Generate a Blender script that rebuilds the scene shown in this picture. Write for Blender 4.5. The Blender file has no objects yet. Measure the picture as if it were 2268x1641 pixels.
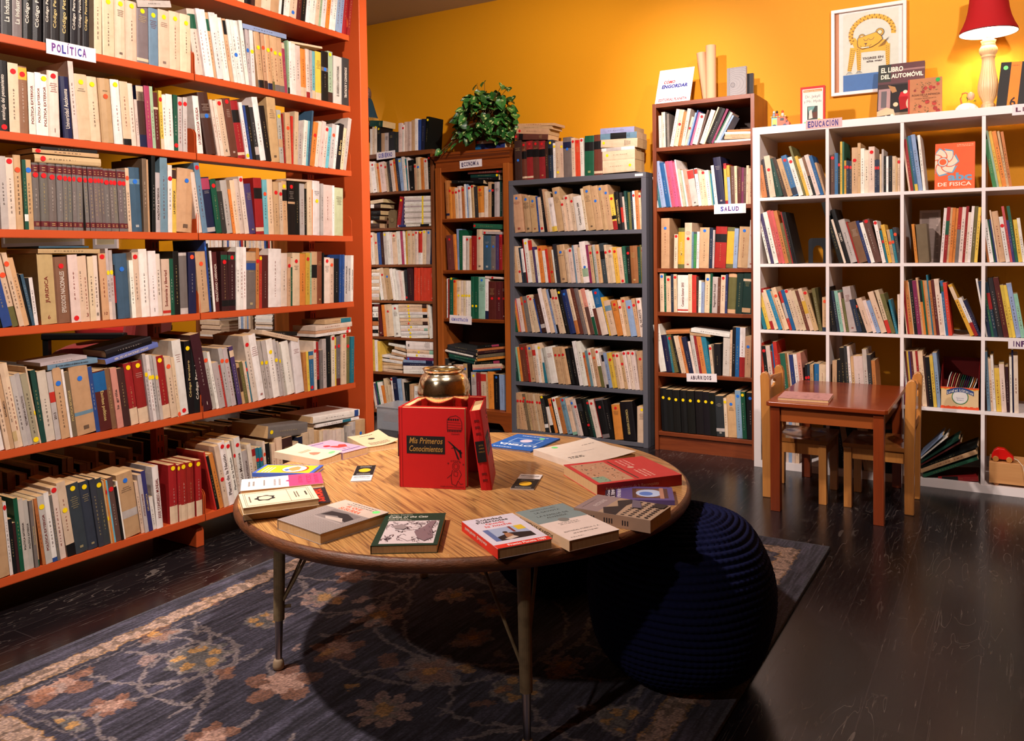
import bpy, math, random
import numpy as np
from mathutils import Matrix, Vector
C = bpy.context.scene.collection
S = bpy.context.scene
# ---------------------------------------------------------------- camera
cam = bpy.data.cameras.new('camera'); co = bpy.data.objects.new('camera', cam); C.objects.link(co)
CR = Vector((.866, .499, -.013)); CU = Vector((-.0036, .0323, .9995)); CF = Vector((-.4995, .8658, -.0302))
CPOS = Vector((1.1949, -4.4091, 1.149))
yaw, pitch, roll = -.5233, -.0302, -.0126
CF = Vector((math.sin(yaw)*math.cos(pitch), math.cos(yaw)*math.cos(pitch), math.sin(pitch)))
r0 = Vector((math.cos(yaw), -math.sin(yaw), 0)); u0 = r0.cross(CF)
CR = math.cos(roll)*r0 + math.sin(roll)*u0; CU = -math.sin(roll)*r0 + math.cos(roll)*u0
m = Matrix.Identity(4)
for i, v in enumerate((CR, CU, -CF)):
    for j in range(3): m[j][i] = v[j]
m.translation = CPOS
co.matrix_world = m
cam.sensor_fit = 'HORIZONTAL'; cam.sensor_width = 36.0; cam.lens = 1827.3/2268*36
cam.shift_x = -(1184.95-1134)/2268; cam.shift_y = -(820.5-621.9)/2268
cam.clip_start = .05
S.camera = co
# ---------------------------------------------------------------- light
S.view_settings.view_transform = 'Standard'; S.view_settings.look = 'None'
S.view_settings.gamma = 1; S.view_settings.use_curve_mapping = False
S.view_settings.exposure = 1.45
w = bpy.data.worlds.new('world'); S.world = w; w.use_nodes = True
w.node_tree.nodes['Background'].inputs[0].default_value = (1, .86, .74, 1)
w.node_tree.nodes['Background'].inputs[1].default_value = .05
def spot(name, loc, aim, power, size=80, blend=.7, rad=.045, col=(1, .86, .785)):
    l = bpy.data.lights.new(name, 'SPOT'); l.energy = power; l.spot_size = math.radians(size); l.spot_blend = blend
    l.shadow_soft_size = rad; l.color = col
    o = bpy.data.objects.new(name, l); C.objects.link(o); o.location = loc
    o.rotation_euler = (Vector(aim)-Vector(loc)).to_track_quat('-Z', 'Y').to_euler()
    return o
spot('track_spot_table', (-.95, -3.75, 2.8), (-.1, -2.35, .4), 120, 74)
spot('track_spot_orange', (.5, -2.95, 2.8), (-1.55, -2.4, 1.35), 170, 88)
spot('track_spot_corner', (.2, -1.7, 2.8), (-1.6, .2, 1.35), 120, 84)
spot('track_spot_white', (-.5, -2.2, 2.8), (.5, .2, 1.6), 100, 76)
spot('track_spot_right', (1.6, -2.1, 2.8), (.95, .1, 1.4), 78, 80)
spot('fill_spot_front', (-.5, -5.7, 2.75), (-.3, -2.9, .2), 38, 46)  # added fill, lifts the table legs and the dark rug beneath
spot('fill_spot_room', (-4.0, -1.6, 2.8), (-4.4, .2, 1.0), 110, 100)  # unseen source, added to brighten the area behind the orange case
# ---------------------------------------------------------------- materials
def lin(c):
    return tuple(((x+.055)/1.055)**2.4 if x > .04045 else x/12.92 for x in c)
def L4(c): return (*lin(c), 1)
MATS = {}
def mat(name, col=(.5, .5, .5), rough=.5, metal=0, spec=.5, noise=0, nscale=8, ncol=None, bump=0, bscale=60, vcol=False, stretch=(1, 1, 1), rmix=0, coat=0, sheen=0):
    if name in MATS: return MATS[name]
    m = bpy.data.materials.new(name); m.use_nodes = True; N = m.node_tree.nodes; K = m.node_tree.links; b = N['Principled BSDF']
    b.inputs['Roughness'].default_value = rough; b.inputs['Metallic'].default_value = metal
    b.inputs['Specular IOR Level'].default_value = spec
    if coat: b.inputs['Coat Weight'].default_value = coat; b.inputs['Coat Roughness'].default_value = .15
    if sheen: b.inputs['Sheen Weight'].default_value = sheen
    tc = N.new('ShaderNodeTexCoord'); mp = N.new('ShaderNodeMapping'); mp.inputs['Scale'].default_value = stretch
    K.new(tc.outputs['Object'], mp.inputs[0])
    if vcol:
        a = N.new('ShaderNodeAttribute'); a.attribute_name = 'col'; src = a.outputs['Color']
    else:
        a = N.new('ShaderNodeRGB'); a.outputs[0].default_value = L4(col); src = a.outputs[0]
    n = N.new('ShaderNodeTexNoise'); n.inputs['Scale'].default_value = nscale; n.inputs['Detail'].default_value = 5
    K.new(mp.outputs[0], n.inputs['Vector'])
    mx = N.new('ShaderNodeMix'); mx.data_type = 'RGBA'; mx.blend_type = 'MIX'
    if ncol is not None:
        mx.inputs[7].default_value = L4(ncol)
    else:
        d = N.new('ShaderNodeMix'); d.data_type = 'RGBA'; d.blend_type = 'MULTIPLY'; d.inputs[0].default_value = 1
        K.new(src, d.inputs[6]); d.inputs[7].default_value = (.55, .5, .45, 1); K.new(d.outputs[2], mx.inputs[7])
    cr = N.new('ShaderNodeMapRange'); cr.inputs[1].default_value = .42; cr.inputs[2].default_value = .75; cr.inputs[4].default_value = noise
    K.new(n.outputs['Fac'], cr.inputs[0]); K.new(cr.outputs[0], mx.inputs[0]); K.new(src, mx.inputs[6])
    K.new(mx.outputs[2], b.inputs['Base Color'])
    if bump:
        n2 = N.new('ShaderNodeTexNoise'); n2.inputs['Scale'].default_value = bscale; K.new(mp.outputs[0], n2.inputs['Vector'])
        bp = N.new('ShaderNodeBump'); bp.inputs['Strength'].default_value = bump; bp.inputs['Distance'].default_value = .002
        K.new(n2.outputs['Fac'], bp.inputs['Height']); K.new(bp.outputs[0], b.inputs['Normal'])
    MATS[name] = m
    return m
def woodmat(name, c1, c2, rough=.35, axis='X', scale=14, dist=4, coat=.0, det=2, bands=1.0):
    if name in MATS: return MATS[name]
    m = bpy.data.materials.new(name); m.use_nodes = True; N = m.node_tree.nodes; K = m.node_tree.links; b = N['Principled BSDF']
    b.inputs['Roughness'].default_value = rough; b.inputs['Coat Weight'].default_value = coat; b.inputs['Coat Roughness'].default_value = .12
    tc = N.new('ShaderNodeTexCoord'); mp = N.new('ShaderNodeMapping'); K.new(tc.outputs['Object'], mp.inputs[0])
    mp.inputs['Scale'].default_value = {'X': (.08, 1, 1), 'Y': (1, .08, 1), 'Z': (1, 1, .08)}[axis]
    n = N.new('ShaderNodeTexNoise'); n.inputs['Scale'].default_value = scale; n.inputs['Detail'].default_value = 6; n.inputs['Distortion'].default_value = .6
    K.new(mp.outputs[0], n.inputs['Vector'])
    n3 = N.new('ShaderNodeTexNoise'); n3.inputs['Scale'].default_value = scale*9; n3.inputs['Detail'].default_value = 3; K.new(mp.outputs[0], n3.inputs['Vector'])
    ad = N.new('ShaderNodeMath'); ad.operation = 'MULTIPLY_ADD'; ad.inputs[1].default_value = .35
    K.new(n3.outputs['Fac'], ad.inputs[0]); K.new(n.outputs['Fac'], ad.inputs[2])
    cr = N.new('ShaderNodeValToRGB'); cr.color_ramp.elements[0].position = .42; cr.color_ramp.elements[1].position = .85
    cr.color_ramp.elements[0].color = L4(c2); cr.color_ramp.elements[1].color = L4(c1)
    K.new(ad.outputs[0], cr.inputs[0]); K.new(cr.outputs[0], b.inputs['Base Color'])
    MATS[name] = m
    return m
M_COVER = mat('book_cover', rough=.48, noise=.35, nscale=35, vcol=True, bump=.12, bscale=300, spec=.35)
M_PAGES = mat('page_edges', col=(.80, .66, .48), rough=.9, noise=.5, nscale=60, ncol=(.66, .50, .33), stretch=(9, .4, .4), spec=.1)
M_PRINT = mat('printed_paper', rough=.55, noise=.12, nscale=40, vcol=True, spec=.3)
M_SIGN = mat('sign_card', rough=.7, noise=.05, nscale=30, vcol=True, spec=.2)
M_STICK = mat('round_sticker', rough=.6, noise=.1, nscale=200, vcol=True, spec=.2)
M_ORANGE = mat('orange_enamel', col=(.74, .305, .13), rough=.42, noise=.18, nscale=5, ncol=(.64, .235, .11), spec=.4)
M_WHITE = mat('white_melamine', col=(.90, .86, .85), rough=.3, noise=.06, nscale=4)
M_BROWN = woodmat('brown_laminate', (.50, .235, .095), (.37, .15, .055), .4, 'Z', 30)
M_BROWNX = woodmat('brown_laminate_shelf', (.50, .235, .095), (.37, .15, .055), .4, 'X', 30)
M_BACK = mat('dark_back_panel', col=(.20, .085, .035), rough=.6, noise=.3, nscale=6)
M_ECON = woodmat('varnished_wood', (.64, .34, .13), (.47, .23, .085), .3, 'Z', 12, coat=.3)
M_ECONX = woodmat('varnished_wood_rail', (.56, .27, .10), (.40, .18, .065), .3, 'X', 14, coat=.3)
M_GOB = woodmat('walnut_board', (.50, .28, .14), (.34, .175, .08), .45, 'Z', 18)
M_GOBX = woodmat('walnut_board_shelf', (.50, .28, .14), (.34, .175, .08), .45, 'X', 18)
M_GREY = mat('grey_steel', col=(.34, .34, .37), rough=.38, noise=.1, nscale=4, spec=.5)
M_GREYB = mat('dark_steel_back', col=(.12, .12, .135), rough=.5, noise=.1)
M_BLACK = mat('black_plastic', col=(.03, .03, .035), rough=.45, noise=.1)
M_CHROME = mat('worn_chrome', col=(.60, .60, .62), rough=.3, metal=1, noise=.3, nscale=20, stretch=(1, 1, .05))
M_BEIGE = mat('beige_enamel', col=(.52, .45, .33), rough=.45, noise=.55, nscale=38, ncol=(.22, .15, .09))
M_RUBBER = mat('rubber_foot', col=(.62, .53, .42), rough=.7, noise=.3, nscale=20)
M_PINE = woodmat('varnished_pine', (.76, .51, .25), (.62, .38, .17), .35, 'Z', 10, coat=.3)
M_KID = woodmat('red_brown_wood', (.54, .22, .08), (.42, .15, .05), .25, 'X', 8, coat=.5)
M_KIDZ = woodmat('red_brown_leg', (.54, .23, .085), (.42, .155, .055), .32, 'Z', 10, coat=.3)
M_LEAF = mat('variegated_leaf', rough=.38, noise=.2, nscale=60, vcol=True, spec=.5)
M_VC = mat('painted_item', rough=.4, noise=.12, nscale=20, vcol=True)
M_FAB = mat('woven_fabric', rough=.95, noise=.3, nscale=120, vcol=True, spec=.1, bump=.4, bscale=500)
# ---------------------------------------------------------------- mesh helpers
PAL = dict(w=(.88, .84, .80), c=(.83, .70, .56), i=(.84, .74, .67), t=(.76, .58, .40), t2=(.75, .62, .40), t3=(.50, .33, .22), t4=(.74, .42, .18), t5=(.55, .33, .14),
  T=(.42, .35, .25), k=(.055, .05, .055), n=(.09, .11, .25), n2=(.12, .17, .26), n3=(.13, .18, .42), b=(.13, .27, .55), b2=(.06, .35, .60), b3=(.16, .38, .58), s=(.20, .33, .42),
  s2=(.38, .52, .60), s3=(.10, .44, .52), q=(.36, .66, .72), q2=(.10, .52, .68), g=(.05, .32, .21), g2=(.06, .24, .20), g3=(.12, .36, .26), g4=(.20, .50, .25), g5=(.06, .18, .15),
  G=(.55, .66, .52), G2=(.70, .74, .55), G3=(.48, .68, .58), r=(.62, .08, .08), r2=(.58, .10, .12), R=(.78, .14, .09), R2=(.84, .20, .10), m=(.34, .09, .09), m2=(.22, .08, .09),
  m3=(.50, .12, .30), p=(.82, .50, .42), p2=(.85, .28, .38), P=(.66, .20, .32), P2=(.84, .30, .46), P3=(.78, .28, .28), o=(.85, .47, .13), y=(.86, .70, .20), y2=(.82, .62, .16), y3=(.86, .62, .10),
  e=(.42, .38, .36), E=(.17, .17, .175), E2=(.20, .22, .25), l=(.70, .65, .62), l2=(.60, .54, .44), u=(.24, .13, .10), u2=(.40, .18, .13), u3=(.36, .22, .19), u4=(.50, .25, .11),
  v=(.26, .20, .38), v2=(.20, .19, .42), v3=(.35, .38, .66), v4=(.55, .56, .74), h=(.50, .60, .74), a=(.38, .36, .17))
def _desat(c, k=.84):
    g = c[0]*.35+c[1]*.5+c[2]*.15
    return tuple(g+(x-g)*k for x in c)
PAL = {k_: _desat(v_) for k_, v_ in PAL.items()}
class MB:
    def __init__(s, mtx=None): s.v = []; s.f = []; s.c = []; s.mi = []; s.m = mtx
    def add(s, vs, fs, col=(.5, .5, .5), mi=0):
        k = len(s.v)
        if s.m is not None: vs = [tuple(s.m @ Vector(p)) for p in vs]
        s.v += [tuple(p) for p in vs]; s.f += [tuple(i+k for i in f) for f in fs]
        n = len(fs); s.c += [col]*n if not isinstance(col, list) else col; s.mi += [mi]*n
        return s
    def box(s, x0, x1, y0, y1, z0, z1, col=(.5, .5, .5), mi=0):
        return s.add([(x0, y0, z0), (x1, y0, z0), (x1, y1, z0), (x0, y1, z0), (x0, y0, z1), (x1, y0, z1), (x1, y1, z1), (x0, y1, z1)],
            [(0, 3, 2, 1), (4, 5, 6, 7), (0, 1, 5, 4), (1, 2, 6, 5), (2, 3, 7, 6), (3, 0, 4, 7)], col, mi)
    def quad(s, a, b, c, d, col, mi=0): return s.add([a, b, c, d], [(0, 1, 2, 3)], col, mi)
    def prism(s, poly, z0, z1, col=(.5, .5, .5), mi=0, axis='z'):
        n = len(poly)
        if axis == 'z': P = [(x, y, z0) for x, y in poly]+[(x, y, z1) for x, y in poly]
        elif axis == 'y': P = [(x, z0, y) for x, y in poly]+[(x, z1, y) for x, y in poly]
        else: P = [(z0, x, y) for x, y in poly]+[(z1, x, y) for x, y in poly]
        fs = [tuple(range(n))[::-1], tuple(range(n, 2*n))]+[(i, (i+1) % n, n+(i+1) % n, n+i) for i in range(n)]
        if axis == 'y': fs = [f[::-1] for f in fs]
        return s.add(P, fs, col, mi)
    def lathe(s, prof, cx=0, cy=0, n=24, col=(.5, .5, .5), mi=0, flute=0, caps=True, sx=1, sy=1):
        P = []; F = []
        for j, (r, z) in enumerate(prof):
            for i in range(n):
                a = 2*math.pi*i/n; P.append((cx+r*math.cos(a)*sx, cy+r*math.sin(a)*sy, z))
        for j in range(len(prof)-1):
            for i in range(n):
                F.append((j*n+i, j*n+(i+1) % n, (j+1)*n+(i+1) % n, (j+1)*n+i))
        if caps: F.append(tuple(range(n))[::-1]); F.append(tuple((len(prof)-1)*n+i for i in range(n)))
        return s.add(P, F, col, mi)
    def tube(s, pts, r, n=8, col=(.5, .5, .5), mi=0):
        pts = [Vector(p) for p in pts]; P = []; F = []
        rr = r if isinstance(r, (list, tuple)) else [r]*len(pts)
        for j, p in enumerate(pts):
            d = (pts[min(j+1, len(pts)-1)]-pts[max(j-1, 0)]).normalized()
            a = d.cross(Vector((0, 0, 1)) if abs(d.z) < .95 else Vector((1, 0, 0))).normalized(); b = d.cross(a)
            for i in range(n):
                t = 2*math.pi*i/n; P.append(tuple(p+(a*math.cos(t)+b*math.sin(t))*rr[j]))
        for j in range(len(pts)-1):
            for i in range(n): F.append((j*n+i, (j+1)*n+i, (j+1)*n+(i+1) % n, j*n+(i+1) % n))
        F.append(tuple(range(n))); F.append(tuple((len(pts)-1)*n+i for i in range(n))[::-1])
        return s.add(P, F, col, mi)
    def disc(s, c, u, v, r, col, n=16, rv=None, mi=0):
        c = Vector(c); u = Vector(u)*r; v = Vector(v)*(rv or r)
        return s.add([tuple(c+u*math.cos(2*math.pi*i/n)+v*math.sin(2*math.pi*i/n)) for i in range(n)], [tuple(range(n))], col, mi)
    def build(s, name, mats, parent=None, loc=None, rot=None, bevel=0, smooth=False, mtx=None):
        me = bpy.data.meshes.new(name); me.from_pydata(s.v, [], s.f)
        if not isinstance(mats, (list, tuple)): mats = [mats]
        for q in mats: me.materials.append(q)
        if len(mats) > 1: me.polygons.foreach_set('material_index', s.mi)
        at = me.color_attributes.new('col', 'FLOAT_COLOR', 'CORNER')
        cache = {}; arr = []
        for p, c in zip(me.polygons, s.c):
            if c not in cache: cache[c] = (*lin(c), 1.)
            arr.extend(cache[c]*p.loop_total)
        at.data.foreach_set('color', arr)
        if smooth: me.polygons.foreach_set('use_smooth', [True]*len(me.polygons))
        o = bpy.data.objects.new(name, me); C.objects.link(o)
        if parent is not None: o.parent = parent
        if mtx is not None: o.matrix_world = mtx
        if loc is not None: o.location = loc
        if rot is not None: o.rotation_euler = rot
        if bevel:
            b = o.modifiers.new('bevel', 'BEVEL'); b.width = bevel; b.segments = 2; b.limit_method = 'ANGLE'; b.harden_normals = False
        return o
def tag(o, label=None, cat=None, group=None, kind=None):
    if label: o['label'] = label
    if cat: o['category'] = cat
    if group: o['group'] = group
    if kind: o['kind'] = kind
    return o
def empty(name, loc=(0, 0, 0), rz=0, label=None, cat=None, group=None):
    o = bpy.data.objects.new(name, None); C.objects.link(o); o.location = loc; o.rotation_euler = (0, 0, rz); o.empty_display_size = .05
    return tag(o, label, cat, group)
_TX = {}
def textgeo(s, bold=0.0, spacing=1.0, shear=0):
    k = (s, bold, spacing, shear)
    if k not in _TX:
        cu = bpy.data.curves.new('t', 'FONT'); cu.body = s; cu.resolution_u = 2; cu.offset = bold; cu.space_character = spacing; cu.shear = shear
        o = bpy.data.objects.new('t', cu); me = bpy.data.meshes.new_from_object(o)
        v = [(p.co.x, p.co.y) for p in me.vertices]; f = [tuple(p.vertices) for p in me.polygons]
        bpy.data.objects.remove(o); bpy.data.curves.remove(cu); bpy.data.meshes.remove(me)
        if v:
            x0 = min(p[0] for p in v); x1 = max(p[0] for p in v); y0 = min(p[1] for p in v); y1 = max(p[1] for p in v)
        else: x0 = y0 = 0; x1 = y1 = 1
        _TX[k] = (v, f, x0, x1, y0, y1)
    return _TX[k]
def text(mb, s, o, u, v, w, h, col, bold=0.0, fit='wh', mi=0, spacing=1.0, align='c', shear=0):
    """lettering inside the rectangle that starts at o, w along u and h along v"""
    vs, fs, x0, x1, y0, y1 = textgeo(s, bold, spacing, shear)
    sx = w/(x1-x0); sy = h/(y1-y0)
    if fit == 'u': sx = sy = min(sx, sy)
    o = Vector(o); u = Vector(u); v = Vector(v)
    ox = (w-(x1-x0)*sx)/2 if align == 'c' else 0; oy = (h-(y1-y0)*sy)/2
    mb.add([tuple(o+u*(ox+(x-x0)*sx)+v*(oy+(y-y0)*sy)) for x, y in vs], fs, col, mi)
X = Vector((1, 0, 0)); Y = Vector((0, 1, 0)); Z = Vector((0, 0, 1))
random.seed(7)
# ================================================================ the room
def struct(name, mb, mats, **k):
    o = mb.build(name, mats, **k); o['kind'] = 'structure'; return o
WY = .41; CZ = 2.90; XL = -9.0; XR = 3.4; YF = -7.0
def wall_mat():
    m = mat('ochre_paint', col=(.85, .57, .05), rough=.62, noise=.10, nscale=1.5, bump=.25, bscale=220, spec=.3)
    return m
M_WALL = wall_mat()
M_CEIL = mat('ceiling_paint', col=(.80, .78, .76), rough=.8, noise=.05, nscale=2)
struct('wall_back', MB().box(XL-.1, XR+.1, WY, WY+.1, 0, CZ), M_WALL)
struct('wall_left', MB().box(XL-.1, XL, YF, WY, 0, CZ), M_WALL)
struct('wall_right', MB().box(XR, XR+.1, YF, WY, 0, CZ), M_WALL)
struct('wall_front', MB().box(XL-.1, XR+.1, YF-.1, YF, 0, CZ), M_CEIL)
struct('ceiling', MB().box(XL-.1, XR+.1, YF-.1, WY+.1, CZ, CZ+.08), M_CEIL)
# dark stained boards running towards the back wall
def floor_mat():
    m = bpy.data.materials.new('black_stained_boards'); m.use_nodes = True; N = m.node_tree.nodes; K = m.node_tree.links; b = N['Principled BSDF']
    tc = N.new('ShaderNodeTexCoord'); mp = N.new('ShaderNodeMapping'); mp.inputs['Rotation'].default_value = (0, 0, math.pi/2)
    K.new(tc.outputs['Object'], mp.inputs[0])
    br = N.new('ShaderNodeTexBrick'); br.inputs['Scale'].default_value = 1; br.inputs['Brick Width'].default_value = 1.15; br.inputs['Row Height'].default_value = .125
    br.inputs['Mortar Size'].default_value = .0012; br.inputs['Mortar Smooth'].default_value = .1; br.offset = .37; br.offset_frequency = 3
    br.inputs['Color1'].default_value = L4((.062, .054, .064)); br.inputs['Color2'].default_value = L4((.105, .088, .096)); br.inputs['Mortar'].default_value = L4((.20, .17, .17))
    K.new(mp.outputs[0], br.inputs['Vector'])
    # pale scratches along the boards
    m2 = N.new('ShaderNodeMapping'); m2.inputs['Scale'].default_value = (62, 2.4, 1); K.new(tc.outputs['Object'], m2.inputs[0])
    n1 = N.new('ShaderNodeTexNoise'); n1.inputs['Scale'].default_value = 2.4; n1.inputs['Detail'].default_value = 8; n1.inputs['Roughness'].default_value = .7; K.new(m2.outputs[0], n1.inputs['Vector'])
    r1 = N.new('ShaderNodeMapRange'); r1.inputs[1].default_value = .60; r1.inputs[2].default_value = .76; K.new(n1.outputs['Fac'], r1.inputs[0])
    # meandering grain lines: thin contour of a stretched noise
    m3 = N.new('ShaderNodeMapping'); m3.inputs['Scale'].default_value = (8, 1.5, 1); K.new(tc.outputs['Object'], m3.inputs[0])
    n2 = N.new('ShaderNodeTexNoise'); n2.inputs['Scale'].default_value = 1.6; n2.inputs['Detail'].default_value = 3; n2.inputs['Distortion'].default_value = .8; K.new(m3.outputs[0], n2.inputs['Vector'])
    f1 = N.new('ShaderNodeMath'); f1.operation = 'MULTIPLY'; f1.inputs[1].default_value = 7; K.new(n2.outputs['Fac'], f1.inputs[0])
    f2 = N.new('ShaderNodeMath'); f2.operation = 'FRACT'; K.new(f1.outputs[0], f2.inputs[0])
    f3 = N.new('ShaderNodeMath'); f3.operation = 'COMPARE'; f3.inputs[1].default_value = .5; f3.inputs[2].default_value = .028; K.new(f2.outputs[0], f3.inputs[0])
    n4 = N.new('ShaderNodeTexNoise'); n4.inputs['Scale'].default_value = 2.3; K.new(tc.outputs['Object'], n4.inputs['Vector'])
    r4 = N.new('ShaderNodeMapRange'); r4.inputs[1].default_value = .42; r4.inputs[2].default_value = .60; r4.inputs[4].default_value = .42; K.new(n4.outputs['Fac'], r4.inputs[0])
    f4 = N.new('ShaderNodeMath'); f4.operation = 'MULTIPLY'; K.new(f3.outputs[0], f4.inputs[0]); K.new(r4.outputs[0], f4.inputs[1])
    f5 = N.new('ShaderNodeMath'); f5.operation = 'MAXIMUM'; K.new(f4.outputs[0], f5.inputs[0]); K.new(r1.outputs[0], f5.inputs[1])
    mx = N.new('ShaderNodeMix'); mx.data_type = 'RGBA'; mx.inputs[7].default_value = L4((.50, .45, .42)); K.new(f5.outputs[0], mx.inputs[0]); K.new(br.outputs['Color'], mx.inputs[6])
    K.new(mx.outputs[2], b.inputs['Base Color'])
    r5 = N.new('ShaderNodeMapRange'); r5.inputs[3].default_value = .14; r5.inputs[4].default_value = .34; K.new(n1.outputs['Fac'], r5.inputs[0]); K.new(r5.outputs[0], b.inputs['Roughness'])
    bp = N.new('ShaderNodeBump'); bp.inputs['Strength'].default_value = .15; bp.inputs['Distance'].default_value = .001; K.new(br.outputs['Fac'], bp.inputs['Height']); bp.invert = True
    K.new(bp.outputs[0], b.inputs['Normal'])
    return m
struct('floor', MB().box(XL-.1, XR+.1, YF-.1, WY+.1, -.05, 0), floor_mat())
struct('baseboard_back', MB().box(XL, XR, WY-.015, WY, 0, .09), M_CEIL, bevel=.003)

# ================================================================ rug
def make_rug():
    x0, x1, y0, y1 = -1.235, .597, -3.463, -1.107
    st = .0036; nx = int((x1-x0)/st); ny = int((y1-y0)/st)
    rs = np.random.RandomState(5)
    xs = (np.arange(nx)+.5)*st; ys = (np.arange(ny)+.5)*st
    Xg, Yg = np.meshgrid(xs, ys); Wd = nx*st; Hd = ny*st
    def nz(fx, fy, seed):   # smooth value noise
        r = np.random.RandomState(seed); gx, gy = int(Wd*fx)+3, int(Hd*fy)+3; g = r.rand(gy, gx)
        u = Xg*fx; v = Yg*fy; i = u.astype(int); j = v.astype(int); a = u-i; b = v-j; a = a*a*(3-2*a); b = b*b*(3-2*b)
        return (g[j, i]*(1-a)+g[j, i+1]*a)*(1-b)+(g[j+1, i]*(1-a)+g[j+1, i+1]*a)*b
    wx = Xg+(nz(40, 40, 1)-.5)*.018+(nz(130, 130, 7)-.5)*.012; wy = Yg+(nz(40, 40, 2)-.5)*.018+(nz(130, 130, 8)-.5)*.012
    streak = nz(250, 16, 3)*.5+nz(90, 7, 4)*.3+nz(18, 10, 6)*.2
    fine = rs.rand(ny, nx)
    navy = np.array([.18, .18, .23]); char = np.array([.15, .14, .165]); slate = np.array([.43, .41, .49])
    k = np.clip((streak-.25)*1.35, 0, 1)[..., None]
    col = char*(1-k)+slate*k*.75+navy*.25*k
    def put(mask, c, a=.9):
        nonlocal col
        mm = (mask*a*(0.55+.45*fine))[..., None]; col = col*(1-mm)+np.array(c)*mm
    tan = (.70, .56, .50); rust = (.58, .38, .28); gold = (.76, .54, .28); sage = (.42, .40, .37); taupe = (.56, .50, .48)
    ex = np.minimum(wx, Wd-wx); ey = np.minimum(wy, Hd-wy); e = np.minimum(ex, ey)
    # vines
    vine = np.zeros_like(Xg)
    for q in range(75):
        cx, cy = rs.rand()*Wd, rs.rand()*Hd; r = .12+rs.rand()*.28; a0 = rs.rand()*6.28; ext = 1.6+rs.rand()*1.8
        d = np.hypot(wx-cx, wy-cy); a = (np.arctan2(wy-cy, wx-cx)-a0) % 6.28
        vine = np.maximum(vine, (np.abs(d-r*(1-.25*a/6.28)) < .0065)*(a < ext))
    put(vine*(e > .2), taupe, .8)
    fl = []
    for gy in range(10):
        for gx in range(6):
            cx = (gx+.5+(rs.rand()-.5)*.5)*Wd/6; cy = (gy+.5+(rs.rand()-.5)*.5)*Hd/10; fl.append((cx, cy, .055+rs.rand()*.055, rs.randint(4)))
    for q in range(70): fl.append((rs.rand()*Wd, rs.rand()*Hd, .018+rs.rand()*.025, 4))
    inside = e > .19
    for cx, cy, R, kd in fl:
        d = np.hypot(wx-cx, wy-cy); a = np.arctan2(wy-cy, wx-cx)+rs.rand()*3
        if kd == 0:
            put((d < R*(.62+.38*np.abs(np.cos(a*3))))*inside, taupe, .85); put((d < R*.75*(.55+.45*np.abs(np.cos(a*3)))), rust, .55); put(d < R*.22, gold)
        elif kd == 1:
            put((d < R*(.5+.5*np.abs(np.cos(a*4))))*inside, tan, .85); put((d < R*.6*(.4+.6*np.abs(np.cos(a*4+.7))))*inside, sage, .8); put((d < R*.3)*inside, gold, .8)
        elif kd == 2:
            put((d < R*(.85+.15*np.cos(a*9)))*inside, sage, .8)
            for z_ in range(5):
                t = z_*1.257; put((np.hypot(wx-cx-R*.55*math.cos(t), wy-cy-R*.55*math.sin(t)) < R*.2)*inside, gold, .85)
            put((np.abs(d-R*.8) < .005)*inside, taupe, .8)
        elif kd == 3:
            put((d < R*1.05*(.45+.55*np.abs(np.cos(a*2.5))))*inside, rust, .8); put((d < R*.6*(.5+.5*np.abs(np.sin(a*2.5))))*inside, tan, .8)
        else:
            put((d < R*(.4+.6*np.abs(np.cos(a)))**1)*inside, [tan, rust, gold, taupe][int(R*1000) % 4], .75)
    # border strips
    band = (e > .092)*(e < .152); put(band, (.72, .59, .50), .95)
    put(band*(nz(70, 70, 9) > .62), (.30, .24, .20), .7); put(((e > .149)*(e < .156)), gold, .6); put(((e > .087)*(e < .093)), gold, .5)
    put((e > .175)*(e < .183), taupe, .6)
    put((Xg < .012)+(Xg > Wd-.012)+(Yg < .012)+(Yg > Hd-.012), (.26, .26, .29), .9)
    col *= (.78+.44*rs.rand(ny, nx))[..., None]
    col = np.clip(col, 0, 1)
    vx = np.linspace(0, Wd, nx+1); vy = np.linspace(0, Hd, ny+1)
    col = np.vstack([col, col[-1:]]); col = np.hstack([col, col[:, -1:]])
    VX, VY = np.meshgrid(vx, vy); V = np.stack([VX.ravel()+x0, VY.ravel()+y0, np.full(VX.size, .011)], 1)
    idx = np.arange((nx+1)*(ny+1)).reshape(ny+1, nx+1)
    F = np.stack([idx[:-1, :-1], idx[:-1, 1:], idx[1:, 1:], idx[1:, :-1]], -1).reshape(-1, 4)
    # skirt so that the pile has thickness
    me = bpy.data.meshes.new('area_rug'); 
    b0 = len(V); ring = list(idx[0, :])+list(idx[1:, -1])+list(idx[-1, :-1][::-1])+list(idx[1:-1, 0][::-1])
    low = V[ring].copy(); low[:, 2] = .0
    V = np.vstack([V, low]); nr = len(ring)
    sk = np.array([[ring[(i+1) % nr], ring[i], b0+i, b0+(i+1) % nr] for i in range(nr)])
    FA = np.vstack([F, sk])
    me.vertices.add(len(V)); me.vertices.foreach_set('co', V.ravel()); me.loops.add(FA.size); me.polygons.add(len(FA))
    me.loops.foreach_set('vertex_index', FA.ravel().astype(np.int32)); me.polygons.foreach_set('loop_start', np.arange(0, FA.size, 4, dtype=np.int32))
    me.update(calc_edges=True)
    at = me.color_attributes.new('col', 'FLOAT_COLOR', 'POINT')
    lc = np.where(col > .04045, ((col+.055)/1.055)**2.4, col/12.92).reshape(-1, 3)
    lc = np.vstack([lc, np.tile([.02, .02, .025], (nr, 1))]); lc = np.hstack([lc, np.ones((len(lc), 1))])
    at.data.foreach_set('color', lc.ravel())
    me.materials.append(mat('rug_pile', rough=1, noise=.3, nscale=160, vcol=True, spec=.05, bump=.8, bscale=400, sheen=.1))
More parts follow.
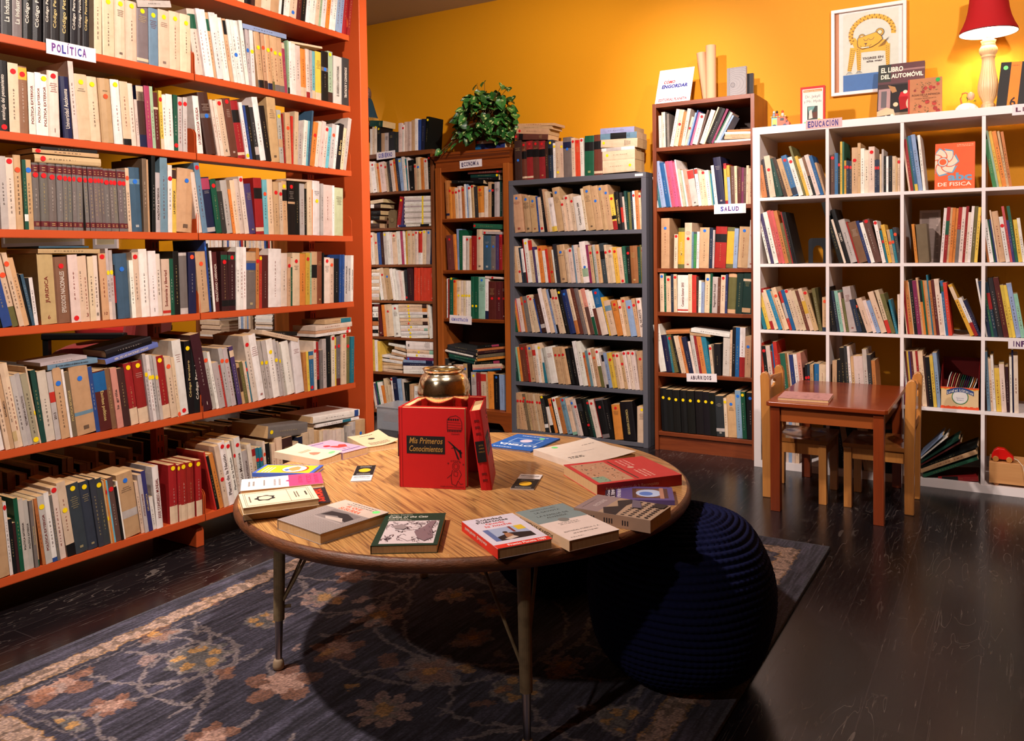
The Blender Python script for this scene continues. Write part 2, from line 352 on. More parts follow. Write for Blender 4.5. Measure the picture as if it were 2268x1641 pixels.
    o = bpy.data.objects.new('area_rug', me); C.objects.link(o)
    tag(o, 'worn navy and taupe floral area rug with a cream border strip under the round table', 'rug')
make_rug()
# ================================================================ shelving
def part(name, mb, mats, par, **k): return mb.build(name, mats, parent=par, **k)
# ---- orange steel case. local axes: x along the run, y into the case, z up
OX, OTH = -1.5309, .0226
orange = empty('steel_bookcase', (OX, 0, 0), math.pi/2-OTH, 'tall orange enamelled steel library bookcase with two bays, open through its middle', 'bookcase')
S0, S1, SW = -2.249, -1.387, .862
HZ = dict(A=2.2175, B=1.8788, C=1.5693, D=1.2554, E=.9392, F=.5452, G=.1362)
def oshelf(xa, xb, z, d=.25, back=False):
    b = MB()
    y0, y1 = (0, d) if not back else (.60-d, .60)
    b.box(xa+.002, xb-.002, y0+.002, y1, z-.004, z)
    yf = 0 if not back else .598
    b.box(xa+.002, xb-.002, yf, yf+.0025, z-.027, z+.0005)
    b.box(xa+.002, xb-.002, yf, yf+.012, z-.027, z-.0245)
    part('shelf', b, M_ORANGE, orange)
def bracket(x, z, back=False):
    pts = [(.004, -.026), (.004, .07)]
    for a in range(0, 100, 15): pts.append((.034-.03*math.cos(math.radians(a)), .07+.03*math.sin(math.radians(a))))
    pts += [(.25, .12), (.25, -.026)]
    if back: pts = [(.60-p[0], p[1]) for p in pts][::-1]
    part('shelf_bracket', MB().prism([(p[0], p[1]+z) for p in pts], x-.001, x+.001, axis='x'), M_ORANGE, orange)
for nm, z in HZ.items():
    for bay in (-1, 0, 1):
        xa = S0+(bay-1)*SW if bay < 1 else S0
        if bay == -1: xa = S0-2*SW
        elif bay == 0: xa = S0-SW
        else: xa = S0
        if bay == -1 and nm != 'G': continue
        oshelf(xa, xa+SW, z)
        if nm != 'A' or bay == 1: bracket(xa+SW-.004, z)
        if bay == 1: bracket(xa+.004, z)
    if nm in ('G',):
        for bay in (0, 1): oshelf(S0+(bay-1)*SW, S0+bay*SW, z, back=True)
for x in (S0-SW, S0, S1):
    b = MB(); b.box(x-.018, x+.018, .28, .32, 0, 2.62)
    zz = .3
    while zz < 2.5:
        for dx in (-.008, .008): b.box(x+dx-.002, x+dx+.002, .2795, .2805, zz, zz+.025, (.05, .02, .01), 1)
        zz += .05
    part('upright_post', b, [M_ORANGE, M_BLACK], orange)
    f = MB(); f.prism([(.035, .0), (.035, .075), (.25, .105), (.28, .105), (.28, 0)], x-.018, x+.018, axis='x')
    part('base_foot', f, M_ORANGE, orange, bevel=.003)
    part('floor_glide', MB().lathe([(.016, 0), (.016, .012)], x, .07, 12), M_BLACK, orange)
part('end_panel', MB().box(-1.285, -1.228, .03, .57, 0, 2.66), M_ORANGE, orange, bevel=.003)
part('top_beam', MB().box(S0-SW, -1.228, .03, .57, 2.62, 2.655), M_ORANGE, orange, bevel=.003)

def case(name, label, x0, x1, y0, d, h, t, shelves, sth, mside, mshelf, mback, back=True, top_over=0, plinth=0, bevel=.001, btm=None):
    e = empty(name, ((x0+x1)/2, y0, 0), 0, label, 'bookcase')
    W2 = (x1-x0)/2
    hs = h-sth[0] if top_over else h
    part('side_panel', MB().box(-W2, -W2+t, 0, d, 0, hs), mside, e, bevel=bevel)
    part('side_panel', MB().box(W2-t, W2, 0, d, 0, hs), mside, e, bevel=bevel)
    part('top_board', MB().box(-W2+(t if not top_over else 0), W2-(t if not top_over else 0), 0, d, h-sth[0]+.0003, h+.0003), mshelf, e, bevel=bevel)
    for z, th in shelves:
        part('shelf', MB().box(-W2+t, W2-t, .004, d-.008, z-th, z), mshelf, e, bevel=bevel)
    if back: part('back_panel', MB().box(-W2+.002, W2-.002, d-.006, d, .02, h-.004), mback, e)
    if plinth: part('plinth', MB().box(-W2+t, W2-t, .02, .035, 0, plinth), mshelf, e)
    return e
grey = case('steel_bookcase', 'dark grey steel bookcase packed with tan books, standing between wooden bookcases', -1.612, -.664, .131, .27, 1.634, .03,
     [(1.298, .024), (.977, .024), (.658, .024), (.339, .024), (.026, .024)], (.032,), M_GREY, M_GREY, M_GREYB, top_over=1)
part('paper_tag', MB().box(.425-.02, .465-.01, -.0015, -.0002, 1.612, 1.626, PAL['w']), M_SIGN, grey)
case('wooden_bookcase', 'tall brown laminate bookcase with the SALUD and ABURRIDOS signs', -.617, -.022, .122, .28, 2.022, .022,
     [(1.768, .022), (1.42, .022), (1.066, .022), (.812, .022), (.458, .022), (.11, .022)], (.024,), M_BROWN, M_BROWNX, M_BACK, plinth=.09)
gob = case('wooden_bookcase', 'walnut board bookcase with the GOBIERNO sign, beside the orange case', -3.097, -2.230, .150, .255, 1.888, .022,
     [(1.615, .018), (1.360, .018), (1.0995, .018), (.845, .018), (.584, .018), (.330, .018), (.055, .022)], (.03,), M_GOB, M_GOBX, M_GOB, top_over=1)
far = case('wooden_bookcase', 'wooden bookcase holding flat cream book stacks, seen through the gap of the orange case', -4.66, -3.72, .10, .30, 1.5, .02,
     [(1.2, .018), (.9, .018), (.52, .018), (.066, .018)], (.03,), M_GOB, M_GOBX, M_GOB, top_over=1)
part('divider_panel', MB().box(.0, .02, .004, .29, .066, .5), M_GOB, far)
# ---- ornate wooden case with a cornice
eco = empty('wooden_bookcase', (-1.909, .150, 0), 0, 'varnished wooden bookcase with a moulded cornice and the ECONOMÍA sign', 'bookcase')
for s in (-1, 1):
    part('side_panel', MB().box(s*.278-.018, s*.278+.018, .0005, .25, .0, 1.752), M_ECON, eco, bevel=.001)
    x = s*.272; part('stile', MB().box(x-.024, x+.024, -.012, .0, .02, 1.753), M_ECON, eco, bevel=.003)
cor = MB(); prof = [(-.001, 1.745), (-.001, 1.777), (-.010, 1.785), (-.012, 1.797), (-.026, 1.812), (-.028, 1.820), (-.034, 1.824), (-.034, 1.841), (.30, 1.841), (.30, 1.745)]
n = len(prof)
def cx(y): return .296+max(0, -y)*.6
vs = [(-cx(y)+0, y, z) for y, z in prof]+[(cx(y), y, z) for y, z in prof]; vs = [(x_, min(y_, .255), z_+.008) for x_, y_, z_ in vs]
cor.add(vs, [tuple(range(n)), tuple(range(2*n-1, n-1, -1))]+[(i, n+i, n+(i+1) % n, (i+1) % n) for i in range(n)])
part('cornice', cor, M_ECONX, eco)
part('frieze_rail', MB().box(-.248, .248, -.006, .004, 1.722, 1.7525), M_ECONX, eco, bevel=.002)
for z in (1.408, 1.059, .733, .134):
    b = MB().box(-.26, .26, .006, .242, z-.024, z)
    for q in (.006, .012, .018): b.box(-.242, .242, .001, .006, z-q-.0035, z-q)
    part('shelf', b, M_ECONX, eco)
part('back_panel', MB().box(-.262, .262, .243, .249, .02, 1.752), M_BACK, eco)
# scalloped base rail
pts = [(-.296, .13), (-.296, 0), (-.24, 0), (-.225, .03), (-.20, .05), (-.16, .050), (.16, .050), (.20, .05), (.225, .03), (.24, 0), (.296, 0), (.296, .13)]
part('base_rail', MB().prism(pts, -.02, .0, axis='y'), M_ECONX, eco, bevel=.003)

# ---- white cube shelving
white = empty('cube_shelf', (0, 0, 0), 0, 'large white cube shelving unit filled with paperbacks, with the EDUCACIÓN sign', 'bookcase')
PT = .038; DT = .016; CW = .335; UW = 5*CW+4*DT+2*PT
for x in (0, UW-PT): part('side_panel', MB().box(x, x+PT, 0, .39, 0, 1.815), M_WHITE, white, bevel=.001)
part('bottom_board', MB().box(PT, UW-PT, 0, .39, 0, .038), M_WHITE, white)
part('top_board', MB().box(0, UW, -.0005, .39, 1.777, 1.8153), M_WHITE, white, bevel=.001)
COLX = [PT+i*(CW+DT) for i in range(5)]
ROWZ = [1.442, 1.091, .740, .389, .038]
for z in ROWZ[:4]: part('shelf', MB().box(PT, UW-PT, .001, .389, z-DT, z), M_WHITE, white)
for i in range(1, 5):
    for r in range(5):
        z0 = ROWZ[r]; x = COLX[i]-DT
        part('divider_panel', MB().box(x, x+DT, .0015, .388, z0, z0+CW), M_WHITE, white)
# ---- shelf contents: (row, plane, shelf height, "start mm, base width mm, height mm, lean deg, colour, marks")
ROWS=[
('A1','o',2.2175,'-2030,33,200,2.9,c -1997,34,220,2.9,k -1963,19,220,2.9,u -1944,35,190,4.6,t -1909,50,210,5.4,c -1859,46,230,5.4,t -1812,13,210,7.3,w -1799,11,200,7.3,k -1789,13,200,7.3,w -1776,19,210,7.3,w -1757,42,200,7.3,c,b12 -1715,27,200,7.3,m -1688,29,220,7.3,k -1659,23,220,8.3,w -1636,31,230,8.3,w -1605,23,230,8.3,c -1582,12,210,8.3,G -1570,29,220,8.3,w -1541,24,230,8.3,o -1517,18,220,8.3,w -1499,21,220,8.3,w -1478,27,230,8.3,h -1450,20,230,8.3,h -1431,33,230,8.3,r -1398,19,240,8.3,r'),
('B0','o',1.8788,'-2977,22,270,1.1,E *-2954,34,270,1.1,E,^La_Industria_Petrolera *-2921,30,265,1.4,e,^La_Industria_Petrolera *-2890,31,280,1.7,k,^Código_Petrolero *-2860,36,280,1.7,k,^Código_Petrolero *-2824,24,280,1.7,k,^Código_Petrolero *-2800,29,280,1.7,k,^Código_Petrolero *-2771,36,280,1.7,k,^Código_Petrolero *-2735,26,280,1.7,k,^Código_Petrolero *-2709,21,280,1.7,k,^Código_Petrolero *-2688,23,280,1.7,k,^Código_Petrolero *-2651,28,262,1.4,c *-2616,45,211,0.8,c,y92 *-2571,41,214,0.8,c,y92 *-2530,45,217,0.8,c,y92 *-2485,47,215,0.8,e,y90,:4-9:c *-2438,39,214,0.8,s2,y88 *-2399,48,218,0.8,c,y88 *-2352,47,223,0.8,c,y88 *-2305,49,224,0.8,c,y85'),
('B1','o',1.8788,'*-2234,36,254,-8.3,i,:70-92:g -2197,17,262,-8.3,w *-2180,25,263,-8.3,w -2154,15,258,-8.3,t,:72-90:g *-2139,31,261,-8.3,w,:70-95:w -2109,14,261,-8.3,w *-2095,23,252,-8.3,w -2072,15,253,-8.3,t,:75-97:k -2057,17,253,-8.3,w -2039,19,255,-8.3,w,b45 *-2021,21,257,-7.8,w -1999,17,263,-6.7,w -1982,15,236,-3.6,l,b62 -1967,19,233,-2.6,w,y62 *-1929,31,234,-5.6,t,y72,:0-14:k -1898,19,235,-4.5,t,o74,:0-15:u *-1879,27,234,-4.0,t,y72,:0-12:n -1852,12,236,-3.9,t,o74,:0-17:a *-1840,28,235,-3.9,t,y70,:0-12:e -1812,26,235,-3.9,t,y70,:0-12:e -1785,15,220,-3.9,P,:88-99:c -1770,10,234,-0.6,G,:0-12:k -1761,16,232,-0.6,w -1745,22,227,-0.6,w -1723,30,224,-0.6,i -1693,31,215,-0.6,o,:0-20:c -1662,21,219,-0.6,i,:0-12:r -1641,15,218,0.8,l -1626,17,218,0.9,q,:0-18:c *-1608,36,221,0.9,y,:0-15:c *-1572,44,230,0.9,k,b64,:60-68:e -1528,32,239,0.9,G,y94,:0-20:u *-1496,55,223,1.6,l,^EL_DESARROLLO_CONSTITUCIONAL *-1441,49,226,1.6,E,^TRATADOS_Y_CONVENIOS'),
('C0','o',1.5693,'-2995,26,232,-0.3,k *-2969,32,226,-0.3,k,r6,^antología_del_pensamiento *-2937,32,223,-0.3,c,r88 *-2905,29,219,-0.3,t3,r88,:80-98:y3 *-2876,22,204,-0.3,w,^POLÍTICA_EXTERIOR *-2854,20,207,-0.3,w,^POLÍTICA_EXTERIOR *-2834,23,205,-0.3,w,y93,^POLÍTICA_EXTERIOR *-2811,38,222,-0.3,i,r92,#1 *-2763,32,209,-3.0,n,^Universidad_Autónoma *-2731,18,265,-3.0,i *-2713,44,226,-3.0,c,y88 *-2669,42,226,-3.0,c,y88 *-2627,45,227,-3.0,t,o72 *-2582,34,230,-3.0,w,y92 *-2548,32,229,-3.0,c,:0-10:k *-2517,22,227,-3.0,i -2494,12,172,-3.0,i *-2483,29,226,-3.0,n,:20-90:u,:75-99:c *-2454,22,229,-2.6,P -2432,13,230,-2.5,G *-2419,19,210,-2.5,m,:70-74:c -2399,14,220,-1.9,y,r85,:0-18:c -2386,17,207,-1.6,w *-2369,27,213,-1.0,w -2342,18,215,0.1,g,r10 -2324,19,210,0.8,l,r88 -2305,19,211,1.1,l,r88'),  # the yellow-headed book's brown body is shadow put into a yellow spine's colour
('C1','o',1.5693,'*-2238,27,225,-4.8,w,^LA_DEMOCRACIA_VIGILADA *-2194,49,245,-9.1,u,b62,:59-66:e -2144,13,224,-9.1,i -2131,16,221,-9.1,i *-2115,35,229,-9.1,c,r93,#4 *-2080,37,239,-8.8,u2,r94 *-2043,43,235,-8.8,r,:62-84:k,:5-10:c -2000,17,235,-8.8,w,y6 -1982,11,225,-8.8,b -1972,21,226,-8.8,k -1951,21,222,-8.8,E,:10-25:l *-1930,30,267,-8.8,w *-1900,29,235,-8.8,k *-1870,49,278,-4.2,t -1821,24,231,-3.6,l,y88,:30-45:t -1798,10,217,-2.6,r *-1787,30,225,-1.1,t,o70 -1757,11,214,0.9,R -1747,24,237,2.9,c -1723,25,199,4.0,l -1697,23,206,5.5,w -1674,12,207,5.5,q -1661,10,257,7.3,s -1651,29,206,8.6,o,r70 -1623,22,213,8.6,i -1601,24,216,8.6,i -1576,24,197,8.6,i,r92 -1553,19,195,8.6,q -1534,29,212,8.6,l,o75 -1505,17,212,8.6,w -1488,27,219,8.6,k,^El_libro -1461,20,203,8.6,c -1440,23,256,10.3,l'),
('D0','o',1.2554,'-2995,25,223,-1.2,e *-2970,23,234,-1.2,l *-2947,23,231,-1.2,i,r95 *-2924,24,242,-1.2,t,o80 *-2900,12,228,-1.2,g,:12-22:w *-2888,19,230,-1.2,t,b85 *-2869,23,222,-0.6,e,r82,M *-2846,27,224,-0.5,e,r81,M *-2819,28,223,-0.3,e,r80,M *-2791,22,223,-0.2,e,r80,M *-2770,15,224,-0.1,e,r79,M *-2754,14,223,0.0,e,r79,M -2740,13,224,0.0,e,r79,M *-2728,23,223,0.4,e,r79,M -2694,14,223,-1.9,e,r79,M *-2679,18,223,-1.9,e,r79,M -2662,14,223,-1.9,e,r79,M -2647,12,224,-1.9,e,r79,M -2636,12,224,-1.9,e,r79,M *-2624,21,222,-1.9,e,r78,M -2603,14,223,-1.9,e,r78,M *-2589,16,223,-1.9,e,r78,M *-2573,19,223,-1.9,e,r78,M -2554,16,223,-1.9,e,r78,M -2538,14,232,-1.9,c,o84 *-2524,46,236,-1.7,s,b78,:74-82:s2 *-2478,18,272,-0.3,T -2459,8,270,-0.3,t *-2446,15,286,0.9,k *-2431,21,224,0.9,l,^POLÍTICA_EXTERIOR *-2410,31,283,0.9,s2 *-2379,18,257,1.2,w,r80 *-2361,19,243,1.2,y,^LA_DEPENDENCIA,:85-99:u *-2343,73,248,3.5,t,b81'),
('D1','o',1.2554,'*-2247,22,239,-7.1,i *-2225,24,278,-7.1,s2,r93 *-2201,39,223,-7.1,n,:78-98:P,:2-10:l *-2162,27,217,-7.1,g,r88 -2135,24,171,-7.1,E *-2112,32,217,-7.1,l -2080,13,182,-7.1,o -2067,23,220,-7.1,c *-2043,25,227,-6.9,i -2018,22,240,-6.9,i,r94 *-1996,35,211,-6.5,v *-1961,43,239,-2.5,r,:63-82:k,:5-12:c -1918,25,234,-1.4,q,o74 *-1893,31,238,-1.4,c *-1862,29,228,-1.0,t,r80 -1833,18,228,-1.0,c,r78 *-1815,29,236,-1.0,t,y90,:63-84:k *-1787,41,237,0.3,k,r90,:58-62:t -1746,25,235,0.8,k -1720,28,231,0.8,l -1693,17,211,0.8,k *-1676,30,250,0.9,c -1646,7,210,1.6,o *-1638,45,250,1.6,w,y63 -1593,16,240,1.6,l *-1577,61,236,1.6,i -1516,12,236,1.6,w *-1504,57,227,1.6,G2'),
('E0','o',0.9392,'-3021,22,261,-11.6,t *-2999,24,205,-11.6,k *-2976,30,216,-11.6,b,:80-99:p *-2946,19,267,-11.6,c,o64,:0-25:a *-2927,16,244,-11.6,c,o85 *-2911,18,227,-11.6,t -2893,5,177,-11.6,k -2888,10,173,-11.0,s -2877,12,159,-5.8,w *-2854,52,237,-2.4,t2,^JURIDICA,#6 *-2802,47,226,-2.4,t3,r86,^EPISODIOS_NACIONALES *-2755,34,233,-2.4,i,r6 *-2722,17,228,-2.4,c *-2705,15,230,-2.4,c,#3 *-2690,21,227,-1.9,c *-2669,17,230,-1.7,i,#8 *-2646,27,237,-2.6,t,r95,#10 -2619,11,255,-2.6,l,y66,:0-25:i -2608,13,249,-2.3,l,y68 -2595,8,196,-2.3,k,:30-80:r *-2587,53,236,-2.3,s,b76 -2534,16,212,-2.3,w *-2518,25,241,-2.3,c,r93 *-2493,34,253,-1.7,w *-2459,32,246,-1.7,w,#1 *-2428,19,235,-1.6,i *-2409,34,215,-0.9,c,^Soberanía_y_libertad,:4-9:R -2375,18,216,-0.8,g *-2357,25,245,-0.8,k *-2332,36,239,-0.8,l,:10-95:e *-2296,34,241,0.5,n,o92'),
('E1','o',0.9392,'*-2248,46,242,-3.8,t,o80 -2201,9,290,-3.8,b,b88 -2193,11,276,-3.8,k -2182,9,246,-3.5,w *-2173,25,241,-2.6,m,^VENUSTIANO_CARRANZA *-2142,33,244,0.0,m2,r82,:86-94:g,:8-18:k *-2109,36,242,1.1,m2,r90,:86-94:g,:8-18:k -2073,17,262,1.1,w -2056,17,262,1.1,w -2039,17,261,1.1,w *-2020,50,242,1.6,e,:68-80:b,:84-99:t -1970,17,258,1.6,t4,r78 -1953,14,225,1.6,R,y95 *-1939,33,227,1.6,m *-1906,71,254,1.6,w *-1835,34,235,1.6,i,:70-98:i -1801,17,218,1.6,t,r82 -1784,11,216,1.6,g,:80-99:c *-1772,44,236,1.6,c,r84 *-1728,33,231,1.6,o -1695,25,236,1.6,y2,r88 -1670,11,236,1.6,G *-1658,36,241,1.6,t,:50-75:k *-1623,35,241,1.6,u4 -1588,9,236,1.6,k -1578,36,214,1.6,i,r92 -1543,30,210,1.6,c,o85 -1513,34,208,1.6,k -1479,14,227,2.3,b -1465,14,227,2.3,b -1451,23,223,2.4,l,^POLÍTICA_EXTERIOR -1428,19,223,2.4,l,^POLÍTICA_EXTERIOR -1409,17,223,2.4,w,^POLÍTICA_EXTERIOR'),
('F0','o',0.5452,'-3038,22,263,-8.7,r -3017,14,274,-8.7,w *-3003,23,240,-8.7,w *-2980,14,271,-8.7,c,o88 *-2966,13,281,-8.7,t,^INOVA-MEXICO *-2952,13,282,-8.7,c,:8-20:t2 *-2940,15,283,-8.7,c *-2925,16,239,-8.7,l *-2909,16,244,-8.7,l,^TESTIMONIO_POLÍTICO *-2893,21,241,-8.7,l2,y6 -2872,5,263,-8.7,c,y40 *-2867,17,248,-7.3,g2 *-2850,30,241,-6.3,i *-2820,18,236,-6.3,l,:55-70:R,^2013 *-2802,29,246,-6.3,t,b78 -2773,8,239,-6.3,w *-2766,19,228,-6.3,T,^POLÍTICA_EXTERIOR *-2746,67,246,-6.3,t,b80,:28-33:s2 *-2680,15,236,-6.3,b *-2665,45,216,-6.3,m,:66-98:b2,vEscritos_políticos *-2620,18,222,-6.3,t3 *-2602,24,221,-6.3,p,^la_grilla *-2578,33,215,-6.3,u *-2546,33,230,-6.3,r,y93,:0-27:c *-2512,40,233,-6.3,r,y93,:0-25:c -2473,13,258,-6.3,l,y70 -2460,13,254,-6.3,w,y66 -2447,16,252,-6.3,l,y66 -2431,13,248,-6.3,l,y66 *-2418,33,243,-6.3,r,y93,:0-22:c *-2385,27,237,-6.3,c,o84 -2358,14,232,-6.3,c,o4 *-2344,39,296,-5.8,w,r6 *-2305,27,288,-2.9,k,y90,^Código_Petrolero *-2278,32,288,-2.4,k,y92,^Código_Petrolero'),
('F1','o',0.5452,'*-2242,44,314,-10.0,m2,#1 -2198,19,240,-10.0,l,o85 -2179,13,238,-10.0,w *-2166,28,191,-10.0,l -2138,11,178,-10.0,R -2127,20,248,-9.9,l,o78 *-2107,23,245,-9.8,l,o78 -2084,10,241,-9.8,k -2074,21,249,-9.8,v,:82-93:c -2053,13,174,-9.8,t,:30-90:u -2039,18,180,-9.8,a -2021,12,176,-9.5,c -2009,12,177,-9.5,s3,r80 *-1998,29,287,-9.5,i,r86 *-1969,43,287,-9.5,w -1926,16,259,-9.5,l,y62 -1910,22,257,-9.1,l,y62 *-1888,35,259,-8.6,w,y78 -1853,20,255,-8.5,l,y64 -1833,10,247,-8.5,l,y64 -1823,14,233,-8.5,l *-1810,50,241,-8.5,w *-1760,50,244,-6.1,w -1710,18,181,-2.8,t4 -1692,14,182,-2.8,y -1678,27,180,-0.7,b3,r8,:80-90:t -1651,15,225,-0.7,i,r80 -1636,21,220,-0.7,r,:0-20:k -1615,18,180,0.1,e -1597,24,229,0.1,l -1574,32,239,0.1,k -1541,22,241,0.8,i,r94 -1519,11,230,0.8,y,r80 -1508,27,233,1.6,e,r80,:0-14:m -1481,34,241,1.6,c,r96 -1448,28,225,1.6,a,r80 -1420,23,224,2.4,s3'),
('G0','o',0.1362,'*-3037,59,258,-3.9,t,b84 -2978,10,244,-3.9,w,r92 -2968,12,184,-3.9,k -2955,9,168,-3.9,m2 *-2946,13,247,-3.9,g *-2933,16,240,-3.9,l,^POLÍTICA_EXTERIOR *-2917,15,233,-3.9,l,^POLÍTICA_EXTERIOR -2901,11,228,-3.9,e,^POLÍTICA_EXTERIOR -2891,7,230,-3.9,t,:0-10:g -2876,10,231,-5.9,t4 *-2866,22,235,-5.9,l,y84,^POLÍTICA_EXTERIOR *-2844,17,242,-5.9,w,:0-6:b -2828,10,230,-5.9,e *-2818,22,252,-5.9,i,r96 *-2792,30,264,-6.9,c,y62,:0-16:k *-2762,42,249,-6.9,E2,y93 *-2719,37,247,-6.9,E2,y92 *-2682,22,249,-6.9,E2 *-2660,22,246,-6.9,E2,y90 -2638,6,234,-6.9,t,y40 -2632,6,239,-6.9,o,r80 -2626,6,233,-6.9,q *-2620,23,239,-6.9,u3,r82 -2598,9,203,-6.9,k -2589,7,221,-6.9,w *-2582,63,240,-6.9,t,b88,:30-42:l -2518,12,201,-6.9,c -2506,15,224,-6.9,l,^POLÍTICA_EXTERIOR *-2491,18,234,-6.9,v2,^DIPLOMÁTICA -2473,17,128,-6.9,w *-2456,26,239,-3.9,w,^XXXI_CONGRESO_MUNDIAL *-2398,35,228,-0.9,r,y94,:0-30:c -2363,11,222,-0.6,r,y94,:0-30:c *-2352,28,224,-0.6,r,y94,:0-28:c *-2324,35,222,-0.5,r,y95,:0-28:c *-2286,27,222,-0.3,r,y93,:0-28:c'),
('G1','o',0.1362,'-2196,7,252,-11.6,R -2189,14,231,-11.6,k *-2175,22,237,-11.6,o *-2153,23,263,-9.9,c,r45 *-2129,33,272,-9.9,w,r93,^Planes_de_la_Nación *-2097,22,268,-9.9,w,r93,^Planes_de_la_Nación -2075,12,270,-8.1,i,r75 -2063,30,276,-7.8,w,r88,^Nación_Mexicana -2033,24,214,-7.8,l,^POLÍTICA_EXTERIOR -2009,21,236,-6.7,i -1988,18,219,-6.7,c,:82-96:r -1970,18,211,-6.7,s3,r75 -1951,15,210,-6.7,s3,r75 -1936,12,232,-4.5,i,o75 -1924,22,218,-3.3,k -1892,20,212,-3.5,c -1872,31,231,-1.9,c -1841,59,222,-1.9,u -1782,34,192,-1.9,c,r60 -1748,27,211,-1.9,n -1721,34,222,-1.9,c -1687,31,236,-1.2,c -1655,32,219,-1.2,t,y60 -1623,22,213,-0.6,c -1602,22,214,-0.6,i -1580,22,210,-0.6,i -1558,22,206,-0.6,i -1536,22,202,-0.6,i -1513,26,203,-0.6,i -1487,27,198,-0.6,i -1443,18,205,1.6,l -1425,35,218,1.6,l -1390,64,218,1.6,t,b70'),
('gT',0.155,1.889,'-2799,22,184,1.2,w -2776,24,197,1.2,c -2753,22,195,1.2,i,y98 -2731,36,192,1.2,k,y92 -2695,32,145,1.2,t -2663,41,144,1.2,l -2622,43,148,1.2,E -2578,46,143,1.2,E -2533,31,201,1.2,i -2501,16,186,1.2,w,r88 -2486,36,205,1.2,i -2450,32,203,1.2,i -2418,29,211,1.2,t -2389,25,218,1.2,w -2364,23,211,1.2,b -2341,30,212,2.9,n -2310,28,224,5.2,k,y90'),
('g1',0.155,1.615,'-2801,29,227,-6.9,i,r90 -2773,42,222,-6.9,w,r90 -2731,19,210,-6.9,c -2712,17,208,-6.9,o,r85 -2695,48,215,-6.9,i,r88 -2647,19,209,-6.9,c,r85 -2628,16,187,-6.9,T -2612,20,219,-6.9,E -2592,26,222,-6.9,i,r86 -2566,27,231,-6.9,o,r88 -2539,21,234,-6.9,n2 -2517,28,230,-6.9,h,y92 -2489,26,242,-5.3,w -2464,9,225,-5.3,s3,r75 -2455,18,232,-3.9,w -2437,40,210,-3.9,k -2397,18,183,-1.8,t,r90 -2379,39,226,-1.8,c,b70 -2340,29,220,-1.8,o -2311,34,212,-1.8,i,r92 -2277,27,241,-1.8,k,r88'),
('g3',0.155,1.0995,'-2799,33,232,-3.5,i,r88 -2766,32,224,-3.5,c,r70 -2734,32,230,-3.5,b -2703,25,229,-3.5,m2 -2677,30,232,-3.5,l,y92 -2647,27,232,-3.5,w -2621,23,230,-3.5,w -2598,39,227,-3.5,c,r90 -2558,34,234,-3.5,w -2524,25,235,-3.5,P -2499,14,236,-3.5,w -2485,18,237,-0.3,y2 -2467,32,237,-0.3,c,o88 -2435,32,236,-0.3,c,o88 -2403,27,234,-0.3,i,r94 -2376,35,232,1.2,w,:35-98:R,y96 -2341,29,236,1.2,c,y95 -2312,32,237,2.7,l,b92 -2280,33,220,5.2,n'),
('g4',0.155,0.845,'-2733,11,217,-8.8,g -2722,34,227,-8.8,w,b90 -2689,29,233,-8.8,c,r78 -2659,50,232,-8.8,t,b72 -2609,28,227,-8.8,w -2580,24,225,-8.8,w -2556,25,214,-7.9,w -2531,26,209,-7.9,i -2505,14,203,-7.9,w -2491,19,218,-2.6,E,r10 -2471,51,237,-2.6,m2 -2420,26,233,1.2,R2 -2394,25,233,1.2,R2 -2369,28,234,1.2,R2 -2341,29,234,1.2,R2 -2312,34,234,1.2,R2 -2278,35,234,1.2,R2'),
('g5',0.155,0.584,'-2745,49,238,-11.4,m -2697,22,228,-5.1,o -2674,68,230,-5.1,c,r78 -2606,64,230,-5.1,w,r88 -2291,46,238,-10.6,w'),
('g6',0.155,0.33,'-2802,19,230,-0.9,y2 -2783,26,227,-0.9,w -2757,24,218,-0.9,y'),
('g7',0.155,0.055,'-2791,23,192,-11.5,i,r80 -2768,20,187,-11.5,v -2748,17,202,-11.5,g -2731,30,198,-11.5,w -2700,24,176,-11.5,o -2676,19,228,-9.6,c -2657,19,181,-7.1,c,:10-30:s3 -2638,24,179,-7.1,c,:10-30:s3 -2614,15,237,-7.1,w,r95 -2599,37,244,-7.1,n -2561,34,233,-7.1,h -2528,24,233,-5.6,l -2504,33,211,-5.6,k -2471,33,200,-1.1,t -2437,50,190,1.2,w -2388,33,220,1.2,i -2355,49,209,1.2,c'),
('e1',0.165,1.408,'-2138,29,260,-2.2,t4,:8-14:n -2109,22,214,-2.2,o,r88 -2087,26,213,-2.2,o,r82 -2060,22,207,-2.2,c,r85 -2039,32,217,-2.2,i,r85 -2006,27,211,-2.2,t4,r90 -1979,12,227,-2.2,w -1967,18,226,-2.2,h -1950,25,211,-2.2,w,r94 -1925,22,219,-2.2,t,r95 -1903,29,207,-2.2,E -1874,46,208,-2.2,o,r88,:0-15:c -1827,29,203,0.2,i -1799,26,231,0.9,t,b75 -1773,20,218,0.9,k,r80 -1752,43,229,0.9,l -1709,22,232,0.9,g2 -1687,26,220,0.9,l,r78'),
('e2',0.165,1.059,'-2131,56,236,-3.2,u2,r88 -2075,23,243,-3.2,o -2052,18,278,-1.4,h -2034,26,270,-0.2,g -2008,23,231,0.9,w -1986,30,223,0.9,l,r92 -1956,19,211,0.9,t4 -1937,33,229,0.9,r *-1904,59,271,0.9,c,r78 *-1845,62,229,0.9,s,b68 -1783,35,226,0.9,e,b68 -1748,28,230,0.9,v -1719,28,233,0.9,r,r96 -1691,11,167,0.9,o -1680,16,162,0.9,e'),
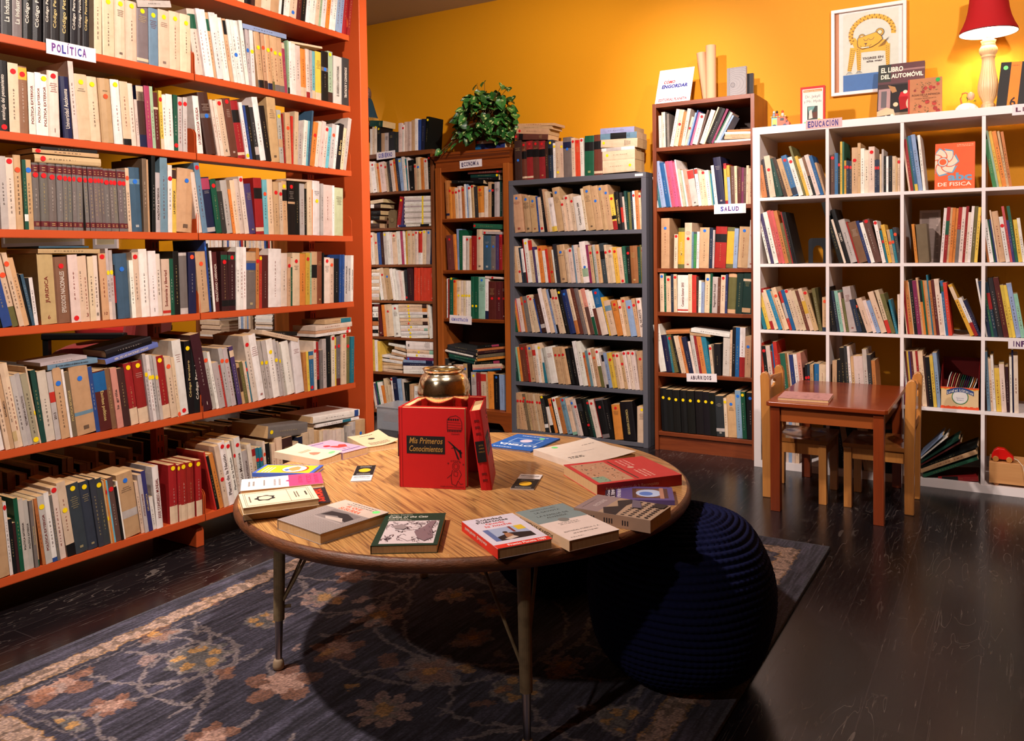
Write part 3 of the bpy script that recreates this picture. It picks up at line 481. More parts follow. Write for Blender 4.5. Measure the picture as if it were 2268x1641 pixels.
('e3',0.165,0.733,'-2148,12,268,0.9,w -2136,10,266,0.9,r -2126,34,273,0.9,g,y98 -2092,24,260,0.9,o,r96 -2068,35,255,0.9,c,y60 -2033,24,254,0.9,i,y60 -2009,19,255,0.9,c,y60 -1990,21,255,0.9,w,y60 -1969,18,254,0.9,w,y60 -1951,32,282,0.9,g,y30 -1919,30,282,0.9,g,y30 *-1889,55,280,0.9,G3,b92 -1835,27,269,0.9,w,:0-20:n *-1808,59,250,0.9,m,r55 -1749,43,250,0.9,m,r55 -1705,38,250,0.9,m,r55'),
('e4',0.165,0.134,'-2184,46,317,-1.6,E -2138,31,284,-1.6,l -2106,17,296,-1.6,k -2089,40,279,-1.6,c,b90 -2049,37,282,-1.6,i,y90 -2012,35,291,-1.6,t,b88 -1977,28,293,-1.6,k -1949,42,237,-1.6,l,y90 -1906,33,236,-1.6,r2 -1873,43,241,-1.6,c,:75-95:R -1830,16,238,-1.6,t -1813,43,248,-1.6,o -1770,43,233,-0.8,k,b92 -1728,47,235,-0.8,h -1681,20,229,0.9,c'),
('hT',0.137,1.634,'*-1569,55,255,-1.1,u,b50 -1513,35,242,-1.1,u2,r92,:55-75:k,:4-9:c -1478,47,245,-1.1,r2,r92,:58-78:k,:4-9:c -1432,45,242,-1.1,u2,r92,:58-78:k -1387,45,238,-1.1,r2,r92,:58-78:k -1342,20,233,-1.1,u -1322,34,240,-1.1,n2,y92,:60-78:k -1288,19,218,-1.1,w,y90 -1269,29,227,-1.1,c,y15 -1240,28,225,-1.1,c,y85 *-1213,58,246,-1.1,e,b70,:72-88:n -1155,23,239,-1.1,c,r90 -1132,35,224,-1.1,R2,r95 -1097,24,233,-1.1,w,r94 *-1073,65,243,0.7,g,:62-84:k *-1008,58,244,0.7,u2,:64-84:k,:4-10:c'),
('h1',0.137,1.298,'*-1575,71,244,-5.3,t,b90 *-1504,59,234,-5.3,t,b90 -1445,46,229,-5.3,t,b86 -1399,13,228,-5.3,b -1387,30,222,-5.3,c,r10 -1357,22,278,-8.4,k -1335,16,273,-8.4,t -1319,18,257,-8.4,c -1301,37,215,-8.4,w,:0-15:y *-1263,51,277,-8.4,t,b88 -1212,19,198,-8.4,c,r85 -1193,42,225,-8.4,c,r92 -1151,27,232,-8.4,c,r80 *-1124,60,214,-8.4,w,^Comercio_Exterior_2004 -1064,18,262,-8.4,c *-1046,49,274,-8.4,t,b88 *-997,49,271,-8.4,t,b66 -948,33,274,-8.4,t,b92 -915,36,275,-8.4,t,b82 -879,29,215,-8.4,y,r88,:0-25:r,:30-40:k -850,28,229,-6.6,k,^COMERCIO_INTERNACIONAL -822,18,224,-5.5,E,:20-60:R -804,13,198,-5.3,i -790,16,231,-5.3,g2 -774,16,222,-3.1,a -759,14,224,-3.1,n2 -745,15,229,-3.1,w,r88 -730,23,231,-3.1,t4 -706,14,217,-3.1,c,r90 -693,7,239,-1.7,P'),
('h2',0.137,0.977,'-1579,30,234,-7.0,t,b88 -1549,27,234,-7.0,c,r30 -1522,11,227,-7.0,n2 -1511,23,220,-7.0,w,:0-30:E -1488,9,280,-7.0,r -1479,28,282,-7.0,w,y90 -1450,29,277,-7.0,c,:75-98:R -1421,14,230,-7.0,v -1407,19,211,-7.0,w -1388,34,235,-7.0,o,r90 -1354,23,204,-7.0,w -1331,16,215,-7.0,R -1315,32,227,-7.0,t4,r30 -1283,10,209,-7.0,w -1273,22,244,-7.0,E *-1251,57,238,-7.0,t,b80 -1194,23,209,-7.0,c -1170,34,218,-7.0,i,r92 -1136,10,235,-7.0,s2 -1126,25,237,-7.0,i -1101,18,221,-7.0,c -1083,40,256,-7.0,w,b38,:15-35:G -1043,18,236,-7.0,m3 -1025,24,232,-7.0,t,r80 -1001,6,223,-7.0,g -996,17,236,-7.0,l -979,27,235,-7.0,t,r80 -952,32,243,-7.0,E2,:60-80:k -920,16,234,-7.0,c,r80 -903,38,219,-7.0,c,r88 -865,28,218,-7.0,y2,r88 -837,32,215,-7.0,c,r6 -805,19,223,-5.5,g3 -786,18,220,-3.1,k,r82 *-768,49,224,-3.0,t5 -719,14,218,-1.9,g2 -705,10,229,-1.9,a -695,16,216,-1.9,c,r90'),
('h3',0.137,0.658,'-1584,24,220,-9.8,g -1560,14,218,-9.8,o,r90 -1545,10,218,-9.8,P2 -1536,29,219,-9.8,i -1506,14,231,-9.8,t4,r80 -1492,35,233,-9.8,e,r85 -1458,26,242,-9.8,c,r94 -1432,35,231,-13.7,c,r94 -1397,15,222,-13.7,b -1382,33,251,-13.7,u,:12-22:l -1349,30,289,-13.7,w -1319,30,285,-13.7,c -1288,18,284,-13.7,h -1270,13,285,-13.7,k,:20-80:c -1257,20,285,-13.7,c,r80 -1238,26,284,-13.7,c,r80 -1212,31,292,-13.7,k,y90 -1181,41,280,-13.7,n3,b90 -1141,29,287,-13.7,c,:0-30:t4 -1112,23,303,-13.7,u2 -1088,32,293,-13.7,e -1057,17,283,-13.7,c -1040,28,290,-13.7,p,:0-60:u3 -1012,23,283,-13.7,w,:0-40:g -989,26,276,-13.7,w,:0-60:u2 *-963,46,285,-13.7,b2,r92,:0-60:i -917,15,238,-13.7,y2 -902,43,216,-13.7,c,:70-85:s2 -859,38,217,-11.5,o,r88 -820,21,220,-10.6,c,r80 -800,28,237,-9.9,t,r90 -771,39,219,-9.9,h,r80 -732,23,231,-9.9,t,r82 -709,31,233,-7.5,i,r90,^EL_NORESTE'),
('h4',0.137,0.339,'-1579,24,230,-7.8,g2 -1556,13,222,-7.8,G3 -1543,16,222,-7.8,o -1526,43,241,-7.8,u2,r88 -1483,13,230,-7.8,r -1470,39,240,-7.8,t,b90 -1431,24,246,-7.8,c,:70-85:R -1408,18,240,-7.8,w -1390,21,255,-7.8,c,y88 -1368,22,218,-11.0,w,:0-60:s3 -1346,23,226,-11.0,l *-1323,54,234,-11.0,w,:10-20:w -1269,30,234,-11.0,t,r78 -1240,24,236,-11.0,t,r78 -1216,36,235,-11.0,t,r80 -1180,26,230,-11.0,k -1154,33,236,-11.0,k -1120,27,279,-11.0,w -1093,34,279,-11.0,w -1059,15,212,-11.0,t4,r88 -1044,19,224,-11.0,s2 -1026,28,238,-11.0,i,r86 -998,27,237,-11.0,t,o76 -971,24,238,-11.0,w,r92,:0-55:a -947,12,219,-11.0,l -935,17,202,-11.0,k,:10-80:l -918,22,217,-11.0,h -896,34,217,-11.0,y2,r80 -862,18,219,-10.1,t,r92 -844,29,218,-10.1,c,r92 -815,20,203,-10.1,t,r75 -795,25,231,-10.1,i,r94 -770,24,234,-8.7,i,r94 -746,28,233,-8.1,i,r94 -718,42,233,-5.8,t,r80'),
('h5',0.137,0.026,'-1579,23,235,-7.2,t,r78 -1556,20,237,-7.2,t,r78 -1537,21,237,-7.2,t,r78 -1516,20,237,-7.2,t,r78 -1496,21,236,-10.4,T,o88 -1476,19,238,-10.4,t,r78 -1456,19,238,-10.4,t,r78 -1437,19,238,-10.4,t,r78 -1418,15,239,-10.4,c -1403,19,239,-10.4,t,r78 -1384,20,238,-10.4,t,r78 -1364,27,233,-10.4,E,y96,:12-22:w -1337,14,233,-10.4,c,b92 -1323,26,237,-14.0,k,:20-70:w -1297,22,220,-14.0,o,r82 -1275,10,217,-14.0,k -1265,24,232,-14.0,w,r92 -1241,31,229,-14.0,t4,r70 -1210,39,230,-14.0,s2,r94 -1171,37,232,-14.0,c,:0-8:G3 -1134,17,228,-14.0,l,b90 -1117,21,229,-14.0,i,r80 -1096,36,237,-14.0,k,:65-85:E -1060,34,239,-14.0,k,r30 -1026,20,232,-14.0,g2,r92 -1006,36,235,-14.0,i,r90 -970,5,245,-12.8,r *-965,51,244,-12.8,e,:10-95:k,r78 -914,30,244,-12.1,k *-884,55,213,-6.5,o,r90 *-823,83,236,-7.0,k,^GEOGRAFIA_ECONOMICA *-737,62,215,-0.1,c,y92'),
('b1',0.13,1.768,'-581,17,186,-0.9,i -563,22,204,-0.9,i -541,12,202,-0.9,E -530,14,192,-0.9,e -515,21,214,11.1,i -494,27,209,11.1,c,r60 -467,18,194,11.1,t4 -449,21,211,11.1,i -428,13,165,15.9,c,r60 -415,11,188,15.9,h -404,7,201,15.9,b -396,13,188,15.9,P2 -384,31,176,15.9,i,r90 -352,10,198,17.9,u3 -342,27,196,20.5,i -315,8,216,23.3,c -307,34,205,24.6,k -273,14,203,25.9,m3 -259,10,192,28.8,g -249,15,183,28.8,i -234,12,166,30.3,h'),
('b2',0.13,1.42,'-596,8,182,-9.0,w -587,18,180,-9.0,s3 -570,31,272,-9.0,h -539,25,262,-9.0,b2 -514,8,258,-9.0,h -506,21,269,-9.0,p2 -485,24,269,-9.0,P2 -460,14,260,-9.0,p2 -446,8,275,-9.0,w -438,15,219,-9.0,c -423,7,214,-9.0,G -416,9,212,-9.0,w -407,24,214,-9.0,p -383,38,210,-9.0,l,:75-98:R -345,18,216,-7.2,w,:85-98:R -327,18,202,-6.2,c -309,19,198,-6.2,c,r95 -290,23,201,-6.2,w -267,8,196,-6.2,G -259,9,180,-6.2,s3 -250,17,226,-6.2,w *-233,44,269,-6.2,n -189,16,232,-3.1,r,r90,:10-90:y2 -173,16,220,-2.5,y2,:0-70:h -156,20,213,-1.1,u3 -137,15,214,-1.1,c -122,19,205,1.1,m -102,13,203,1.1,m3,vAmor_y_Poder -89,14,200,1.1,u3 -75,13,212,1.1,c -63,27,196,1.1,c'),
('b3',0.13,1.066,'*-577,52,292,0.5,t,b80 -497,22,197,1.2,c,r94 *-475,41,233,1.2,a,:10-90:y3,^MATERIA *-434,43,261,1.2,c,r65 -391,11,209,1.2,s2 -380,18,196,1.2,g4 -362,15,209,1.8,w *-347,57,231,1.8,t,b92 -290,22,229,1.8,n2 -268,10,216,1.8,l *-258,65,233,3.1,r,:62-82:k *-192,43,228,3.1,a,:10-90:y3 -150,23,221,3.1,h *-127,57,229,3.7,t,b90 *-70,37,264,3.8,l,r90'),
('b4',0.13,0.812,'-583,26,225,-0.4,c,b92 -557,13,230,-0.4,g -544,29,210,-0.4,c,r90 -515,17,220,-0.4,n2 -498,20,220,-0.4,c,r92 *-478,65,215,0.4,w,:4-8:R,^Comercio_Exterior_2010 -413,23,220,0.4,c -390,26,215,0.4,R -365,13,205,0.4,u -352,15,185,1.4,w -337,19,175,1.4,h -318,31,225,1.9,c,b85 -286,13,225,1.9,g -274,32,205,1.9,l,^Seguridad_Social -241,17,200,1.9,u2 -224,26,215,1.9,c,r92 -198,12,220,1.9,n3 *-186,48,225,2.7,t,:10-90:a -138,36,225,3.3,g5 *-102,48,225,3.3,g5,:3-14:t,:80-86:c -54,26,225,3.3,g5,:80-86:c'),
('b5',0.13,0.458,'*-586,39,279,-9.1,w,y94 -547,36,220,-9.1,n -511,13,213,-9.1,s3 -498,30,224,-12.7,a,r90 -468,13,224,-12.7,k -455,13,220,-12.7,c -442,17,221,-12.7,c -425,15,217,-12.7,t4 -409,28,214,-12.7,n -381,14,189,-11.3,i -367,22,225,-9.4,l -345,14,223,-9.4,r2 -331,28,224,-9.4,t4 -304,29,222,-9.4,s3 -275,16,173,-5.9,c,r88 -258,37,179,-1.6,k *-214,39,226,1.5,l -174,12,260,1.5,c -162,21,278,1.5,k -141,22,277,1.5,b2 *-120,31,277,1.5,w,:0-40:r -88,34,228,1.5,t,b75 -55,23,281,1.5,k'),
('b6',0.13,0.112,'-578,36,251,-2.6,k,y78,! -542,38,246,-2.6,k,y78,! *-503,45,246,-2.6,k,y77,! *-459,43,247,-2.6,k,y77,! *-416,46,247,-2.6,k,y77,! *-369,47,248,-2.6,k,y77,! *-322,39,248,-2.6,k,y77,! -283,35,246,-2.6,k,y77,! *-248,48,230,-2.6,E,:12-20:l -200,18,220,-2.6,c,y90 *-181,49,235,-2.6,t,b80 *-132,32,269,-2.6,h,b88 -101,25,263,-2.6,g,y93 *-75,44,261,-1.0,k,b88'),
('w00',0.012,1.442,'37,8,192,-8.4,c 45,29,173,-8.4,t4 75,13,207,-8.4,E 87,31,222,-8.4,c,r66 *118,41,207,-12.5,g2 160,19,216,-16.3,u 179,28,207,-16.3,t 207,29,222,-16.3,b3,r88,:2-20:n2 236,25,212,-16.3,w,r88 261,12,273,-16.3,a 274,16,216,-16.3,y2 290,20,201,-16.3,w 310,13,211,-16.3,k,:50-99:t3 323,22,218,-16.2,i 345,17,213,-16.2,b2 363,10,175,-16.2,t'),
('w01',0.012,1.442,'393,21,203,-0.0,u3,r92 414,16,211,-0.0,b3 430,11,200,-0.0,k,r75 441,10,267,-0.0,y2 451,9,266,-0.0,g3 459,12,170,-0.0,y3,r80 471,13,169,-0.0,n2,r80 485,12,166,-0.0,n2,r80 *497,28,232,-0.0,t,r72 525,14,253,-0.0,t 539,18,225,-0.0,w 557,20,215,-0.0,i *577,28,230,-0.0,i,r88 604,12,164,-0.0,n2,r75 616,11,163,-0.0,n2,r75 627,9,191,-0.0,c 637,9,214,-0.0,l 646,12,180,-0.0,k 658,10,177,-0.0,w 668,18,179,-0.0,k 686,16,176,-0.0,c 702,7,167,-0.0,t 709,14,166,-0.0,c,r88'),
('w02',0.012,1.442,'761,8,262,-7.4,c 769,14,256,-7.4,r 783,7,265,-7.4,g3 790,13,271,-7.4,b3,:0-12:y 803,20,276,-7.4,h 824,12,271,-5.6,w'),
('w03',0.012,1.442,'1120,18,228,-9.9,g4 1137,9,270,-9.9,G 1146,14,266,-9.9,y2 1160,18,264,-9.9,o 1177,10,262,-9.0,t 1187,12,258,-8.2,t4'),
('w10',0.012,1.091,'77,15,285,-12.6,w 91,16,272,-12.6,v 107,24,279,-12.6,w 131,20,288,-12.6,P3 150,15,286,-12.6,P3 166,19,285,-12.6,t4 185,16,218,-12.6,a 201,6,279,-12.6,r 207,10,278,-12.6,k 218,9,277,-12.6,k'),
('w11',0.012,1.091,'*436,23,324,-15.8,k 459,11,232,-15.8,i *469,23,283,-15.8,k,^UNITEC *492,33,227,-15.8,l 525,8,217,-15.6,r *533,41,212,-15.6,t3 574,15,220,-15.6,n3 589,18,210,-15.6,w *606,35,224,-15.6,u3,r95 641,17,214,-11.8,w,r95 659,9,165,-10.9,s3,r65 668,18,193,-10.9,y2 686,14,167,-9.4,t,o60 699,14,168,-9.3,s3,o62 714,15,177,-8.8,E2,o80'),
('w12',0.012,1.091,'790,13,190,-5.4,o *804,49,188,-4.1,T,! 898,13,263,3.9,w 911,15,267,3.9,r,:50-75:g 925,11,264,3.9,t 936,13,263,3.9,o 949,12,260,3.9,o 961,16,264,3.9,r,:0-60:e 977,16,264,3.9,i 993,11,268,3.9,r 1004,12,239,3.9,i 1016,12,267,3.9,w 1027,17,266,3.9,a 1044,13,261,3.9,y'),
('w13',0.012,1.091,'1100,9,222,-8.1,t4 1109,18,203,-8.1,w 1127,6,202,-8.1,g 1134,7,204,-8.1,n3 1141,6,247,-8.1,c *1148,27,240,-8.1,t 1175,17,214,-8.1,w,r80 1192,11,263,-8.1,P3 1203,10,197,-8.1,v2 1213,13,263,-8.1,g3 1226,16,198,-6.9,y 1242,13,205,-6.9,w'),
('w20',0.012,0.74,'50,19,210,-14.5,s3 69,21,191,-14.5,y 90,19,225,-14.5,r,:20-90:c 109,21,219,-18.0,c 129,22,219,-18.0,q2 151,11,215,-18.0,t 162,25,232,-18.0,c,o80 187,14,211,-16.2,R,:30-70:l 201,19,218,-16.2,b2 221,18,222,-16.2,c,r95 239,17,217,-16.2,c 256,18,215,-16.2,c 273,17,215,-16.2,u2 291,21,227,-16.2,c,:40-70:y2 312,24,213,-16.2,t,r95 336,17,224,-10.0,a 353,27,176,-0.7,t,o88,:0-12:n2'),
('w21',0.012,0.74,'399,25,231,-8.5,k 425,16,212,-8.5,n2 441,17,212,-8.5,G3 458,11,202,-8.5,i 470,14,171,-8.5,a *484,38,232,-8.5,l 522,25,169,-12.6,n2 547,22,168,-17.7,k,o80 569,29,179,-17.7,c 598,18,169,-17.7,i 615,20,168,-17.7,h *636,28,214,-17.7,c 664,19,222,-15.8,c,:0-30:R 683,20,202,-15.8,a 703,11,172,-12.2,s3 714,14,195,-1.4,i'),
('w22',0.012,0.74,'751,5,267,-5.8,c 756,9,266,-5.8,r 765,19,264,-5.8,t4 783,4,259,-5.8,c 787,15,269,-5.8,k 802,18,265,-5.8,m3 819,10,279,-5.8,t 829,11,267,-5.8,k,:0-60:o 840,8,265,-5.8,g 847,8,265,-5.8,o 855,12,265,-5.8,t 867,7,293,-5.8,s3 874,11,265,-5.8,t4 886,13,269,-5.8,m *899,21,273,-5.8,i 920,5,203,-5.8,w 925,12,265,-5.8,b3,:80-90:g3 937,16,256,-5.8,R2 1030,18,262,-21.8,y3,:70-95:c 1048,17,193,-21.8,w,:0-35:r 1065,12,182,-21.6,n'),
('w23',0.012,0.74,'1095,8,277,-9.3,w 1103,15,266,-9.3,n2 1118,11,266,-9.3,g3 1129,15,261,-9.3,n2,:50-80:r *1144,24,280,-9.3,E *1168,22,282,-9.3,m 1190,14,247,-9.2,y 1204,13,246,-9.2,y *1217,21,255,-9.2,h 1238,17,206,-9.1,G3'),
('w30',0.012,0.389,'43,11,272,-6.0,r 54,14,278,-6.0,R2 67,19,263,-6.0,k,r90 86,23,264,-6.0,i 109,10,235,-6.0,r 120,7,276,-6.0,b2 127,20,288,-6.0,R 147,10,224,-6.0,r 157,28,227,-6.0,g3 185,11,229,-6.0,t5 196,8,229,-6.0,c 204,20,222,-6.0,n3 225,20,225,-6.0,w 245,21,234,-6.0,p 266,14,173,-1.5,k,r60 280,13,179,-1.5,n2,r60 293,17,174,-1.5,t 310,25,181,0.1,b2 335,35,179,0.1,c 401,22,201,0.1,t 423,24,207,0.1,k'),
('w31',0.012,0.389,'452,22,270,-3.8,k 474,17,281,-3.8,E 490,12,279,-3.8,w 503,15,227,-3.8,t *518,44,230,-3.8,i,:0-35:u2 562,20,267,-3.8,l 582,18,240,-3.8,E 600,19,212,-3.8,t4'),
('w32',0.012,0.389,'743,10,266,-4.8,m3,:80-98:g4 753,10,266,-4.8,w 763,8,267,-4.8,m 771,9,267,-4.8,y2 780,8,267,-4.8,v2 788,11,268,-4.8,m 799,13,268,-4.8,c 812,10,271,-4.8,r 822,11,269,-4.8,c 833,11,270,-4.8,c 844,9,248,-4.8,u 853,20,242,-4.8,k 873,15,251,-4.8,y 888,18,265,-4.8,h'),
('w33',0.012,0.389,'1092,10,251,-3.3,u 1102,14,281,-3.3,s2 1116,12,248,-3.3,c 1128,11,265,-3.3,w 1140,21,205,-3.3,y 1161,21,225,-3.3,i 1182,13,214,-2.4,m2 1195,10,261,-1.1,w 1204,8,294,-1.1,n *1212,18,268,-1.1,i'),
('w40',0.012,0.038,'21,23,250,0.2,k 44,19,260,0.2,c 63,26,260,0.2,i 89,26,270,0.2,w 115,32,270,0.2,l 146,19,265,0.2,c,r90 165,14,265,0.2,i,r88 179,18,265,0.2,h 197,16,260,0.2,i 212,21,260,0.2,c'),
('w41',0.012,0.038,'387,24,240,-8.9,k 411,12,240,-8.9,k 422,15,240,-8.9,E 437,15,230,-8.9,k 452,18,230,-8.9,n 470,29,220,-8.9,t 499,29,220,-8.9,k 528,26,220,-8.9,E 554,17,220,-8.9,c 571,17,220,-8.9,c 588,17,220,-8.9,c 606,37,220,-1.5,E 642,45,220,-1.5,n2'),
('g2',0.155,1.36,'-2563,30,217,8.5,r,y88 -2533,20,206,9.4,v'),
]
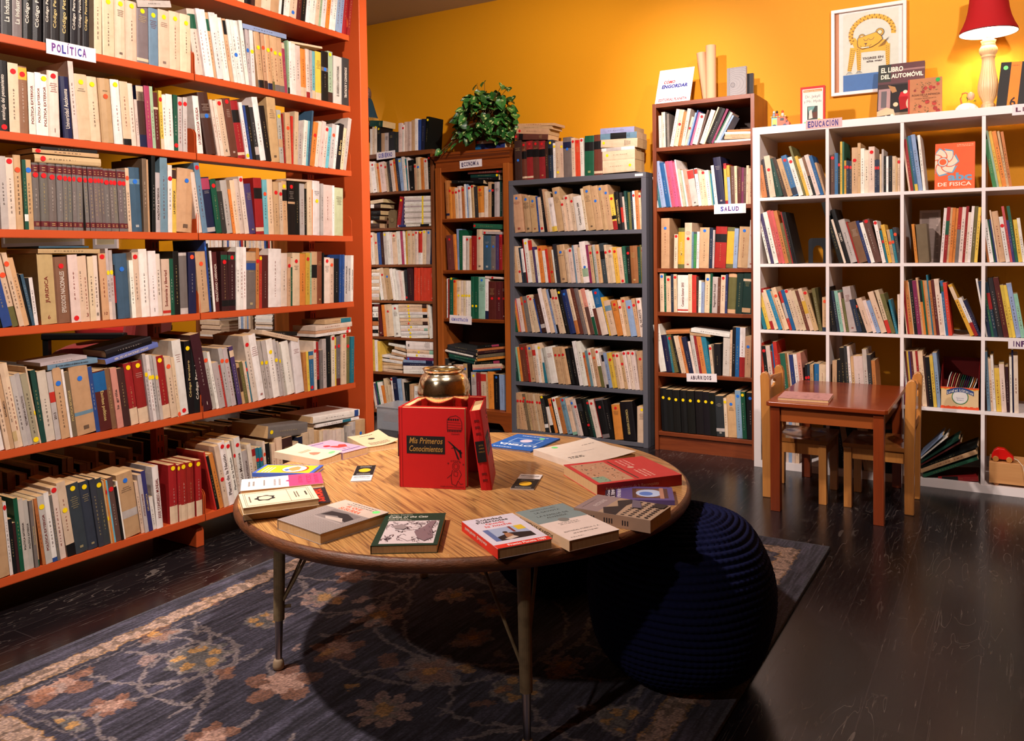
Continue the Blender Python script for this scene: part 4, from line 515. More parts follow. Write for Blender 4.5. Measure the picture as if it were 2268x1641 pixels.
LYING=[
('Z1','o',-2.4795,2.0816,0.143,0.0250,0.232,0,0.2,'l'),
('Z2','o',-2.0083,2.1120,0.234,0.0202,0.021,0,0.16,'h'),
('Z2','o',-1.7338,2.1113,0.193,0.0091,0.073,0.02,0.15,'c'),
('*Z3','o',-2.8632,1.4786,0.227,0.0278,0.018,0,0.15,'t2,r12'),
('*Z3','o',-2.8700,1.5102,0.226,0.0138,0.013,0,0.15,'t,r8'),
('Z3','o',-2.8433,1.5221,0.194,0.0109,0.030,0,0.15,'k'),
('*Z3','o',-2.8620,1.1773,0.212,0.0149,-0.003,0,0.2,'t2'),
('Z3','o',-2.8590,1.1953,0.169,0.0062,0.005,0,0.2,'s'),
('Z4','o',-1.7906,1.4950,0.151,0.0091,0.015,0,0.12,'c'),
('*Z5','o',-2.8424,0.7849,0.173,0.0182,0.036,0,0.15,'s2,^El_orden_político_al_alcance_de_todos'),
('Z5','o',-2.8654,0.8012,0.158,0.0118,0.059,0,0.15,'l'),
('*Z5','o',-2.6392,0.7804,0.211,0.0189,0.206,0,0.15,'v3,^ABC_DE_LAS_NACIONES_UNIDAS'),
('*Z5','o',-2.6351,0.8023,0.181,0.0301,0.191,0,0.15,'k'),
('Z6','o',-1.9483,0.8287,0.209,0.0186,-0.255,0,0.15,'c'),
('Z6','o',-1.6385,0.7872,0.227,0.0129,0.020,0,0.15,'w,r90'),
('Z6','o',-1.6382,0.8005,0.224,0.0137,0.023,0,0.15,'t,r94'),
('Z6','o',-1.6378,0.8155,0.236,0.0223,0.019,0,0.15,'i'),
('Z6','o',-1.5816,0.8413,0.176,0.0209,0.004,0,0.15,'t,:60-98:s3'),
('Z6','o',-1.8925,0.8153,0.198,0.0183,-0.089,0.06,0.14,'k'),
('g1',0.155,-2.7938,2.0910,0.120,0.0437,-0.110,0,0.14,'g2'),
('g2',0.155,-2.5522,1.3640,0.307,0.0143,0.001,0,0.15,'w,:2-24:n3,:65-90:k'),
('g2',0.155,-2.4933,1.3786,0.246,0.0127,-0.009,0,0.15,'l,y66'),
('g2',0.155,-2.4885,1.3917,0.238,0.0127,-0.010,0,0.15,'w,y66'),
('g2',0.155,-2.4927,1.4051,0.246,0.0127,-0.012,0,0.15,'w,y66'),
('g2',0.155,-2.4879,1.4181,0.238,0.0127,-0.012,0,0.15,'l,y66'),
('g2',0.155,-2.4921,1.4315,0.246,0.0127,-0.014,0,0.15,'w,y66'),
('g2',0.155,-2.4873,1.4445,0.238,0.0127,-0.014,0,0.15,'w,y66'),
('g2',0.155,-2.4916,1.4579,0.246,0.0127,-0.016,0,0.15,'l,y66'),
('g2',0.155,-2.4867,1.4709,0.238,0.0127,-0.017,0,0.15,'w,y66'),
('g2',0.155,-2.4910,1.4843,0.246,0.0127,-0.019,0,0.15,'w,y66'),
('g2',0.155,-2.4862,1.4973,0.238,0.0127,-0.019,0,0.15,'l,y66'),
('g2',0.155,-2.4904,1.5107,0.246,0.0127,-0.021,0,0.15,'w,y66'),
('g2',0.155,-2.4856,1.5237,0.238,0.0127,-0.021,0,0.15,'w,y66'),
('g2',0.155,-2.4898,1.5370,0.245,0.0127,-0.023,0,0.15,'l,y66'),
('g2',0.155,-2.4850,1.5500,0.238,0.0127,-0.024,0,0.15,'w,y66'),
('g2',0.155,-2.4892,1.5634,0.245,0.0127,-0.025,0,0.15,'w,y66'),
('g2',0.155,-2.8027,1.3633,0.085,0.0313,-0.009,0,0.15,'u'),
('g2',0.155,-2.7985,1.3971,0.020,0.0209,-0.030,0,0.15,'w'),
('g2',0.155,-2.7944,1.4257,0.078,0.0270,-0.066,0,0.15,'k'),
('g2',0.155,-2.7936,1.4569,0.086,0.0286,-0.005,0,0.15,'k'),
('g2',0.155,-2.7652,1.5079,0.059,0.0259,-0.040,0,0.15,'u'),
('g2',0.155,-2.7992,1.5067,0.032,0.0271,-0.040,0,0.15,'w'),
('g2',0.155,-2.7985,1.5353,0.119,0.0249,0.067,0,0.15,'c'),
('g2',0.155,-2.8057,0.8153,0.072,0.0242,0.026,0,0.15,'w'),
('g2',0.155,-2.8051,0.8406,0.072,0.0242,0.023,0,0.15,'c'),
('g2',0.155,-2.8045,0.8658,0.072,0.0242,0.021,0,0.15,'w'),
('g2',0.155,-2.8039,0.8910,0.072,0.0241,0.019,0,0.15,'c'),
('g2',0.155,-2.8033,0.9162,0.072,0.0241,0.017,0,0.15,'w'),
('g2',0.155,-2.8027,0.9414,0.072,0.0241,0.015,0,0.15,'c'),
('g2',0.155,-2.8021,0.9666,0.072,0.0241,0.013,0,0.15,'w'),
('g2',0.155,-2.8015,0.9917,0.072,0.0241,0.011,0,0.15,'c'),
('g2',0.155,-2.8009,1.0169,0.072,0.0241,0.009,0,0.15,'w'),
('g2',0.155,-2.8002,1.0420,0.072,0.0241,0.007,0,0.15,'c'),
('g3',0.155,-2.8014,0.5832,0.053,0.0203,0.038,0,0.15,'w'),
('g3',0.155,-2.8008,0.6070,0.053,0.0203,0.036,0,0.15,'k'),
('g3',0.155,-2.8002,0.6307,0.053,0.0258,0.034,0,0.15,'w'),
('g3',0.155,-2.7995,0.6599,0.053,0.0305,0.031,0,0.15,'t4'),
('g3',0.155,-2.7987,0.6951,0.053,0.0217,0.028,0,0.15,'k'),
('g3',0.155,-2.7981,0.7188,0.051,0.0406,0.026,0,0.15,'w'),
('g3',0.155,-2.7970,0.7629,0.049,0.0338,0.023,0,0.15,'w'),
('g3',0.155,-2.5387,0.5779,0.240,0.0199,0.047,0,0.15,'w,y35'),
('g3',0.155,-2.5382,0.5998,0.240,0.0265,0.051,0,0.15,'w,y35'),
('g3',0.155,-2.5393,0.6283,0.241,0.0172,0.046,0,0.15,'i,:85-98:G3,y30'),
('g3',0.155,-2.5414,0.6461,0.246,0.0225,0.033,0,0.15,'w,y38'),
('g3',0.155,-2.5425,0.6706,0.246,0.0225,0.042,0,0.15,'c,:80-98:u,o30'),
('g3',0.155,-2.5487,0.6956,0.250,0.0239,0.029,0,0.15,'c,y35'),
('g3',0.155,-2.5498,0.7221,0.251,0.0199,0.032,0,0.15,'w,:82-98:k,y35'),
('g3',0.155,-2.5544,0.7452,0.253,0.0186,0.025,0,0.15,'w,y35'),
('g3',0.155,-2.5573,0.7650,0.255,0.0265,0.015,0,0.15,'c,:82-98:o,y35'),
('g3',0.155,-2.5592,0.7915,0.255,0.0279,0.008,0,0.15,'c,:82-98:u,y35'),
('g3',0.155,-2.5232,0.3284,0.288,0.0279,0.045,0,0.15,'w'),
('g3',0.155,-2.5243,0.3569,0.288,0.0279,0.040,0,0.15,'w'),
('g3',0.155,-2.5287,0.3832,0.292,0.0213,0.027,0,0.15,'n'),
('g3',0.155,-2.5248,0.4073,0.287,0.0186,0.022,0,0.15,'h,:70-90:n'),
('g3',0.155,-2.4976,0.4247,0.262,0.0225,0.020,0,0.15,'m3,b8'),
('g3',0.155,-2.4912,0.4502,0.256,0.0238,0.005,0,0.15,'w,y35'),
('g3',0.155,-2.4907,0.4727,0.254,0.0304,-0.003,0,0.15,'c,y42,:78-98:G3'),
('*g3',0.155,-2.4960,0.4989,0.256,0.0648,0.033,0,0.15,'w'),
('g3',0.155,-2.7439,0.3328,0.196,0.0204,-0.043,0.02,0.15,'c'),
('g3',0.155,-2.7434,0.3532,0.196,0.0204,0.006,0.02,0.15,'c'),
('g3',0.155,-2.7446,0.3755,0.198,0.0204,-0.022,0.02,0.15,'t'),
('g3',0.155,-2.7422,0.4041,0.196,0.0190,-0.066,0.02,0.15,'w'),
('g3',0.155,-2.6654,0.4183,0.132,0.0229,-0.074,0.02,0.15,'t'),
('g3',0.155,-2.7389,0.4328,0.202,0.0176,-0.055,0.02,0.15,'w'),
('g3',0.155,-2.6491,0.4561,0.138,0.0174,-0.120,0.02,0.15,'t'),
('g3',0.155,-2.6426,0.4753,0.133,0.0146,-0.154,0.02,0.15,'w'),
('g3',0.155,-2.6189,0.4978,0.110,0.0198,-0.168,0.02,0.15,'t'),
('g3',0.155,-2.6734,0.5223,0.162,0.0174,-0.113,0.02,0.15,'w'),
('g1',0.165,-1.9544,1.7003,0.267,0.0184,-0.021,0,0.12,'u2,r88'),
('g1',0.165,-1.9411,1.6771,0.224,0.0242,-0.037,0.01,0.12,'g2,y94'),
('g1',0.165,-1.9414,1.6601,0.225,0.0169,-0.042,0.01,0.12,'k'),
('g2',0.165,-2.0894,1.6458,0.259,0.0220,-0.055,0,0.12,'k'),
('g2',0.165,-1.9169,1.3390,0.252,0.0319,-0.060,0,0.13,'g3,r4'),
('g2',0.165,-1.8409,1.2984,0.182,0.0173,-0.050,0,0.13,'l,r8'),
('g2',0.165,-1.8406,1.3153,0.130,0.0125,-0.048,0,0.13,'c'),
('g2',0.165,-1.8287,1.0045,0.167,0.0144,-0.054,0,0.13,'i,r35'),
('g3',0.165,-2.1338,0.4568,0.210,0.0153,-0.145,0,0.16,'g2'),
('g3',0.165,-2.1359,0.4727,0.219,0.0153,-0.123,0,0.16,'g'),
('g3',0.165,-2.1411,0.4885,0.233,0.0140,-0.120,0,0.16,'E'),
('g3',0.165,-2.1645,0.5015,0.230,0.0128,-0.137,0,0.16,'w'),
('g3',0.165,-2.1445,0.5140,0.237,0.0204,-0.127,0,0.16,'E'),
('g3',0.165,-2.1457,0.5333,0.249,0.0166,-0.107,0,0.16,'E'),
('g3',0.165,-1.9417,0.3737,0.225,0.0138,0.114,0.005,0.16,'b2'),
('g3',0.165,-1.9430,0.3838,0.241,0.0138,0.110,0.005,0.16,'p'),
('g3',0.165,-1.9428,0.3977,0.233,0.0252,0.084,0.005,0.16,'c'),
('g3',0.165,-1.9219,0.4216,0.246,0.0176,0.110,0.005,0.16,'k,:60-80:P'),
('g3',0.165,-1.9025,0.4460,0.239,0.0162,0.143,0.005,0.16,'o'),
('g3',0.165,-1.8984,0.4651,0.235,0.0225,0.138,0.005,0.16,'T'),
('g3',0.165,-1.8979,0.4934,0.231,0.0187,0.134,0.005,0.16,'m2'),
('g3',0.165,-1.9203,0.5100,0.257,0.0150,0.134,0.005,0.16,'t4'),
('g3',0.165,-1.9010,0.5348,0.231,0.0137,0.120,0.005,0.16,'k,:50-75:P'),
('h1',0.137,-1.5678,1.8953,0.245,0.0379,-0.081,0,0.14,'u2,r4,:12-25:k'),
('h1',0.137,-1.5547,1.9336,0.238,0.0331,-0.103,0,0.14,'t,r10'),
('h1',0.137,-1.5352,1.9610,0.239,0.0184,-0.087,0,0.14,'t'),
('h1',0.137,-1.5447,1.9790,0.269,0.0166,-0.072,0,0.14,'t'),
('*h1',0.137,-0.9471,1.6404,0.211,0.0765,0.017,0,0.15,'c,y85'),
('*h1',0.137,-0.9482,1.7162,0.212,0.0634,0.003,0,0.15,'c,y15'),
('h1',0.137,-0.9543,1.7722,0.217,0.0197,0.005,0,0.15,'w,:15-60:l'),
('*h1',0.137,-0.9589,1.7979,0.238,0.0545,-0.058,0,0.15,'c,y8'),
('h1',0.137,-0.9613,1.8440,0.238,0.0371,-0.018,0,0.15,'s2,:28-72:k'),
('h1',0.137,-0.9609,1.8790,0.222,0.0341,-0.021,0,0.15,'v4'),
('b1',0.13,-0.2486,1.7703,0.208,0.0114,-0.022,0,0.16,'w'),
('b1',0.13,-0.1945,1.7862,0.154,0.0153,-0.050,0,0.16,'t'),
('b1',0.13,-0.1902,1.8020,0.150,0.0129,-0.056,0,0.16,'t'),
('b1',0.13,-0.1902,1.8133,0.150,0.0121,-0.058,0,0.16,'w'),
('b1',0.13,-0.1777,1.8231,0.137,0.0129,-0.036,0,0.16,'t4'),
('b3',0.13,-0.5461,0.6822,0.143,0.0219,0.071,0,0.17,'t4'),
('b3',0.13,-0.3961,0.7013,0.227,0.0221,-0.109,0,0.17,'w'),
('b3',0.13,-0.4026,0.6825,0.121,0.0136,-0.064,0,0.17,'t'),
('w5',0.012,0.8160,0.1396,0.151,0.0063,0.852,0,0.2,'h'),
('w5',0.012,0.8161,0.1276,0.170,0.0063,0.791,0,0.2,'w'),
('w5',0.012,0.8177,0.1081,0.214,0.0075,0.673,0,0.2,'g2'),
('w5',0.012,0.8188,0.0956,0.218,0.0067,0.647,0,0.2,'m'),
('w5',0.012,0.8188,0.0801,0.280,0.0105,0.498,0,0.2,'k'),
('*w5',0.012,0.8178,0.0584,0.273,0.0214,0.461,0,0.2,'t'),
('w5',0.012,0.8297,0.0383,0.262,0.0140,0.450,0,0.2,'g3'),
('w5',0.012,0.8924,0.0246,0.175,0.0225,0.109,0.02,0.2,'r,:10-50:k'),
('g1',0.165,-1.8913,1.8595,0.233,0.0336,-0.033,0,0.13,'b2,:18-98:n3'),
('g1',0.165,-1.8808,1.8947,0.219,0.0211,-0.022,0,0.13,'i,r4'),
('*Z8','o',-1.9176,0.3711,0.225,0.0551,-0.097,0.01,0.24,'e,y8'),
('Z8','o',-1.6339,0.3664,0.280,0.0137,-0.033,0.012,0.22,'w,:60-80:s3'),
('*Z8','o',-1.6544,0.3892,0.306,0.0315,-0.049,0.012,0.22,'w,:88-97:b'),
]
# ================================================================ books
CW_ = dict(w='white', c='cream', i='ivory', t='tan', t2='buff', t3='brown paper', t4='ochre', t5='golden brown', T='worn drab', k='black', n='navy', n2='dark blue', n3='royal blue', b='blue', b2='bright blue', b3='mid blue',
  s='blue cloth', s2='pale blue', s3='teal', q='turquoise', q2='cyan', g='dark green', g2='bottle green', g3='green', g4='bright green', g5='blackish green', G='pale green', G2='lime white', G3='mint', r='red', r2='crimson',
  R='scarlet', R2='bright red', m='maroon', m2='dark maroon', m3='magenta', p='salmon', p2='rose', P='magenta', P2='hot pink', P3='coral', o='orange', y='yellow', y2='mustard', y3='amber', e='grey', E='charcoal', E2='slate',
  l='light grey', l2='stone', u='dark brown', u2='red brown', u3='brown', u4='chestnut', v='purple', v2='violet', v3='periwinkle', v4='lilac', h='sky blue', a='olive')
ROWNAME = dict(A1='on the topmost orange shelf', B0='beside the POLÍTICA sign', B1='right bay, orange shelf level with POLÍTICA', C0='left bay under the POLÍTICA sign', C1='right bay, second complete orange shelf',
  D0='left bay, orange shelf at eye level', D1='right bay, orange shelf at eye level', E0='left bay, third orange shelf from bottom', E1='right bay, third orange shelf from bottom',
  F0='left bay, second orange shelf from bottom', F1='right bay, second orange shelf from bottom', G0='left bay, lowest orange shelf', G1='right bay, lowest orange shelf',
  gT='on top of the GOBIERNO bookcase', g1='GOBIERNO bookcase, top shelf', e1='under the ECONOMÍA sign', e2='second shelf of ECONOMÍA case', e3='shelf of the ADMINISTRACIÓN sign', e4='bottom of ECONOMÍA case',
  hT='on top of the grey steel case', h1='top shelf of grey steel case', h2='second shelf of grey steel case', h3='third shelf of grey steel case', h4='fourth shelf of grey steel case', h5='lowest shelf of grey steel case',
  b1='top shelf of SALUD case', b2='shelf of the SALUD sign', b3='shelf below the SALUD sign', b4='fourth shelf of SALUD case', b5='shelf of the ABURRIDOS sign', b6='below the ABURRIDOS sign')
for r in range(5):
    for c_ in range(4):
        ROWNAME['w%d%d' % (r, c_)] = 'white unit, %s row, %s cell' % (('top', 'second', 'third', 'fourth', 'bottom')[r], ('first', 'second', 'third', 'fourth')[c_])
ORD = ['leftmost', 'second', 'third', 'fourth', 'fifth', 'sixth', 'seventh', 'eighth', 'ninth', 'tenth', 'eleventh', 'twelfth', 'thirteenth', 'fourteenth', 'fifteenth', 'sixteenth', 'seventeenth', 'eighteenth']
DOTC = dict(r=(.80, .10, .12), y=(.93, .80, .05), b=(.16, .42, .78), o=(.88, .30, .16), G=(.45, .85, .45), g=(.45, .85, .45))
DOTN = dict(r='red', y='yellow', b='blue', o='orange', G='green')
def plane_matrix(pl):
    if pl == 'o': return Matrix.Translation((OX, 0, 0)) @ Matrix.Rotation(math.pi/2-OTH, 4, 'Z')
    return Matrix.Translation((0, pl, 0))
def jit(c, rnd, a=.03): 
    k = 1+rnd.uniform(-a, a)*1.5
    return tuple(max(0, min(1, x*k+rnd.uniform(-a, a)*.4)) for x in c)
def isdark(c): return c[0]*.3+c[1]*.6+c[2]*.1 < .42
PAGE = (.78, .66, .50)
def book_geo(mc, mp, ms, w, h, D, col, deco, rnd, detail=True):
    """spine faces -y, thickness along x from 0 to w, height along z; mc cover builder, mp pages builder, ms sticker builder"""
    hard = w > .02 and (('M' in deco) or rnd.random() < .3)
    t = min(.0022 if hard else .0009, w*.2); bz = .0025 if hard else .0
    bul = w*(.16 if hard else .05) if w > .012 else 0
    if detail:
        outer = [(0, D), (0, bul*.9), (w*.12, bul*.35), (w*.5, 0), (w*.88, bul*.35), (w, bul*.9), (w, D)]
        inner = [(t, D), (t, bul*.9+t), (w*.2, bul*.4+t), (w*.5, t), (w*.8, bul*.4+t), (w-t, bul*.9+t), (w-t, D)]
        n = 7; vs = [(x, y, 0) for x, y in outer]+[(x, y, 0) for x, y in inner]+[(x, y, h) for x, y in outer]+[(x, y, h) for x, y in inner]
        fs = []
        for i in range(n-1):
            fs += [(i, i+1, 2*n+i+1, 2*n+i), (n+i+1, n+i, 3*n+i, 3*n+i+1), (i+1, i, n+i, n+i+1), (2*n+i, 2*n+i+1, 3*n+i+1, 3*n+i)]
        fs += [(0, 2*n, 3*n, n), (n-1, 2*n-1, 4*n-1, 3*n-1)]
        mc.add(vs, fs, col)
        mp.box(t, w-t, t+bul, D-.002, bz, h-bz if hard else h-.0004, jit(PAGE, rnd, .04))
    else:
        mc.add([(0, bul*.5, 0), (w, bul*.5, 0), (w, D, 0), (0, D, 0), (0, bul*.5, h), (w, bul*.5, h), (w, D, h), (0, D, h), (w*.5, 0, 0), (w*.5, 0, h)],
            [(0, 8, 9, 4), (8, 1, 5, 9), (1, 2, 6, 5), (3, 0, 4, 7), (0, 3, 2, 1, 8)], col)
        tp = jit(PAGE, rnd, .04); mc.add([(0, bul*.5, h), (w*.5, 0, h), (w, bul*.5, h), (w, D, h), (0, D, h)], [(0, 1, 2, 3, 4)], tp)
        mc.add([(0, D, 0), (w, D, 0), (w, D, h), (0, D, h)], [(0, 3, 2, 1)], tp)
    zf = -.0004
    def strip(a, b, c, e=0.0003):
        for x0, y0, x1, y1 in ((0, bul*.9, w*.12, bul*.35), (w*.12, bul*.35, w*.5, 0), (w*.5, 0, w*.88, bul*.35), (w*.88, bul*.35, w, bul*.9)):
            if not detail: 
                x0, y0, x1, y1 = (0, bul*.5, w*.5, 0) if x0 < w*.1 else (w*.5, 0, w, bul*.5) if x1 > w*.95 else (None,)*4
                if x0 is None: continue
            mc.quad((x0, y0-e, a*h), (x1, y1-e, a*h), (x1, y1-e, b*h), (x0, y0-e, b*h), c)
    taken = []; title = None; num = None; faux = True; dots = []
    for d in deco:
        if d[0] == ':':
            r_, c_ = d[1:].split(':'); a, b = [float(q)/100 for q in r_.split('-')]; strip(a, b, PAL[c_]); taken.append((a, b))
        elif d[0] == 'M':   # the grey series with maroon title blocks
            strip(.86, .97, (.36, .10, .12)); strip(.05, .13, (.36, .10, .12)); taken.append((.74, .98))
            for z0, z1, n_ in ((.88, .95, 2), (.065, .115, 2)):
                for q in range(n_):
                    zz = (z0+(z1-z0)*(q+.2)/n_)*h
                    mc.quad((w*.3, -.0008, zz), (w*.7, -.0008, zz), (w*.7, -.0008, zz+.002), (w*.3, -.0008, zz+.002), (.75, .62, .42))
        elif d[0] == '^' or d[0] == 'v': title = d
        elif d[0] == '#': num = d[1:]
        elif d == '!': faux = False
        elif d[0] in DOTC and d[1:].isdigit(): dots.append((d[0], int(d[1:])/100)); taken.append((int(d[1:])/100-.06, int(d[1:])/100+.06))
    ink = (.80, .70, .45) if isdark(col) and rnd.random() < .5 else ((.85, .80, .74) if isdark(col) else rnd.choice([(.18, .14, .13), (.18, .14, .13), (.45, .12, .10), (.30, .24, .22)]))
    for kd, f in dots:
        r = .0088; rx = min(r, w*.49); (ms or mc).disc((w*.5, -.0009, f*h), (1, 0, 0), (0, 0, 1), rx, DOTC[kd], 14 if detail else 8, rv=r)
    ink2 = tuple(x*.62+y*.38 for x, y in zip(ink, col))
    if num:
        text(mc, num, (w*.28, -.0007, .07*h), (1, 0, 0), (0, 0, 1), w*.44, min(.014, h*.07), ink, fit='u'); taken.append((.05, .17))
    def free(a, b): return all(b < x or a > y for x, y in taken)
    if title:
        s = title[1:].replace('_', ' '); lo, hi = .16, .80
        while lo < hi-.2 and not free(lo, hi): hi -= .02
        if not free(lo, hi):
            lo, hi = .2, .78
        hh = min(w*.55, .018); L = min((hi-lo)*h, len(s)*hh*.62)
        if title[0] == '^': text(mc, s, (w*.5+hh*.42, -.0010, lo*h+((hi-lo)*h-L)*.5), (0, 0, 1), (-1, 0, 0), L, hh*.84, ink, bold=.01)
        else: text(mc, s, (w*.5-hh*.42, -.0010, hi*h-((hi-lo)*h-L)*.5), (0, 0, -1), (1, 0, 0), L, hh*.84, ink, bold=.01)
    elif faux and w > .009:
        # small illegible spine lettering
        vertical = w < .034 or rnd.random() < .4
        if vertical:
            a = rnd.uniform(.15, .35); e_ = rnd.uniform(.6, .8); z = a; lh = min(w*.26, .0045)
            while z < e_:
                wl = rnd.uniform(.015, .05)
                if free(z, z+wl):
                    zz = z*h; zend = min(e_, z+wl)*h
                    while zz < zend-.002:
                        g = rnd.uniform(.0014, .0026); k = rnd.uniform(.6, 1)
                        mc.quad((w*.5-lh*.5, -.0007, zz), (w*.5-lh*.5+lh*k, -.0007, zz), (w*.5-lh*.5+lh*k, -.0007, zz+g*.62), (w*.5-lh*.5, -.0007, zz+g*.62), ink2); zz += g
                z += wl+.02
        else:
            z = .80
            for q in range(rnd.randint(3, 6)):
                if free(z, z+.02):
                    ww = w*rnd.uniform(.35, .7); x = w*.5-ww/2
                    while x < w*.5+ww/2-.001:
                        mc.quad((x, -.0007, z*h), (x+.0013, -.0007, z*h), (x+.0013, -.0007, z*h+.0028), (x, -.0007, z*h+.0028), ink2); x += .0021
                z -= .03
            if free(.05, .11) and rnd.random() < .6: mc.quad((w*.36, -.0007, h*.07), (w*.64, -.0007, h*.07), (w*.64, -.0007, h*.07+w*.2), (w*.36, -.0007, h*.07+w*.2), ink2)
USED = {}
def desc_of(w, h, tilt, col, deco, lying=False):
    a = []
    if w > .043: a.append('thick')
    elif w < .0135: a.append('slim')
    if h > .262: a.append('tall')
    elif h < .165: a.append('short')
    a.append(CW_[col]); 
    a.append('book')
    dots = [d for d in deco if d[0] in DOTN and d[1:].isdigit()]; bands = [d for d in deco if d[0] == ':']
    if 'M' in deco: a += ['with maroon blocks']
    elif dots: a += ['with %s dot' % DOTN[dots[0][0]]]
    elif bands:
        r_, c_ = bands[0][1:].split(':'); lo = float(r_.split('-')[0]); a += ['with %s %s' % (CW_[c_], 'foot' if lo < 15 else 'band' if lo < 75 else 'head')]
    elif tilt > 14: a += ['leaning']
    return ' '.join(a)
PEND = []
shelf_stuff = MB()
def make_rows(rows):
    for name, pl, z, spec in rows:
        PM = plane_matrix(pl); toks = spec.split(); rnd = random.Random(name)
        for i, tk in enumerate(toks):
            ind = tk[0] == '*'; q = tk.lstrip('*').split(','); s0, wb, h = [float(v)/1000 for v in q[:3]]; tilt = math.radians(float(q[3])); ck = q[4]; deco = q[5:]
            base = PAL[ck]; col = jit(base, rnd, .035)
            w = wb*math.cos(tilt)*.985; D = min(.20 if pl == 'o' else .19, max(.11, h*rnd.uniform(.66, .74)))
            off = rnd.uniform(.002, .009)
            if tilt > 0: T = Matrix.Translation((s0+wb, off, z+.0006)) @ Matrix.Rotation(tilt, 4, 'Y') @ Matrix.Translation((-w, 0, 0))
            else: T = Matrix.Translation((s0, off, z+.0006)) @ Matrix.Rotation(tilt, 4, 'Y')
            T = PM @ T
            if ind:
                mc, mp, ms = MB(), MB(), MB(); book_geo(mc, mp, ms, w, h, D, col, deco, rnd)
                o = mc.build('book', M_COVER, mtx=T)
                mp.build('pages', M_PAGES, parent=o)
                if ms.v: ms.build('dot_sticker', M_STICK, parent=o)
                prev = CW_[toks[i-1].split(',')[4]] if i else None; nxt = CW_[toks[i+1].split(',')[4]] if i+1 < len(toks) else None
                PEND.append((o, name, desc_of(w, h, 0, ck, deco), s0, prev, nxt))
            else:
                shelf_stuff.m = T; book_geo(shelf_stuff, shelf_stuff, None, w, h, D, col, deco, rnd, detail=False)
def make_lying(rows):
    for k, (fr, pl, s0, z0, L, th, ang, dep, DD, spec) in enumerate(rows):
        ind = fr[0] == '*'; fr = fr.lstrip('*'); q = spec.split(','); ck = q[0]; deco = q[1:]; rnd = random.Random(k*7+1); col = jit(PAL[ck], rnd, .03)
        th = max(.004, th)*.985
        # spine faces out, book lies flat: thickness -> z, height -> x
        T = plane_matrix(pl) @ Matrix.Translation((s0, .003+dep, z0+.0008)) @ Matrix.Rotation(-ang, 4, 'Y') @ Matrix(((0, 0, 1, 0), (0, 1, 0, 0), (-1, 0, 0, th), (0, 0, 0, 1)))
        if ind:
            mc, mp, ms = MB(), MB(), MB(); book_geo(mc, mp, ms, th, L, DD, col, deco, rnd)
            o = mc.build('book', M_COVER, mtx=T); mp.build('pages', M_PAGES, parent=o)
            if ms.v: ms.build('dot_sticker', M_STICK, parent=o)
            where = dict(Z8='G1', Z1='B0', Z2='B1', Z3='D0' if z0 > 1.2 else 'E0', Z4='D1', Z5='F0', Z6='F1', h1='hT', g1='gT', b1='b1', b3='b5')
            PEND.append((o, where.get(fr, 'F1'), desc_of(th, L, 0, ck, [d for d in deco if d[0] != '^']).replace(' book', ' book lying flat'), s0, None, None))
        else:
            shelf_stuff.m = T; book_geo(shelf_stuff, shelf_stuff, None, th, L, DD, col, deco, rnd, detail=False)
def label_books():
    g = {}
    for p in PEND: g.setdefault((p[1], p[2]), []).append(p)
    for (row, d), L in g.items():
        L.sort(key=lambda p: p[3])
        for i, p in enumerate(L):
            lab = '%s, %s' % (d, ROWNAME[row])
            if len(L) > 1:
                lab = '%s %s, %s' % (('leftmost' if i == 0 else 'rightmost' if i == len(L)-1 else ORD[i]), d, ROWNAME[row])
            elif p[4] and p[5] and len(lab.split()) < 10:
                lab += ', beside a %s one' % p[5].split()[-1]
            tag(p[0], lab[0].upper()+lab[1:] if False else lab, 'book', 'books standing on the shelves')
make_rows(ROWS); make_lying(LYING); label_books()
# rows facing the far side of the orange case: only page edges show here
def back_rows():
    rnd = random.Random(11); PM = plane_matrix('o')
    for zsh in ('G',):
        s = S0-SW+.02
        while s < S1-.03:
            w = rnd.uniform(.010, .035); h = rnd.uniform(.19, .265)
            if abs(s-S0) < .03: s = S0+.03
            shelf_stuff.m = PM @ Matrix.Translation((s, .34+rnd.uniform(0, .02), HZ[zsh]+.001)) @ Matrix.Rotation(rnd.uniform(-.03, .03), 4, 'Y')
            D = .585-.34-.02
            shelf_stuff.box(.0008, w-.0008, .001, D, 0, h-.001, jit((.70, .58, .44), rnd, .06))
            c_ = jit(PAL[rnd.choice('c t k u i w n m e'.split())], rnd, .05)
            for x in (0, w-.0008): shelf_stuff.box(x, x+.0008, 0, D, 0, h, c_)
            s += w+.001
back_rows()
# flat stacks and standing books of the far bookcase
rnd = random.Random(4)
for x0, x1, z in ((-4.63, -4.20, .52), (-4.16, -4.0, .52), (-3.98, -3.76, .52), (-4.6, -4.2, .066), (-4.15, -3.76, .066)):
    zz = z; wid = x1-x0
    if wid < .2:
        s = x0
        while s < x1-.03:
            w_ = rnd.uniform(.012, .03); shelf_stuff.m = Matrix.Translation((s, .11, z+.001)); c_ = PAL[rnd.choice(['h', 'w', 'c', 'n'])]
            book_geo(shelf_stuff, shelf_stuff, None, w_, rnd.uniform(.2, .26), .17, c_, [], rnd, False); s += w_+.001
        continue
    while zz < z+.27:
        t_ = rnd.uniform(.012, .024); a = x0+rnd.uniform(0, .02); shelf_stuff.m = None
        shelf_stuff.box(a, a+min(wid-.03, .24), .11+rnd.uniform(0, .01), .30, zz+.0005, zz+t_, jit(PAL[rnd.choice('wwci')], rnd)); zz += t_
for z in (.9, 1.2):
    s = -4.63
    while s < -3.78:
        w_ = rnd.uniform(.010, .03); shelf_stuff.m = Matrix.Translation((s, .11, z+.001)); c_ = PAL[rnd.choice(['w', 'c', 'i', 'l', 'r', 'k', 'b'])]
        book_geo(shelf_stuff, shelf_stuff, None, w_, rnd.uniform(.17, .25), .17, c_, [], rnd, False); s += w_+.001
